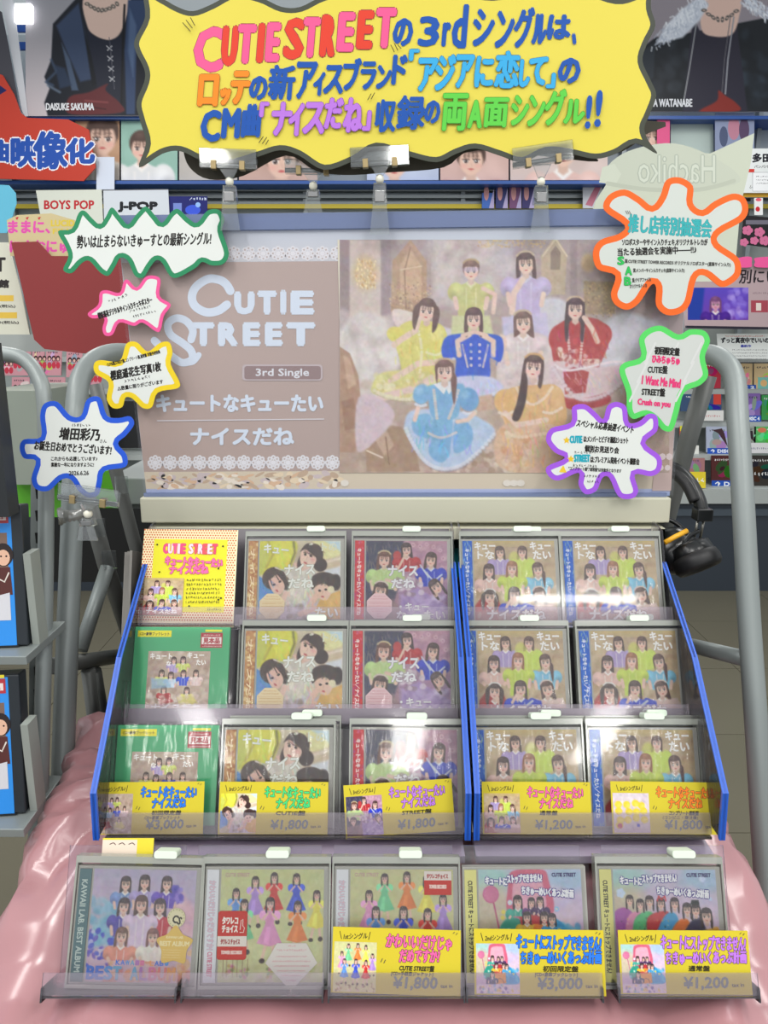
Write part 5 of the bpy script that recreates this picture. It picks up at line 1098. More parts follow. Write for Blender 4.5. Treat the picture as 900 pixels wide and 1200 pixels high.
def f(a):
    T = (60, 176, 180); a.text('推し店特別抽選会', 736, 272, 97, 21, (36, 110, 120), .9, None, rot=-4); a.text('推し店特別抽選会', 736, 272, 97, 21, T, .6, rot=-4)
    a.text('ソロポスターやサイン入りチェキ,オリジナルトレカが', 729, 288, 100, 8, K, .3, rot=0); a.text('当たる抽選会を実施中――!!♪', 724, 300, 92, 9, K, .35, rot=2)
    for i, (ch, x, y) in enumerate((('S', 724, 310), ('A', 733, 322), ('B', 732, 334))): a.text(ch, x, y, 7, 9, (50, 190, 90), .6, (30, 100, 50), .3)
    a.text('賞:CUTIE STREET TOWER RECORDS オリジナルソロポスター(直筆サイン入り)', 732, 309, 124, 5.5, (70, 70, 66), .15, rot=-2); a.text('賞:メンバーサイン入りチェキ(直筆サイン入り)', 742, 320, 60, 5.5, (70, 70, 66), .15, rot=0); a.text('賞:クリアファイル', 741, 331, 22, 5, (70, 70, 66), .15, rot=3); a.text('オリジナルトレカ', 738, 338, 20, 4.5, (70, 70, 66), .12, rot=4)
    for i in range(3): a.line([(733 + i * 2, 247), (735 + i * 2, 251)], .5, K)
splash('splash_card', 'big orange-edged splash card at the top right corner of the poster', 1.196, [(695, 295), (704, 281), (725, 274), (732, 264), (708, 246), (713, 229), (732, 222), (750, 231), (764, 241), (774, 229), (781, 211), (797, 208), (812, 218), (812, 238), (823, 246), (837, 236), (858, 227), (872, 231), (877, 245), (870, 259), (844, 274), (842, 285), (865, 302), (868, 320), (858, 332), (844, 336), (826, 323), (816, 327), (809, 355), (798, 367), (781, 369), (769, 358), (769, 337), (763, 334), (749, 355), (735, 363), (721, 357), (716, 344), (721, 323), (700, 315)], (240, 108, 42), 7.5, f, (208, 214, 208), group=gp)
def f(a):
    for x in range(9): a.line([(738 + x * 9, 470 - (x % 3) * 22), (750 + x * 9, 446 - (x % 3) * 22)], 2.4, (216, 218, 216))
    R = (228, 62, 122); a.text('初回限定盤', 767, 415, 29, 9, K, .45, rot=-4); a.text('ひみちゅちゅ', 764, 425, 32, 9, R, .6, rot=-5); a.text('CUTIE盤', 759, 437, 23, 9, K, .3, rot=-2); a.text('1 Want Me Mind', 752, 450, 45, 10, R, .5, rot=-6); a.text('STREET盤', 752, 463, 27, 9, K, .35, rot=-3); a.text('Crush on you', 747, 476, 38, 9, R, .5, rot=-5)
splash('splash_card', 'light green-edged splash card on the right edge of the poster', 1.198, [(726, 435), (732, 425), (751, 418), (749, 397), (760, 385), (776, 382), (795, 392), (809, 386), (826, 388), (832, 400), (826, 418), (830, 439), (821, 451), (802, 460), (795, 484), (788, 504), (777, 504), (767, 493), (757, 487), (742, 491), (735, 481), (734, 460)], (92, 216, 104), 6.5, f, (206, 210, 206), group=gp)
def f(a):
    Tq = (40, 170, 190); a.text('スペシャル応募抽選イベント', 675, 500, 67, 9, K, .35, rot=-7, slant=.1)
    for x, y in ((664, 516), (669, 538)): a.poly([(x + (4.6 if i % 2 == 0 else 2.2) * math.sin(i * PI / 5), y - (4.6 if i % 2 == 0 else 2.2) * math.cos(i * PI / 5)) for i in range(10)], (236, 196, 50))
    a.text('CUTIE', 668, 519, 14, 8, Tq, .7, rot=0); a.text('は:メンバーとビデオ通話2ショット', 684, 518, 52, 7.5, K, .3, rot=-2); a.text('個別お見送り会', 685, 529, 40, 7.5, K, .35, rot=-4); a.scrib(673, 532, 28, 4, K, 11, .4)
    a.text('STREET', 673, 541, 18, 8, Tq, .7); a.text('は:プレミアム発売イベント撮影会', 692, 542, 57, 7.5, K, .3, rot=-3); a.scrib(671, 547, 28, 4, K, 12, .4, rot=-3)
    a.poly([(655, 553), (660, 545), (664, 554)], (240, 206, 60)); a.text('"コンプリート盤","通常盤"は対象外となります', 666, 551, 62, 4.5, (60, 60, 58), .15, rot=-3); a.scrib(684, 560, 18, 4, K, 13, .35); a.scrib(688, 566, 14, 3.6, K, 14, .35)
splash('splash_card', 'purple-edged splash card over the bottom right of the poster', 1.192, [(640, 516), (646, 502), (669, 495), (671, 477), (686, 474), (699, 484), (707, 491), (712, 476), (723, 471), (734, 477), (737, 495), (749, 494), (760, 485), (770, 488), (770, 505), (756, 519), (774, 535), (774, 551), (763, 558), (744, 556), (748, 575), (741, 584), (725, 582), (714, 560), (706, 560), (699, 575), (686, 579), (678, 568), (678, 554), (655, 563), (643, 558), (641, 547), (662, 537), (650, 530)], (164, 92, 226), 6, f, group=gp)

# the big yellow header card
HO = [(168, -12), (190, -2), (208, 8), (226, 13), (248, 5), (275, -8), (305, -3), (330, 8), (352, 8), (380, -5), (420, -12), (455, -8), (500, -12), (540, -10), (578, -5), (620, -12), (680, -12), (722, -1), (745, -6), (762, -14), (763, 10), (768, 30), (758, 52), (753, 72), (763, 95), (769, 112), (761, 135), (755, 150), (760, 165), (770, 180), (745, 168), (722, 180), (698, 186), (667, 180), (640, 178), (612, 190), (585, 182), (557, 174), (535, 180), (511, 190), (475, 182), (441, 173), (415, 188), (380, 199), (350, 182), (328, 176), (301, 184), (263, 194), (236, 188), (211, 177), (190, 180), (163, 196), (171, 168), (164, 141), (160, 120), (169, 96), (169, 81), (159, 60), (158, 46), (170, 20)]
def header(a):
    def chs(lst, col, b=1.5, out=None, o=0):
        for ch, x0, y0, x1, y1 in lst: a.text(ch, x0 + b, y1 - b, x1 - x0 - 2 * b, y1 - y0 - 2 * b, col, b, out, o, slant=.08)
    Pk, Rd, Bl, Or, Lb, Pu, Gr = (238, 92, 148), (226, 66, 46), (28, 84, 172), (246, 140, 36), (58, 172, 226), (186, 120, 222), (96, 206, 74)
    let = [('C', 225, 31, 261, 85), ('U', 258, 30, 277, 78), ('T', 276, 28, 298, 75), ('I', 300, 27, 308, 74), ('E', 310, 26, 327, 73), ('S', 331, 21, 355, 70), ('T', 353, 20, 373, 68), ('R', 374, 17, 392, 67), ('E', 394, 14, 414, 61), ('E', 417, 12, 436, 58), ('T', 438, 9, 462, 57)]
    for i, l in enumerate(let): chs([l], Pk if i % 2 == 0 else Rd, 2.6, (150, 50, 70), .6)
    chs([('の', 459, 21, 483, 55), ('3', 489, 19, 514, 55), ('r', 517, 26, 527, 55), ('d', 528, 5, 546, 57), ('シ', 552, 10, 578, 55), ('ン', 579, 12, 601, 57), ('グ', 600, 8, 624, 57), ('ル', 622, 16, 640, 53), ('は', 640, 17, 668, 47), ('、', 669, 38, 675, 54)], Bl, 1.7)
    chs([('ロ', 231, 87, 255, 125), ('ッ', 257, 103, 270, 124), ('テ', 269, 83, 292, 123)], Or, 1.9, (170, 90, 30), .5)
    chs([('の', 291, 89, 313, 118), ('新', 313, 76, 345, 118), ('ア', 345, 72, 370, 117), ('イ', 366, 84, 380, 113), ('ス', 378, 76, 402, 111), ('ブ', 400, 68, 422, 107), ('ラ', 421, 72, 440, 106), ('ン', 440, 76, 458, 105), ('ド', 458, 64, 476, 100)], Bl, 1.6)
    chs([('「', 479, 58, 491, 72), ('ア', 488, 68, 511, 108), ('ジ', 508, 64, 532, 107), ('ア', 532, 64, 554, 104), ('に', 555, 66, 577, 103), ('恋', 578, 60, 607, 104), ('し', 607, 70, 620, 103), ('て', 618, 67, 640, 101), ('」', 639, 86, 650, 104)], Lb, 1.5, (30, 110, 160), .5)
    chs([('の', 652, 68, 679, 99)], Bl, 1.7); chs([('C', 234, 129, 258, 167), ('M', 259, 127, 281, 163), ('曲', 282, 122, 305, 162)], Bl, 1.9)
    chs([('「', 304, 120, 315, 138), ('ナ', 317, 120, 341, 160), ('イ', 337, 121, 355, 160), ('ス', 354, 120, 380, 158), ('だ', 379, 115, 401, 152), ('ね', 401, 115, 424, 156), ('」', 424, 130, 434, 154)], Pu, 1.6, (120, 60, 160), .5)
    chs([('収', 438, 117, 463, 156), ('録', 463, 112, 497, 153), ('の', 496, 118, 515, 146)], Bl, 1.4)
    chs([('両', 516, 110, 546, 154), ('A', 547, 118, 564, 151), ('面', 565, 115, 594, 150), ('シ', 597, 112, 618, 148), ('ン', 617, 112, 637, 149), ('グ', 636, 105, 661, 148), ('ル', 659, 117, 684, 146)], Gr, 1.3, (50, 140, 50), .5)
    chs([('!', 684, 112, 691, 152), ('!', 695, 106, 703, 150)], Bl, 1.5)
    for p in (((215, 28), (224, 38)), ((219, 25), (226, 34)), ((224, 22), (229, 31)), ((458, 54), (462, 62)), ((462, 52), (466, 60)), ((466, 54), (470, 58)), ((304, 168), (309, 161)), ((308, 169), (313, 162)), ((312, 170), (315, 165)), ((431, 118), (435, 111)), ((435, 117), (439, 110))): a.line(p, .9, (70, 64, 40))
splash('header_card', 'big yellow jagged-edged card lettered in pink blue and green, clipped above the poster', 1.205, HO, (72, 76, 66), 6, header, (228, 212, 84), cat='sign')
bk = [(215, 150), (740, 140), (752, 160), (728, 178), (700, 184), (690, 189), (560, 176), (520, 196), (455, 202), (405, 205), (370, 200), (335, 182), (285, 206), (245, 210), (222, 196), (214, 172)]
fr = Frame(onY(480, 190, 1.232)); a = Art(fr.uv); a.slab(smooth(bk, True, 4), (52, 48, 36), .0012); o = obj('backing_card', a.mesh('backing_card'), pbr('dark_card', (58, 54, 42), .7)); fr.put(o)
tag(o, 'dark backing card peeping out below the yellow header card', 'card')

# ------------------------------------------------------------------ clear swivel clips
def clip(label, u, vj, vb, v1, y, rot=0.0, low=True, w=70, uj=None, jh=19):
    z = (onY(u, vb, y) - CAM).dot(FW); k = z / F
    base = onY(u, vb, y); t = thing('swivel_clip', label, 'clip', base, 'clear swivel sign clips')
    R = Matrix.Rotation(math.radians(-rot), 4, 'Y'); dj = (vb - vj) * k; dx = ((uj or u) - u) * k
    M = Matrix.Translation((dx, 0, dj)) @ R
    def place(m): m.v = [tuple(M @ Vector(p)) for p in m.v]; return m
    ww, hh = w / 2 * k, jh / 2 * k
    place(MB().box(-ww, ww, -.0075, -.0058, -hh, hh * 1.25)).build('front_jaw', CLIPM, t, .0006); place(MB().box(-ww, ww, .002, .0036, -hh, hh * .8)).build('rear_jaw', CLIPM, t, .0006)
    place(MB().tube([(-ww, -.004, -hh * .6), (ww, -.004, -hh * .6)], .0034, 10)).build('spring_bar', clear('clip_plastic_bar', (214, 222, 224), .35, (214, 220, 220), .2, .1), t)
    for q in (-.5, .5): place(MB().box(ww * q - .004, ww * q + .004, -.0095, .003, -hh * 1.15, -hh * .1)).build('hinge_pin', pbr('brass_spring', (170, 150, 110), .3, .7), t, .0008)
    MB().quadbox([(dx - .013, -.004, dj - hh), (dx + .013, -.004, dj - hh), (.004, -.004, .004), (-.004, -.004, .004)], [(dx - .013, .002, dj - hh), (dx + .013, .002, dj - hh), (.004, .003, .004), (-.004, .003, .004)]).build('neck', CLIPM, t)
    MB().ball((0, 0, 0), .0062, 8, (1, 1, 1.15)).build('ball_joint', pbr('cream_ball', (232, 230, 214), .4), t)
    h = (v1 - vb) * k
    MB().quadbox([(-.009, -.008, -.006), (.009, -.008, -.006), (.011, -.009, -h * .45), (-.011, -.009, -h * .45)], [(-.009, .004, -.006), (.009, .004, -.006), (.011, .004, -h * .45), (-.011, .004, -h * .45)]).build('clamp_body', CLIPM, t, .001)
    MB().box(-.0075, .0075, -.011, -.008, -h * .42, -h * .22).build('grip', pbr('clip_spring', (150, 150, 150), .25, .9), t, .001)
    MB().quadbox([(-.010, -.0105, -h * .45), (.010, -.0105, -h * .45), (.0145, -.0105, -h), (-.0145, -.0105, -h)], [(-.010, -.009, -h * .45), (.010, -.009, -h * .45), (.0145, -.009, -h), (-.0145, -.009, -h)]).build('clamp_foot', CLIPM, t)
clip('clear swivel clip at the left, beside the green-edged card', 269, 190, 213, 268, 1.210, -2, w=66)
clip('clear swivel clip second from the left, in front of the dark backing card', 367, 196, 218, 250, 1.240, -1, w=64)
clip('clear swivel clip in the middle under the purple lettering', 445, 187, 210, 273, 1.210, 3, w=68)
clip('clear swivel clip on the right, its jaw tilted upwards', 634, 185, 213, 270, 1.208, 8, w=70)
clip('clear swivel clip gripping the blue-edged splash card', 103, 580, 602, 632, 1.035, -8, w=70, uj=107)
# ------------------------------------------------------------------ table, satin cloth, cabinet behind
SATIN = pbr('pink_satin', (172, 124, 128), .24, 0, .9)
def satin():
    t = SATIN.node_tree; b = t.nodes['Principled BSDF']
    b.inputs['Sheen Weight'].default_value = .12; b.inputs['Sheen Tint'].default_value = (1, .85, .86, 1); b.inputs['Anisotropic'].default_value = .4
    n = t.nodes.new('ShaderNodeTexNoise'); n.inputs['Scale'].default_value = 3.6; n.inputs['Detail'].default_value = 1.5; n.inputs['Distortion'].default_value = 1.2
    g = t.nodes.new('ShaderNodeTexCoord'); mp = t.nodes.new('ShaderNodeMapping'); mp.inputs['Scale'].default_value = (1, .45, 1); mp.inputs['Rotation'].default_value = (0, 0, .5)
    t.links.new(g.outputs['Object'], mp.inputs[0]); t.links.new(mp.outputs[0], n.inputs['Vector'])
    bp = t.nodes.new('ShaderNodeBump'); bp.inputs['Strength'].default_value = .5; bp.inputs['Distance'].default_value = .03
    t.links.new(n.outputs['Fac'], bp.inputs['Height']); t.links.new(bp.outputs[0], b.inputs['Normal'])
satin()
HZ = [(.50, .748), (.74, .750), (.78, .762), (.81, .790), (.87, .822), (.95, .852), (1.05, .890), (1.12, .915)]
def hz(y):
    for (a, b), (c, d) in zip(HZ, HZ[1:]):
        if y <= c: return b + (d - b) * max(0, (y - a)) / (c - a)
    return HZ[-1][1]
XE, YF = .462, .60
def cloth():
    V, Fc = [], []; ny, ns = 90, 150
    def sat(x, y):                      # gentle folds: a fan from the rack's feet plus long waves
        f = 0
        for cx, cy, k, ph in ((-.36, 1.02, 9, .3), (.40, 1.0, 8, 1.1)):
            dx, dy = x - cx, y - cy; r = math.hypot(dx, dy); a = math.atan2(dy, dx)
            w = min(1, r / .12) * math.exp(-(max(0, r - .12) / .35) ** 2)
            f += .010 * w * math.sin(k * 1.5 * a + ph + 4 * r) + .003 * w * math.sin(29 * a + 3 * ph + 3 * r)
        f += .004 * math.sin(16 * x + 11 * y + 3 * math.sin(5 * y)) + .0012 * math.sin(37 * y + 5 * math.sin(9 * x)) + .004 * math.exp(-((y - .66) / .09) ** 2) * math.sin(34 * x + 12 * y + 3 * math.sin(7 * x))
        return f
    for j in range(ny + 1):
        y = YF + (1.13 - YF) * j / ny
        for i in range(ns + 1):
            s = -1 + 2 * i / ns; q = abs(s); sg = 1 if s >= 0 else -1
            L = q * (XE + .85)
            if L <= XE - .02: x = L; z = hz(y); nrm = (0, 1); am = 1 if L > .30 else .45
            else:
                d = L - (XE - .02); r = .035
                if d < r * 1.5: a = d / r; x = XE - .02 + r * math.sin(a); z = hz(y) - r * (1 - math.cos(a))
                else: a = 1.5; e = d - r * 1.5; x = XE - .02 + r * math.sin(a) + e * .10; z = hz(y) - r * (1 - math.cos(a)) - e * .99
                am = 1 + min(1.5, d * 3)
            f = sat(x * sg, y) * am
            out = max(0, L - (XE - .02))
            wave = (.020 * math.sin(30 * y + 1.5 * sg) + .010 * math.sin(63 * y + 2)) * min(1, out / .25)
            V.append(((x + wave + (abs(f) if out else 0)) * sg, y, max(.01, z + (f if not out else 0))))
    w = ns + 1
    for j in range(ny):
        for i in range(ns): a = j * w + i; Fc.append((a, a + 1, a + 1 + w, a + w))
    # front fall joined to the first row
    base = len(V); rows = 24
    for k in range(1, rows + 1):
        d = .73 * k / rows
        for i in range(w):
            x, y, z = V[i]; zz = z - d * (z / .75); V.append((x, YF - .012 * min(1, k / 3) - .03 * d + .02 * math.sin(x * 38 + 1) * min(1, d / .2), max(.008, zz)))
    for k in range(rows):
        r0 = (base + (k - 1) * w) if k else 0; r1 = base + k * w
        for i in range(ns): Fc.append((r0 + i, r1 + i, r1 + i + 1, r0 + i + 1))
    me = bpy.data.meshes.new('satin_tablecloth'); me.from_pydata(V, [], Fc); me.polygons.foreach_set('use_smooth', [True] * len(Fc)); me.update()
    o = obj('satin_tablecloth', me, SATIN); return tag(o, 'pale pink satin cloth draped over the table under the CD rack', 'tablecloth')
cloth()
t = thing('display_table', 'display table hidden under the pink satin cloth', 'table', (0, .9, 0)); WD = pbr('table_board', (190, 180, 160), .6)
MB().box(-.40, .40, -.26, .18, .70, .730).build('tabletop', WD, t)
for x in (-.37, .37):
    for y in (-.23, .15): MB().box(x - .02, x + .02, y - .02, y + .02, 0, .70).build('leg', STEEL, t)
DK = pbr('cabinet_dark_brown', (62, 54, 46), .6, noise=.1, scale=12)
t = thing('storage_cabinet', 'dark open stock cabinet behind the rack carrying the poster stand', 'cabinet', (.02, 1.42, 0))
x0, x1 = -.395, .43
MB().box(x0, x1, .16, .18, 0, 1.195).build('back_board', DK, t); MB().box(x0, x0 + .018, -.22, .16, 0, 1.195).build('side_board', DK, t); MB().box(x1 - .018, x1, -.22, .16, 0, 1.195).build('side_board', DK, t)
MB().box(x0, x1, -.22, .18, 1.178, 1.196).build('top_board', BEIGE, t)
for z in (.95, 1.09): MB().box(x0 + .018, x1 - .018, -.20, .16, z, z + .012).build('shelf', pbr('cabinet_shelf', (96, 86, 66), .6), t)
for x in (-.18, .06, .2): MB().box(x, x + .012, -.19, .16, .962, 1.178).build('divider', pbr('cabinet_divider', (120, 112, 92), .6), t)
o = MB().box(0, .215, 0, .14, 0, .05).build('storage_box', pbr('teal_plastic', (40, 150, 160), .4)); o.location = (.015, 1.24, 1.102); tag(o, 'teal plastic box on the cabinet shelf just under the poster bar', 'box')
o = MB().box(0, .10, 0, .12, 0, .055).build('grey_case', pbr('grey_case', (130, 128, 120), .5)); o.location = (-.345, 1.24, 1.102); tag(o, 'grey box on the cabinet shelf behind the polka dot sign', 'box')
for k in range(3):
    o = MB().box(0, .004, -.0, .14, 0, .13).build('grey_board', pbr('grey_plastic_panel', (150, 146, 140), .4)); p = P(156 - 3 * k, 745, 1.19 + .012 * k); o.location = (p.x, p.y - .03, p.z + .01); o.rotation_euler = (-.35, 0, 0)
    tag(o, 'grey plastic board, %s of three upright left of the polka dot sign' % ('nearest', 'middle', 'farthest')[k], 'board', 'grey boards left of the polka dot sign')

# ------------------------------------------------------------------ tubular steel frames either side
def path(lst): return [P(u, v, z) for u, v, z in smooth(lst, False, 5)]
t = thing('tubular_steel_frame', 'grey steel tube frame bending behind the light green splash card on the right', 'rack frame', P(893, 1100, 1.1))
inv = Matrix.Translation(-t.location)
def tb(name, lst, r, mat, par, n=16, sm=True):
    pts = path(lst) if sm else [P(*q) for q in lst]
    m = MB().tube([inv @ p for p in pts], r, n); return m.build(name, mat, par)
tb('bent_leg', [(792, 440, 1.32), (806, 421, 1.30), (828, 415, 1.27), (848, 423, 1.24), (861, 446, 1.22), (865, 500, 1.20), (871, 593, 1.18), (878, 727, 1.16), (887, 860, 1.14), (893, 960, 1.13), (902, 1120, 1.12), (909, 1300, 1.11)], .0165, STEEL, t)
tb('strut', [(829, 440, 1.30), (805, 520, 1.33), (783, 600, 1.36), (758, 690, 1.40)], .0155, DARKST, t, sm=False)
tb('crossbar', [(700, 731, 1.62), (812, 757, 1.32), (878, 773, 1.16)], .0125, STEEL, t, sm=False)
t = thing('tubular_steel_frame', 'grey steel tube frame with diagonal struts left of the rack', 'rack frame', P(77, 1000, 1.2))
inv = Matrix.Translation(-t.location)
tb('bent_leg', [(160, 415, 1.36), (133, 414, 1.34), (111, 422, 1.31), (96, 440, 1.28), (90, 466, 1.26), (87, 520, 1.24), (84, 620, 1.22), (79, 750, 1.20), (75, 860, 1.19), (71, 1000, 1.18), (66, 1300, 1.16)], .0168, STEEL, t)
tb('rear_leg', [(112, 450, 1.42), (134, 545, 1.45), (156, 630, 1.48), (200, 780, 1.52)], .0125, DARKST, t, sm=False)
tb('strut', [(100, 575, 1.34), (124, 662, 1.40), (152, 745, 1.45)], .0145, DARKST, t, sm=False)
tb('strut', [(126, 665, 1.39), (94, 762, 1.32)], .0125, STEEL, t, sm=False)
tb('crossbar', [(58, 781, 1.22), (145, 768, 1.48)], .0135, DARKST, t, sm=False)
tb('lower_leg', [(103, 785, 1.33), (122, 935, 1.40)], .0115, DARKST, t, sm=False)
tb('lower_leg', [(112, 785, 1.37), (128, 880, 1.44)], .010, DARKST, t, sm=False)
c = MB(); p = inv @ P(83, 604, 1.222); c.tube([p + Vector((0, 0, -.012)), p + Vector((0, 0, .012))], .0195, 18); c.build('clamp_ring', clear('ring_plastic', (200, 200, 196), .45, (190, 190, 184), .15, .1), t)
for u, v, z in ((147, 566, 1.44), (120, 615, 1.36), (133, 652, 1.39)):
    p = inv @ P(u, v, z); MB().box(p.x - .012, p.x + .012, p.y - .022, p.y - .018, p.z - .016, p.z + .016).build('clear_hook', CLIPM, t)

# ------------------------------------------------------------------ headphones hanging on the right
BL = pbr('black_plastic', (18, 20, 22), .28, 0, .6); BR = pbr('black_leatherette', (22, 22, 24), .5)
t = thing('headphones', 'black headphones with a yellow stripe hanging right of the rack', 'headphones', P(805, 640, 1.26)); inv = Matrix.Translation(-t.location)
pts = [inv @ p for p in path([(776, 545, 1.30), (792, 550, 1.29), (808, 564, 1.275), (818, 582, 1.265), (824, 602, 1.26)])]
m = MB()
for i, p in enumerate(pts):
    pass
m.tube(pts, [.0105] * len(pts), 14); m.v = [(x, y * 1.0, z) for x, y, z in m.v]; m.build('headband', BL, t)
m = MB().tube([inv @ p for p in path([(774, 549, 1.29), (790, 555, 1.28), (804, 568, 1.268), (814, 588, 1.258)])], .0085, 12); m.build('band_padding', BR, t)
q = inv @ P(823, 603, 1.255); MB().box(q.x - .013, q.x + .013, q.y - .013, q.y + .013, q.z - .009, q.z + .011).build('slider_block', BL, t, .002)
for dx in (-.006, .004): MB().tube([q + Vector((dx, 0, -.005)), q + Vector((dx - .004, 0, -.04))], .0022, 8).build('slider_rod', pbr('slider_metal', (150, 148, 140), .3, .9), t)
# far cup with stripe, seen from outside
def cup(u, v, z, ax, r, d, name, mat, par, prof):
    c = inv @ P(u, v, z); M = Matrix.Translation(c) @ Vector(ax).to_track_quat('Z', 'Y').to_matrix().to_4x4()
    return MB().lathe([(a * r, b * d) for a, b in prof], M, 28).build(name, mat, par), M
PR = [(1e-4, 1), (.35, .97), (.62, .85), (.82, .6), (.95, .3), (1, 0), (.98, -.3), (.9, -.5), (1e-4, -.5)]
e1, M1 = cup(790, 645, 1.27, (-.25, -.8, .55), .040, .030, 'ear_cup', BL, t, PR)
m = MB(); arc = []
for i in range(9):
    a = math.radians(60 + i * 9); arc.append(a)
pp = [M1 @ Vector((.029 * math.cos(a), .029 * math.sin(a), .0262)) for a in arc]
st = MB().tube([inv @ p for p in [P(779, 636, 1.226), P(791, 629, 1.226), P(805, 622, 1.232)]], .0042, 8); st.v = st.v; st.build('stripe', pbr('orange_yellow', (240, 176, 40), .4), e1)
PC = [(.45, .1), (.55, .55), (.72, .95), (.88, 1), (1.0, .6), (1.02, 0), (.95, -.6), (.6, -.8), (1e-4, -.8)]
e2, M2 = cup(816, 657, 1.225, (.30, -.45, -.75), .037, .016, 'ear_cushion', BR, t, PC)
cup(813, 650, 1.24, (.30, -.45, -.75), .034, .018, 'ear_cup', BL, t, [(1e-4, .8), (.9, .8), (1, .2), (.9, -.9), (.5, -1.2), (1e-4, -1.3)])
MB().tube([inv @ p for p in path([(819, 622, 1.25), (806, 630, 1.245), (800, 642, 1.235), (797, 655, 1.23)])], .0035, 8).build('yoke', BL, t)
m = MB().tube([inv @ p for p in path([(768, 612, 1.30), (780, 608, 1.29), (796, 616, 1.285), (808, 632, 1.28)])], .004, 8); m.build('yoke', BL, t)

# ------------------------------------------------------------------ shelving fixture at the far left with boxed sets
FX = 1.14
t = thing('shelf_upright', 'slotted grey steel upright of the shelving at the far left', 'shelf post', P(48, 900, FX)); inv = Matrix.Translation(-t.location)
tb('bent_tube', [(-14, 414, 1.16), (6, 415, 1.155), (28, 421, 1.15), (44, 440, 1.145), (52, 470, 1.14), (54, 560, 1.14), (53, 700, 1.13), (49, 860, 1.12), (46, 1010, 1.115), (42, 1300, 1.11)], .0112, STEEL, t)
top = inv @ P(44, 560, 1.15); bot = inv @ P(38, 1300, 1.13); m = MB()
d = (bot - top); m.quadbox([(top.x - .010, top.y, top.z), (top.x + .007, top.y, top.z), (bot.x + .007, bot.y, bot.z), (bot.x - .010, bot.y, bot.z)], [(top.x - .010, top.y + .03, top.z), (top.x + .007, top.y + .03, top.z), (bot.x + .007, bot.y + .03, bot.z), (bot.x - .010, bot.y + .03, bot.z)]); m.build('slotted_channel', STEEL, t)
for k in range(26):
    c = top + d * ((k + .7) / 28.0); MB().box(c.x - .0015, c.x + .0035, c.y - .0022, c.y, c.z - .008, c.z + .008).build('slot', pbr('slot_dark', (16, 16, 16), .8), t)
# boxed sets: blue face, black slip sides
def dvd_art(kind):
    a = Art(lambda u, v: (u, v)); a.slab([(-.13, 0), (0, 0), (0, .19), (-.13, .19)], (44, 140, 226), .002)
    a.poly([(-.125, .035), (-.006, .035), (-.006, .155), (-.125, .155)], (196, 186, 170)); a.poly([(-.125, .10), (-.006, .10), (-.006, .155), (-.125, .155)], (120, 96, 84))
    for x in (-.10, -.055, -.012): a.ell(x, .125, .013, .016, (40, 26, 24)); a.ell(x, .121, .0085, .011, (222, 178, 152)); a.ell(x - .003, .123, .0015, .0015, (40, 26, 24), 6); a.ell(x + .004, .123, .0015, .0015, (40, 26, 24), 6); a.poly([(x - .024, .07), (x + .01, .07), (x + .008, .108), (x - .016, .108)], (84, 40, 36)); a.line([(x - .012, .095), (x, .088), (x + .006, .1)], .002, (220, 210, 200))
    a.poly([(-.125, .035), (-.006, .035), (-.006, .073), (-.06, .06), (-.125, .05)], (206, 206, 212))
    a.poly([(-.06, .168), (-.003, .168), (-.003, .188), (-.06, .188)], (176, 50, 60)); a.poly([(-.056, .172), (-.006, .172), (-.006, .182), (-.056, .182)], (230, 214, 210)); a.text('見本品', -.05, -.173, .04, .008, (170, 40, 50), .0004) if False else None
    a.poly([(-.09, .189), (-.004, .189), (-.004, .1935), (-.09, .1935)], (226, 210, 50)); return a.mesh('front_print')
DV = dvd_art(0)
SB = Art(lambda u, v: (u, v))
gl = glyphs('見本品')
for k, (u, v, lab) in enumerate(((20, 756, 'blue boxed video set with a red stamp on the upper shelf at the far left'), (17, 953, 'blue boxed video set on the lower shelf at the far left'))):
    p = P(u, v, 1.06); t = thing('boxed_set', lab, 'boxed set', p, 'blue boxed sets on the left shelves'); t.rotation_euler = (-math.radians(9), 0, math.radians(6))
    obj('front_print', DV, MPG, t)
    MB().box(-.13, .0145, .0005, .030, -.001, .193).build('slip_case', pbr('black_slip_case', (32, 38, 44), .35), t, .002); MB().box(-.13, .003, -.001, .0005, -.002, .0).build('bottom_edge', BL, t)
    a = Art(lambda x, y: (x, y)); n = 0
    v2, tr, mx = gl; a.add(np.stack([-.05 + v2[:, 0] / mx[0] * .04, .1735 + v2[:, 1] / mx[1] * .007], 1), tr, (170, 40, 50)); o = obj('stamp_lettering', a.mesh('stamp_lettering'), MP, t); o.location.y = -.0011
    c = P(u, v + 3, 1.06); s = thing('wall_shelf', 'grey steel shelf under the %s blue boxed set' % ('upper' if k == 0 else 'lower'), 'shelf', c); s.rotation_euler = (0, 0, 0)
    MB().box(-.2, .026, -.03, .10, -.012, 0).build('shelf_board', STEEL, s, .001); MB().box(.016, .026, .012, .040, 0, .13).build('side_plate', pbr('shelf_side', (146, 152, 146), .5, noise=.05), s)
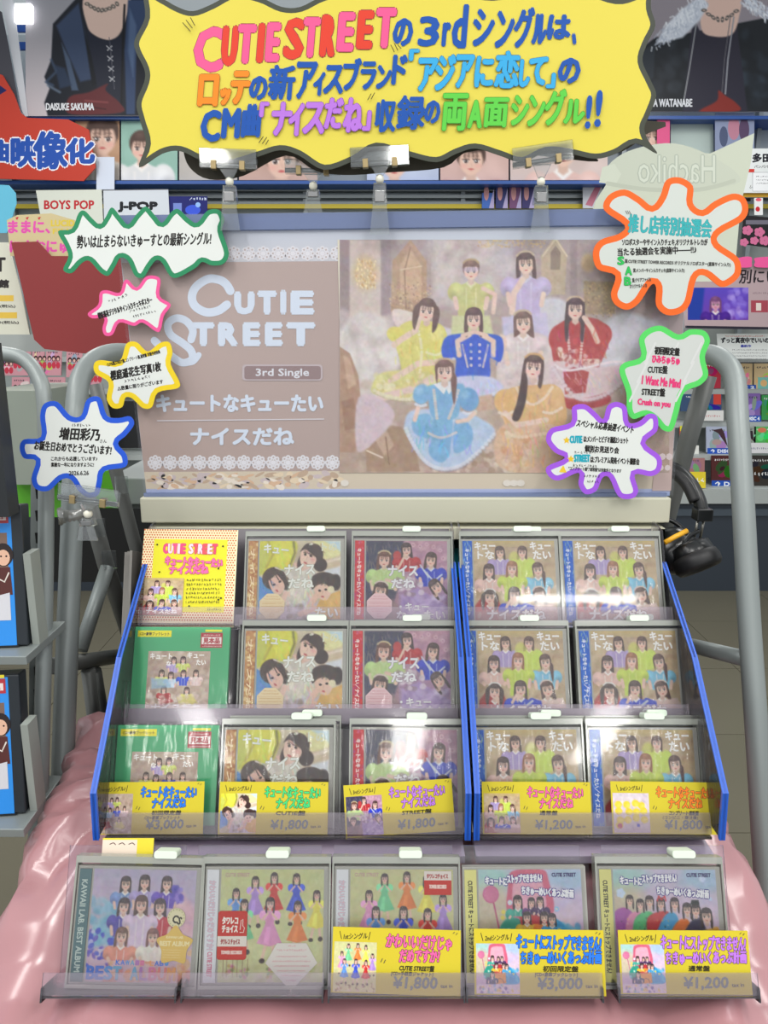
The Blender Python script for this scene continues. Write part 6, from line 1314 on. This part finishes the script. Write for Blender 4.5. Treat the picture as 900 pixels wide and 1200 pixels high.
# bits of the same fixture behind it
def pbox(name, label, cat, u0, v0, u1, v1, z, depth, mat, group=None, bev=0.0):
    a = P(u0, v1, z); fr = Frame(a); q0 = fr.uv(u0, v1); q1 = fr.uv(u1, v0)
    o = MB().box(q0[0], q1[0], 0, depth, q0[1], q1[1]).build(name, mat, None, bev); fr.put(o); return tag(o, label, cat, group)
pbox('grey_cabinet', 'pale grey green metal box behind the left upright', 'box', -10, 458, 45, 568, 1.5, .25, pbr('grey_green_box', (142, 150, 140), .5))
pbox('green_board', 'bright green board behind the blue-edged splash card', 'board', 8, 566, 74, 606, 1.6, .02, pbr('green_board', (104, 196, 50), .6))
pbox('green_board', 'bright green strip right of the blue-edged splash card', 'board', 66, 552, 136, 596, 1.72, .02, pbr('green_board', (104, 196, 50), .6))
pbox('shelf_end_panel', 'black end panel of the shelving at the left edge of the picture', 'panel', -60, 402, -12, 606, 1.02, .03, pbr('black_end_panel', (34, 38, 42), .5))
t_ = pbox('black_equipment_cabinet', 'low black cabinet on the floor between the left frame and the rack', 'cabinet', 62, 596, 176, 682, 1.75, .4, pbr('black_cabinet', (12, 13, 14), .35))
pbox('grey_printer', 'light grey machine with a black trim line on the black cabinet', 'machine', 128, 560, 180, 592, 1.75, .3, pbr('grey_machine', (150, 156, 154), .5), bev=.004)
pbox('black_monitor', 'black screen behind the yellow-edged splash card', 'screen', 118, 470, 172, 525, 1.7, .03, pbr('black_screen', (14, 15, 18), .25))
# ------------------------------------------------------------------ the setting: floor tiles, back gondola wall
TILE = pbr('floor_tile', (104, 100, 85), .22, 0, .5, noise=.06, scale=1.5)
fl = MB().box(-7, 7, -3, 6.5, -.03, -.004).build('floor', pbr('tile_joint', (92, 90, 80), .7)); tag(fl, kind='structure')
tm = None
for i in range(-8, 9):
    for j in range(0, 12):
        if tm is None:
            m = MB().box(-.2985, .2985, -.2985, .2985, -.004, 0); o = m.build('tile', TILE, fl); tm = o.data
        else: o = obj('tile', tm, None, fl)
        o.location = (i * .6 + .12, j * .45 * 0 + j * .6 - .6, 0)
GY = 4.40
WALLM = pbr('store_wall_white', (206, 212, 214), .7)
w = MB().box(-7, 7, 4.95, 5.05, 0, 3.4).build('wall_back', WALLM); tag(w, kind='structure')
def fy(y, u=450, v=400): return Frame(onY(u, v, y))
g = thing('wall_shelving', 'grey wall shelving unit with navy base filled with CDs across the back', 'shelving', (0, GY, 0))
NAVY = pbr('navy_base', (48, 56, 66), .5); LG = pbr('light_grey_shelf', (172, 178, 176), .5, noise=.03); SL = pbr('slat_grey', (150, 158, 162), .4, .3)
def zY(v, y): return onY(450, v, y).z
MB().box(-5.2, 5.2, 0, .5, 0, zY(590, GY)).build('base_cabinet', NAVY, g)
MB().box(-5.2, 5.2, -.012, 0, zY(604, GY), zY(596, GY)).build('base_rail', pbr('navy_rail', (70, 80, 90), .4), g)
MB().box(-5.2, 5.2, -.03, .5, zY(589, GY), zY(573, GY)).build('shelf_lip', LG, g)
MB().box(-5.2, 5.2, .33, .5, zY(573, GY), 2.15).build('back_panel', pbr('shelf_back', (150, 156, 154), .6), g)
ROWS = []
for k, (vb, dy) in enumerate(((571, .02), (533, .09), (495, .16), (456, .23), (418, .28))):
    z = zY(vb, GY + dy); MB().box(-5.2, 5.2, dy - .01, .34, z - .03, z).build('display_step', LG, g)
# slatted upper part
for v in (222, 230, 238): MB().box(-5.2, 5.2, .27, .33, zY(v + 2, GY + .27), zY(v - 2, GY + .27)).build('slat', SL, g)
MB().box(-5.2, 5.2, .24, .27, zY(244, GY + .24), zY(239, GY + .24)).build('yellow_rail', pbr('yellow_rail', (206, 186, 50), .5), g)
for v in (213, 137): MB().box(-5.2, 5.2, .10, .33, zY(v + 2.6, GY + .10), zY(v - 1.4, GY + .10)).build('blue_shelf_rail', pbr('blue_rail', (40, 84, 160), .4), g)
MB().box(-5.2, 5.2, .335, .5, 2.15, 3.1).build('upper_panel', pbr('upper_panel', (176, 186, 192), .5), g)
for x in (-4.4, -3.65, -2.9, -2.12, -1.35, -.45, .45, 1.35, 2.1): MB().box(x - .012, x + .012, .29, .335, zY(573, GY), 3.0).build('upright', SL, g)
for u in (5, 22, 38): pass
def sheet(name, label, cat, pts, y, col, fn=None, group=None, sm=False, mat=None, t=.004, lean=0):
    cx = sum(p[0] for p in pts) / len(pts); cy = sum(p[1] for p in pts) / len(pts)
    fr = Frame(onY(cx, cy, y), lean); a = Art(fr.uv); a.slab(pts, col, t, sm)
    if fn: fn(a)
    o = obj(name, a.mesh(name), mat or MP); fr.put(o); return tag(o, label, cat, group)
def R4(x0, y0, x1, y1): return [(x0, y0), (x1, y0), (x1, y1), (x0, y1)]
# ---- artist posters
def left_poster(a):
    c = Cv(30, -6, 176, 136, 1.0, (176, 168, 172)); c.vgrad(30, -6, 176, 136, (150, 150, 158), (196, 186, 190))
    B = (24, 28, 38); Bl = (66, 84, 118)
    c.poly([(93, -6), (62, 28), (60, 70), (52, 90), (58, 104), (52, 120), (56, 136), (176, 136), (176, -6)], B, 2); c.poly([(100, -4), (150, -4), (148, 20), (140, 40), (128, 47), (112, 42), (102, 30)], (222, 192, 178), 2, sm=True)
    c.poly([(66, 30), (92, 4), (100, 40), (112, 92), (94, 96), (78, 60)], Bl, 3, .75); c.poly([(72, 50), (82, 70), (92, 106), (84, 106)], (90, 110, 140), 2, .7); c.poly([(94, 10), (99, 38), (118, 98), (108, 100)], (16, 20, 28), 2); c.poly([(101, 34), (112, 44), (128, 48), (142, 42), (146, 60), (142, 134), (118, 134), (112, 90)], (30, 34, 50), 2)
    c.poly([(150, 0), (170, 0), (174, 40), (160, 60), (158, 134), (148, 134), (146, 60)], (52, 70, 104), 2); c.poly([(152, 10), (160, 30), (156, 90), (150, 60)], (100, 122, 156), 3, .6); c.line([(146, 6), (144, 50), (142, 130)], 2.4, (14, 16, 24), 1.5); c.line([(60, 70), (66, 84), (54, 96), (62, 100)], 3, (60, 76, 100), 2, .8); c.line([(56, 100), (70, 108)], 3, (110, 126, 146), 2, .7); c.poly([(64, 76), (76, 80), (84, 100), (70, 104)], (44, 60, 86), 3, .8)
    for k in range(9): c.ell(102 + k * 4.4, 3 + 9 * math.sin(PI * (k + .5) / 9), 3, 2.2, (96, 92, 88), 30 * k, 1); c.ell(102 + k * 4.4, 3 + 9 * math.sin(PI * (k + .5) / 9), 1.2, .9, (210, 190, 176), 0, 1)
    for k in range(4): y = 56 + k * 12; c.line([(125 + k, y - 2), (131 + k, y + 3)], 1.2, (186, 186, 190), 1); c.line([(131 + k, y - 2), (126 + k, y + 3)], 1.2, (186, 186, 190), 1)
    c.line([(128, 44), (134, 104)], .8, (90, 90, 100), .8)
    c.poly([(78, 122), (84, 112), (104, 108), (126, 98), (124, 106), (140, 120), (142, 132), (84, 134)], (96, 40, 44), 2, sm=True); c.line([(100, 118), (126, 120)], 2, (130, 64, 66), 1.5); c.line([(98, 124), (124, 128)], 1.4, (64, 24, 28), 1.2)
    a.grid(c); a.text('DAISUKE SAKUMA', 54, 129, 56, 8, (220, 222, 226), .35)
sheet('artist_poster', 'poster of a person in glossy black jacket and maroon gloves, top left', 'poster', R4(32, -6, 176, 136), GY - .02 + .1, (176, 168, 172), left_poster, 'artist posters on the upper shelf')
def right_poster(a):
    c = Cv(752, -6, 902, 131, 1.0, (150, 142, 150)); B = (30, 34, 40)
    c.poly([(752, 56), (768, 44), (800, 40), (902, 20), (902, 131), (752, 131)], B, 2); c.poly([(752, 60), (768, 50), (766, 90), (752, 110)], (44, 50, 58), 3); c.blots(5, 30, (764, 50, 806, 120), [(52, 58, 66), (24, 28, 34)], (4, 10), .5, 5); c.blots(6, 30, (862, 40, 900, 120), [(50, 60, 72), (24, 28, 34)], (4, 10), .5, 5)
    c.poly([(812, 20), (820, 36), (838, 42), (858, 40), (862, 16), (876, 131), (800, 131)], (44, 42, 56), 2); c.poly([(826, -6), (866, -6), (866, 20), (858, 40), (838, 43), (822, 34)], (224, 190, 176), 2, sm=True)
    c.poly([(780, 30), (800, 10), (822, -6), (830, 6), (820, 24), (800, 44), (768, 52)], (206, 212, 224), 3); c.blots(7, 120, (768, -4, 826, 48), [(226, 230, 240), (176, 184, 202), (240, 242, 248)], (2, 5), .5, 2) if False else None
    g = random.Random(4)
    for _ in range(200):
        t = g.random(); x = 772 + t * 52 + g.uniform(-9, 9); y = 48 - t * 50 + g.uniform(-9, 9); c.line([(x, y), (x + g.uniform(-4, 2), y + g.uniform(1, 5))], 1.4, g.choice([(226, 230, 240), (180, 188, 204), (240, 244, 250)]), 1.2, .7)
        t = g.random(); x = 868 + t * 34 + g.uniform(-2, 7); y = -2 + t * 22 + g.uniform(-8, 6); c.line([(x, y), (x + g.uniform(-1, 4), y + g.uniform(1, 5))], 1.4, g.choice([(226, 230, 240), (184, 192, 208), (240, 244, 250)]), 1.2, .7)
    for k in range(8): c.ell(825 + k * 5.4, 10 + 13 * math.sin(PI * (k + .4) / 8), 3.4, 2, (90, 88, 86), 24 * k, 1); c.ell(825 + k * 5.4, 10 + 13 * math.sin(PI * (k + .4) / 8), 1.6, .8, (206, 180, 168), 0, 1)
    c.line([(816, 28), (808, 80), (801, 120)], 1.4, (150, 152, 156), 1); c.line([(860, 20), (853, 70), (850, 110)], 1.6, (150, 152, 160), 1); c.line([(856, 20), (849, 70), (846, 110)], 1, (100, 100, 106), 1)
    c.poly([(822, 128), (840, 118), (842, 106), (850, 112), (862, 120), (866, 130), (824, 131)], (128, 44, 38), 2, sm=True)
    a.grid(c); a.text('OTA WATANABE', 756, 125, 55, 9, (214, 216, 222), .35)
sheet('artist_poster', 'poster of a person in dark jacket with white fluffy collar, top right', 'poster', R4(752, -6, 900, 131), GY + .08, (150, 142, 150), right_poster, 'artist posters on the upper shelf')
# ---- large sleeves standing on the blue rail
def face_sleeve(bg, body, hx, hy, s, seed):
    def f(a):
        x0, y0, x1, y1 = f.b; c = Cv(x0, y0, x1, y1, 1.6, bg); c.blots(seed, 14, f.b, [tuple(min(255, v + 14) for v in bg), tuple(max(0, v - 12) for v in bg)], (4, 12), .5, 8)
        girl(c, hx, hy, s, body, (66, 48, 42), 0, 'up', blen=5); a.grid(c)
    return f
def sl(label, b, bg, body, hx, hy, s, seed, tone=None):
    f = face_sleeve(bg, body, hx, hy, s, seed); f.b = b
    sheet('record_sleeve', label, 'record sleeve', R4(*b), GY + .14, bg, f, 'large sleeves on the upper blue rail')
sl('sleeve with a close-up brown-haired face next to the red cut-out sign', (88, 140, 140, 211), (190, 150, 120), (200, 190, 180), 120, 160, 20, 1)
sl('green sleeve with a figure in white, left of the dark backing card', (142, 140, 208, 211), (150, 190, 176), (226, 226, 226), 166, 172, 15, 2)
sl('cream sleeve partly behind the dark backing card', (210, 150, 278, 211), (196, 190, 184), (190, 160, 150), 262, 206, 14, 3)
sl('skin-toned sleeve behind the second clip', (280, 150, 372, 211), (206, 172, 160), (196, 150, 140), 330, 186, 22, 4)
sl('pale blue sleeve right of the middle clip', (430, 150, 514, 211), (190, 200, 224), (190, 200, 224), 462, 190, 18, 5)
sl('pinkish sleeve right of the middle of the header card', (516, 150, 596, 211), (214, 180, 172), (190, 150, 150), 552, 186, 18, 6)
sl('warm toned sleeve left of the beige cut-out sheet', (598, 150, 712, 211), (216, 196, 190), (226, 190, 180), 660, 176, 18, 7)
sl('sleeve with a pink strip at the right tip of the header card', (754, 137, 784, 178), (176, 130, 110), (210, 170, 160), 764, 160, 15, 8)
sheet('pink_strip', 'pink paper strip on the sleeve at the right tip of the header card', 'label', R4(770, 137, 785, 176), GY + .12, (224, 90, 140))
sheet('picture_board', 'bluish picture board under the right artist poster', 'board', R4(838, 132, 884, 182), GY + .12, (140, 150, 180), lambda a: [a.ell(860, 150, 7, 14, (190, 130, 150)), a.ell(872, 152, 6, 14, (90, 70, 100)), a.ell(848, 160, 5, 12, (80, 90, 120))])
sheet('white_board', 'blank pale board between the pink strip and the bluish picture', 'board', R4(786, 142, 836, 184), GY + .2, (196, 212, 206))
# ---- signs
def redsign(a):
    a.poly([(0, 100), (-2, 112), (8, 106)], (30, 34, 90)); B = (36, 80, 170)
    for ch, x, y, w, h in (('曲', -16, 192, 24, 28), ('映', 12, 198, 28, 38), ('像', 38, 200, 38, 46), ('化', 76, 194, 32, 32)): a.text(ch, x + 2, y - 3, w, h - 4, B, 1.8, (240, 240, 246), 1.4)
sheet('red_cutout_sign', 'red cut-out sign with big blue lettering at the left edge', 'sign', [(-20, 80), (3, 88), (16, 110), (24, 132), (32, 138), (80, 140), (104, 152), (112, 196), (98, 212), (-20, 209)], GY + .04, (190, 62, 46), redsign, t=.01)
sheet('dark_cutout_board', 'dark grey board above the red cut-out sign', 'board', [(-20, 0), (2, 14), (10, 54), (22, 124), (30, 138), (14, 112), (-20, 84)], GY + .06, (72, 72, 80))
sheet('white_post', 'white post left of the artist poster in the black jacket', 'post', [(2, 0), (14, -8), (26, 80), (33, 136), (27, 137), (12, 56)], GY + .075, (206, 208, 214))
sheet('white_strip', 'white hanging strip right of the red cut-out sign', 'strip', R4(113, 184, 134, 222), GY + .08, (214, 222, 238))
sheet('genre_sign', 'white sign reading BOYS POP in red', 'sign', [(42, 223), (119, 222), (121, 262), (49, 262)], GY + .06, (216, 220, 208), lambda a: a.text('BOYS POP', 52, 245, 58, 10, (190, 44, 52), .5), 'white genre signs')
sheet('genre_sign', 'white sign reading J-POP in black', 'sign', [(121, 223), (197, 222), (199, 262), (122, 262)], GY + .06, (212, 218, 226), lambda a: (a.text('J-POP', 139, 248, 45, 11, (26, 28, 34), 1.1), a.line([(121, 223), (197, 222)], 1, (120, 120, 126))), 'white genre signs')
sheet('video_screen', 'small dark blue screen right of the J-POP sign', 'screen', R4(198, 230, 243, 264), GY + .07, (28, 34, 110), lambda a: (a.rect(203, 238, 213, 250, (120, 140, 210)), a.ell(226, 246, 9, 6, (60, 90, 220)), a.ell(232, 240, 3, 3, (150, 190, 250)), a.scrib(222, 235, 18, 4, (210, 220, 240), 2, .6)))
for k, (x, c) in enumerate(((565, (70, 110, 190)), (581, (60, 66, 120)), (597, (120, 80, 120)), (612, (64, 60, 110)))):
    sheet('slim_case', 'slim blue case %s on the slatted shelf left of the right clip' % ('leftmost of four', 'second of four', 'third of four', 'last of four')[k], 'case', R4(x, 226 if k == 0 else 209, x + 14, 244), GY + .2, c, lambda a, x=x: (a.ell(x + 5, 226, 3, 9, (206, 150, 150)), a.poly([(x + 8, 244), (x + 14, 220), (x + 14, 244)], (180, 170, 210))), 'slim cases on the slatted shelf', t=.02)
sheet('picture_card', 'pale card with a pink figure at the right end of the slatted shelf', 'card', R4(683, 208, 706, 244), GY + .2, (206, 208, 216), lambda a: a.poly([(686, 240), (700, 214), (704, 220), (694, 242)], (196, 120, 140)))
sheet('cyan_cutout', 'light blue rounded cut-out at the left edge', 'board', [(-10, 216), (10, 217), (18, 226), (19, 238), (12, 262), (8, 273), (-10, 273)], 2.6, (110, 200, 230), sm=False)
def lucid(a):
    Pk = (222, 84, 170); a.text('ままに、', 10, 273, 48, 14, Pk, .8); a.text('にさおにゅ', 12, 296, 68, 14, Pk, .8); a.text('LUCID', 60, 265, 27, 7, (220, 196, 70), .5); a.text('FILL', 62, 274, 22, 6, (220, 196, 70), .3)
    for x in (20, 32, 46): a.poly([(x - 2, 255), (x, 258), (x + 2, 254)], (200, 40, 60))
sheet('handwritten_board', 'tan board with pink hand lettering left of the green-edged card', 'sign', [(8, 258), (20, 252), (60, 250), (88, 258), (96, 270), (92, 300), (12, 300)], 1.765, (206, 190, 146), lucid)
RP = clear('red_acrylic', (110, 34, 34), .75, (140, 42, 44), .05, .12)
sheet('red_acrylic_panel', 'dark red acrylic panel behind the pink-edged splash card', 'panel', [(13, 284), (44, 283), (60, 300), (200, 300), (200, 410), (120, 415), (96, 414), (52, 409), (40, 398)], 1.75, (150, 50, 50), mat=pbr('red_panel', (138, 46, 46), .35, noise=.08, scale=4))
def prices(a):
    D = (50, 46, 46); a.text('ST', -14, 318, 20, 16, D, .8); a.text('旧館', -12, 337, 22, 9, D, .7)
    a.rect(-20, 346, 16, 353, (226, 190, 80)); a.text('¥2,600(税込)', -20, 361, 38, 4, D, .15); a.rect(-20, 366, 20, 373, (226, 190, 80)); a.text('¥3,150(税込)', -20, 380, 42, 4, D, .15)
sheet('price_board', 'cream price board with yellow bars at the left edge', 'sign', [(-20, 284), (9, 284), (24, 340), (35, 392), (-20, 392)], 1.8, (216, 216, 200), prices)
pbox('grey_shelf_board', 'grey shelf edge under the cream price board', 'shelf', -20, 392, 60, 412, 1.95, .2, LG)
# beige cut-out with mirrored lettering
def hach(a):
    G = (186, 192, 178); a.poly([(712, 210), (730, 180), (790, 168), (846, 190), (866, 214), (800, 222)], (200, 206, 190), True)
    a.poly([(706, 196), (720, 192), (728, 204), (722, 216), (702, 214)], (208, 214, 198)); a.line([(712, 215), (760, 222), (820, 222), (860, 212)], 5, (190, 196, 180), True)
    v, tr, mx = glyphs('Hachiko'); X = 838 - v[:, 0] / mx[0] * 90; Y = 214 - v[:, 1] / mx[1] * 32; 
    for dx, col, dz in ((1.3, (178, 186, 172), 0), (0, (212, 218, 204), 1)):
        a.up()
        for k in range(7): ox, oy = (0, 0) if k == 6 or not dx else (dx * math.cos(k), dx * math.sin(k)); a.add(np.stack([X + ox, Y + oy], 1), tr, col, a.z + .2 * k)
sheet('beige_cutout_sheet', 'pale beige cut-out sheet with mirrored Hachiko lettering above the orange-edged card', 'sign', [(752, 180), (790, 176), (832, 180), (858, 168), (884, 156), (880, 190), (868, 240), (860, 330), (700, 330), (688, 270), (698, 236), (730, 186)], 2.0, (204, 210, 192), hach)
for u, v, y, lab in ((190, 330, 1.765, 'steel pole holding up the red panel behind the poster'), (765, 260, 2.012, 'steel pole holding up the beige cut-out sheet behind the poster')):
    p = onY(u, v, y); t = thing('sign_pole', lab, 'pole', (p.x, p.y, 0)); MB().tube([(0, 0, .02), (0, 0, p.z)], .007, 10).build('pole', STEEL, t); MB().box(-.09, .09, -.09, .09, 0, .02).build('foot_plate', DARKST, t)
# ---- right side above the shelves
def store(a):
    a.text('多田', 882, 190, 22, 10, (30, 30, 40), .6); a.text('パンパパラ', 884, 197, 20, 3.4, (60, 60, 66), .1); a.rect(874, 198, 884, 202, (206, 60, 50)); a.scrib(878, 222, 9, 8, (70, 70, 70), 4, .5); a.rect(882, 202, 900, 224, (236, 238, 240)); a.line([(882, 202), (904, 202), (904, 224), (882, 224), (882, 202)], .6, (150, 150, 156))
    for i in range(3): a.scrib(886, 208 + i * 4, 16, 2.2, (120, 120, 126), i, .3)
sheet('information_card', 'white information card with black lettering at the right edge', 'sign', R4(862, 174, 915, 226), GY - .05, (224, 228, 228), store)
sheet('yellow_strip', 'yellow shelf strip under the white information card', 'strip', R4(852, 226, 915, 231), GY - .03, (226, 176, 60))
sheet('white_card', 'small white card with a red fruit shape', 'card', R4(884, 232, 894, 252), GY - .05, (230, 232, 232), lambda a: (a.ell(888, 245, 2.6, 3, (200, 40, 50)), a.ell(889, 234, 3.5, 2, (226, 90, 110))))
def flowers(a):
    for x, y, r in ((876, 270, 6), (890, 272, 6), (872, 284, 5), (884, 282, 5), (896, 282, 6)):
        for k in range(5): a.ell(x + r * .6 * math.cos(k * 1.257), y + r * .5 * math.sin(k * 1.257), r * .5, r * .5, (206, 110, 150), 8)
    a.rect(874, 258, 915, 263, (110, 106, 120))
sheet('floral_board', 'black board with pink flowers at the right edge', 'board', [(872, 252), (915, 256), (915, 292), (868, 286)], GY - .06, (32, 30, 34), flowers)
for x0, x1, n in ((866, 880, 'left'), (886, 915, 'right')): sheet('pink_tag', 'pink rounded tag under the floral board, %s one' % n, 'tag', smooth([(x0, 302), (x1, 301), (x1 + 1, 308), (x1, 313), (x0, 313), (x0 - 1, 307)], True, 3), GY - .07, (236, 90, 156), group='pink tags under the floral board')
def album(a):
    c = Cv(806, 336, 878, 376, 1.2, (80, 60, 170)); c.vgrad(806, 336, 878, 376, (90, 70, 190), (110, 60, 170)); c.poly([(806, 336), (826, 336), (822, 376), (806, 376)], (30, 60, 160), 3); c.blots(3, 40, (850, 338, 876, 374), [(150, 130, 230), (190, 170, 240), (110, 80, 200)], (2, 5), .5, 2)
    girl(c, 839, 356, 7, (70, 30, 140), (90, 50, 90), 0, 'half', (206, 150, 180), blen=3); a.grid(c, 806, 337, 877, 375)
    a.text('別にい', 866, 332, 44, 16, (40, 34, 40), .4, slant=.1); a.rect(880, 352, 900, 366, (166, 70, 84)); a.rect(886, 355, 892, 364, (226, 214, 206)); a.scrib(882, 345, 30, 3, (120, 100, 110), 3, .3); a.line([(803, 383), (915, 385)], 3, (40, 36, 50), caps=False)
sheet('album_board', 'mauve promotion board with a violet portrait at the right edge', 'sign', [(802, 312), (915, 312), (915, 386), (802, 384)], GY - .045, (182, 160, 164), album)
def zutto(a):
    a.text('ずっと真夜中でいいのに。', 845, 402, 64, 6.5, (34, 36, 44), .35); a.text('最新作', 868, 407, 12, 3, (50, 60, 160), .2); a.scrib(850, 395, 46, 2, (200, 80, 70), 1, .3)
    a.ell(849, 416, 4.5, 6, (226, 170, 150))
    for i in range(5): a.scrib(858, 411 + i * 3.6, 40, 2, (130, 130, 134), i, .3)
sheet('artist_card', 'white artist card with black Japanese heading above the right CD shelves', 'sign', [(840, 391), (915, 391), (915, 421), (842, 420)], GY + .02, (222, 226, 224), zutto)
# ---- CDs on the back shelves: one thing each, thin case with printed front
PAL = [(180, 60, 70), (206, 176, 130), (120, 70, 150), (60, 90, 140), (70, 160, 90), (200, 206, 206), (60, 44, 46), (222, 190, 200), (226, 160, 90), (90, 120, 110), (170, 130, 190), (40, 46, 60)]
def bgcd(u0, v0, u1, v1, y, col, seed, label, extra=None, group='CDs on the back shelves'):
    g = random.Random(seed)
    def f(a):
        w, h = u1 - u0, v1 - v0
        for _ in range(5): a.ell(u0 + w * g.uniform(.2, .8), v0 + h * g.uniform(.25, .8), w * g.uniform(.08, .25), h * g.uniform(.1, .28), tuple(max(0, min(255, q + g.randint(-60, 60))) for q in col), 10, g.uniform(0, 90))
        a.scrib(u0 + w * .12, v0 + h * .2, w * .6, h * .1, (235, 235, 235) if sum(col) < 380 else (60, 60, 70), seed, .5)
        if extra: extra(a)
    sheet('cd_case', label, 'CD', [(u0, v0), (u1, v0), (u1 - .5, v1), (u0 - .5, v1)], y, col, f, group, t=.01)
BA = (38, 84, 180)
def disc(x0, y0, x1, y1, tx): return lambda a: (a.rect(x0, y0, x1, y1, BA), a.text(tx, x0 + 4, y1 - 1.5, x1 - x0 - 6, y1 - y0 - 3, (236, 240, 248), .3))
k = 0
for u0, v0, u1, v1, col, lab, ex in (
    (803, 424, 818, 454, (170, 60, 60), 'red CD left of the bent steel tube on the top step', None), (822, 424, 845, 455, (186, 50, 70), 'pink and red CD behind the bend of the steel tube', None), (864, 426, 882, 457, (214, 186, 140), 'tan spotted CD above the DISC 2 label', disc(866, 451, 886, 457, 'C 2')), (884, 426, 905, 456, (216, 190, 146), 'tan spotted CD with a green round sticker', lambda a: (a.rect(888, 442, 905, 457, (130, 200, 190)), a.ell(895, 449, 4, 4, (236, 190, 130)))),
    (798, 462, 846, 482, (60, 84, 120), 'dark blue CD with a red tag left of the steel tube', lambda a: a.rect(836, 462, 845, 474, (210, 70, 60))), (872, 461, 891, 494, (130, 100, 170), 'violet CD above the DISC 4 label', disc(872, 487, 892, 494, 'DISC 4')), (893, 463, 912, 492, (60, 150, 80), 'green CD at the right edge on the second step', None),
    (797, 500, 816, 532, (206, 90, 80), 'red and white CD on the third step', lambda a: (a.rect(797, 522, 819, 532, (226, 226, 220)), a.rect(797, 499, 800, 505, (220, 220, 60)))), (828, 500, 858, 530, (176, 184, 206), 'pale CD with a dark wedge shape above a blue label', lambda a: (a.poly([(835, 504), (846, 502), (849, 508), (853, 524), (842, 508)], (70, 46, 54)), disc(829, 525, 858, 532, '↑ DISC')(a))), (874, 500, 886, 520, (150, 160, 150), 'grey CD right of the steel tube on the third step', lambda a: a.poly([(877, 504), (882, 505), (884, 518), (880, 514)], (50, 40, 46))), (884, 500, 908, 522, (90, 180, 100), 'bright green CD at the right edge on the third step', lambda a: a.ell(893, 504, 5, 3, (220, 120, 90))),
    (800, 537, 826, 556, (170, 120, 120), 'multicoloured CD above a yellow card on the lowest step', None), (834, 534, 862, 566, (84, 40, 40), 'dark red CD above a blue label on the lowest step', disc(834, 563, 864, 571, '↑ DIS')), (878, 534, 910, 570, (54, 50, 46), 'black CD with white lettering at the right edge of the lowest step', lambda a: a.scrib(880, 558, 26, 5, (230, 230, 230), 7, .8))):
    yy = GY + {42: .26, 46: .2, 50: .13, 53: .06}[int(v0 / 10)] if int(v0 / 10) in (42, 46, 50, 53) else GY + .13
    bgcd(u0, v0, u1, v1, yy, col, 100 + k, lab, ex); k += 1
sheet('shelf_label', 'white shelf label left of the steel tube', 'label', R4(820, 481, 848, 493), GY + .12, (224, 224, 222), lambda a: a.scrib(823, 489, 20, 3, (200, 90, 100), 3, .4))
sheet('shelf_label', 'white shelf label right of the steel tube', 'label', R4(876, 519, 908, 531), GY + .06, (224, 224, 226), lambda a: a.scrib(880, 527, 24, 3, (120, 120, 150), 3, .4))
sheet('shelf_label', 'yellow shelf card above the headphones', 'label', R4(795, 553, 827, 572), GY + .0, (236, 214, 60), lambda a: a.scrib(800, 566, 22, 6, (250, 250, 240), 5, .8))
# left side CDs seen between the tubes
for q, (u0, v0, u1, v1) in enumerate(((-6, 414, 14, 440), (14, 408, 36, 440), (38, 408, 52, 440), (54, 408, 72, 440), (56, 442, 76, 470), (78, 410, 96, 442), (14, 442, 34, 468), (57, 472, 76, 498), (98, 424, 118, 456))):
    bgcd(u0, v0, u1, v1, GY - .3, (206, 150, 160), 300 + q, 'pink photo CD, %s on the shelf seen through the left tubes' % ('leftmost', 'second', 'third', 'fourth', 'one below the fourth', 'sixth', 'one on the second row', 'lowest one', 'rightmost')[q], lambda a, u0=u0, v0=v0, u1=u1: [(a.ell(u0 + 4 + j * 5, v0 + 12, 2.6, 3.4, (60, 36, 40), 8), a.ell(u0 + 4 + j * 5, v0 + 12.8, 1.5, 2, (226, 180, 170), 8), a.ell(u0 + 4 + j * 5, v0 + 20, 2.6, 4, (200, 60, 80), 8)) for j in range(int((u1 - u0 - 4) / 5) + 1)], 'pink CDs on the left back shelves')
sheet('shelf_board', 'grey shelf behind the left steel tubes', 'shelf', R4(-20, 500, 120, 506), GY - .32, (160, 164, 160), t=.3)
# ---- a white-washed lamp box of the shelving light, upper left
l = pbr('lamp_glow', (255, 255, 255)); b = l.node_tree.nodes['Principled BSDF']; b.inputs['Emission Color'].default_value = (1, 1, 1, 1); b.inputs['Emission Strength'].default_value = 3
sheet('shelf_lamp', 'bright white lamp at the top left corner', 'lamp', R4(17, 4, 36, 26), GY + .05, (255, 255, 255), mat=l, t=.03)
for v in (28, 49): sheet('blue_rail', 'short blue rail below the lamp, %s one' % ('upper' if v == 28 else 'lower'), 'rail', R4(20, v, 37, v + 9), GY + .2, (44, 84, 160), group='blue rails by the lamp', t=.02)
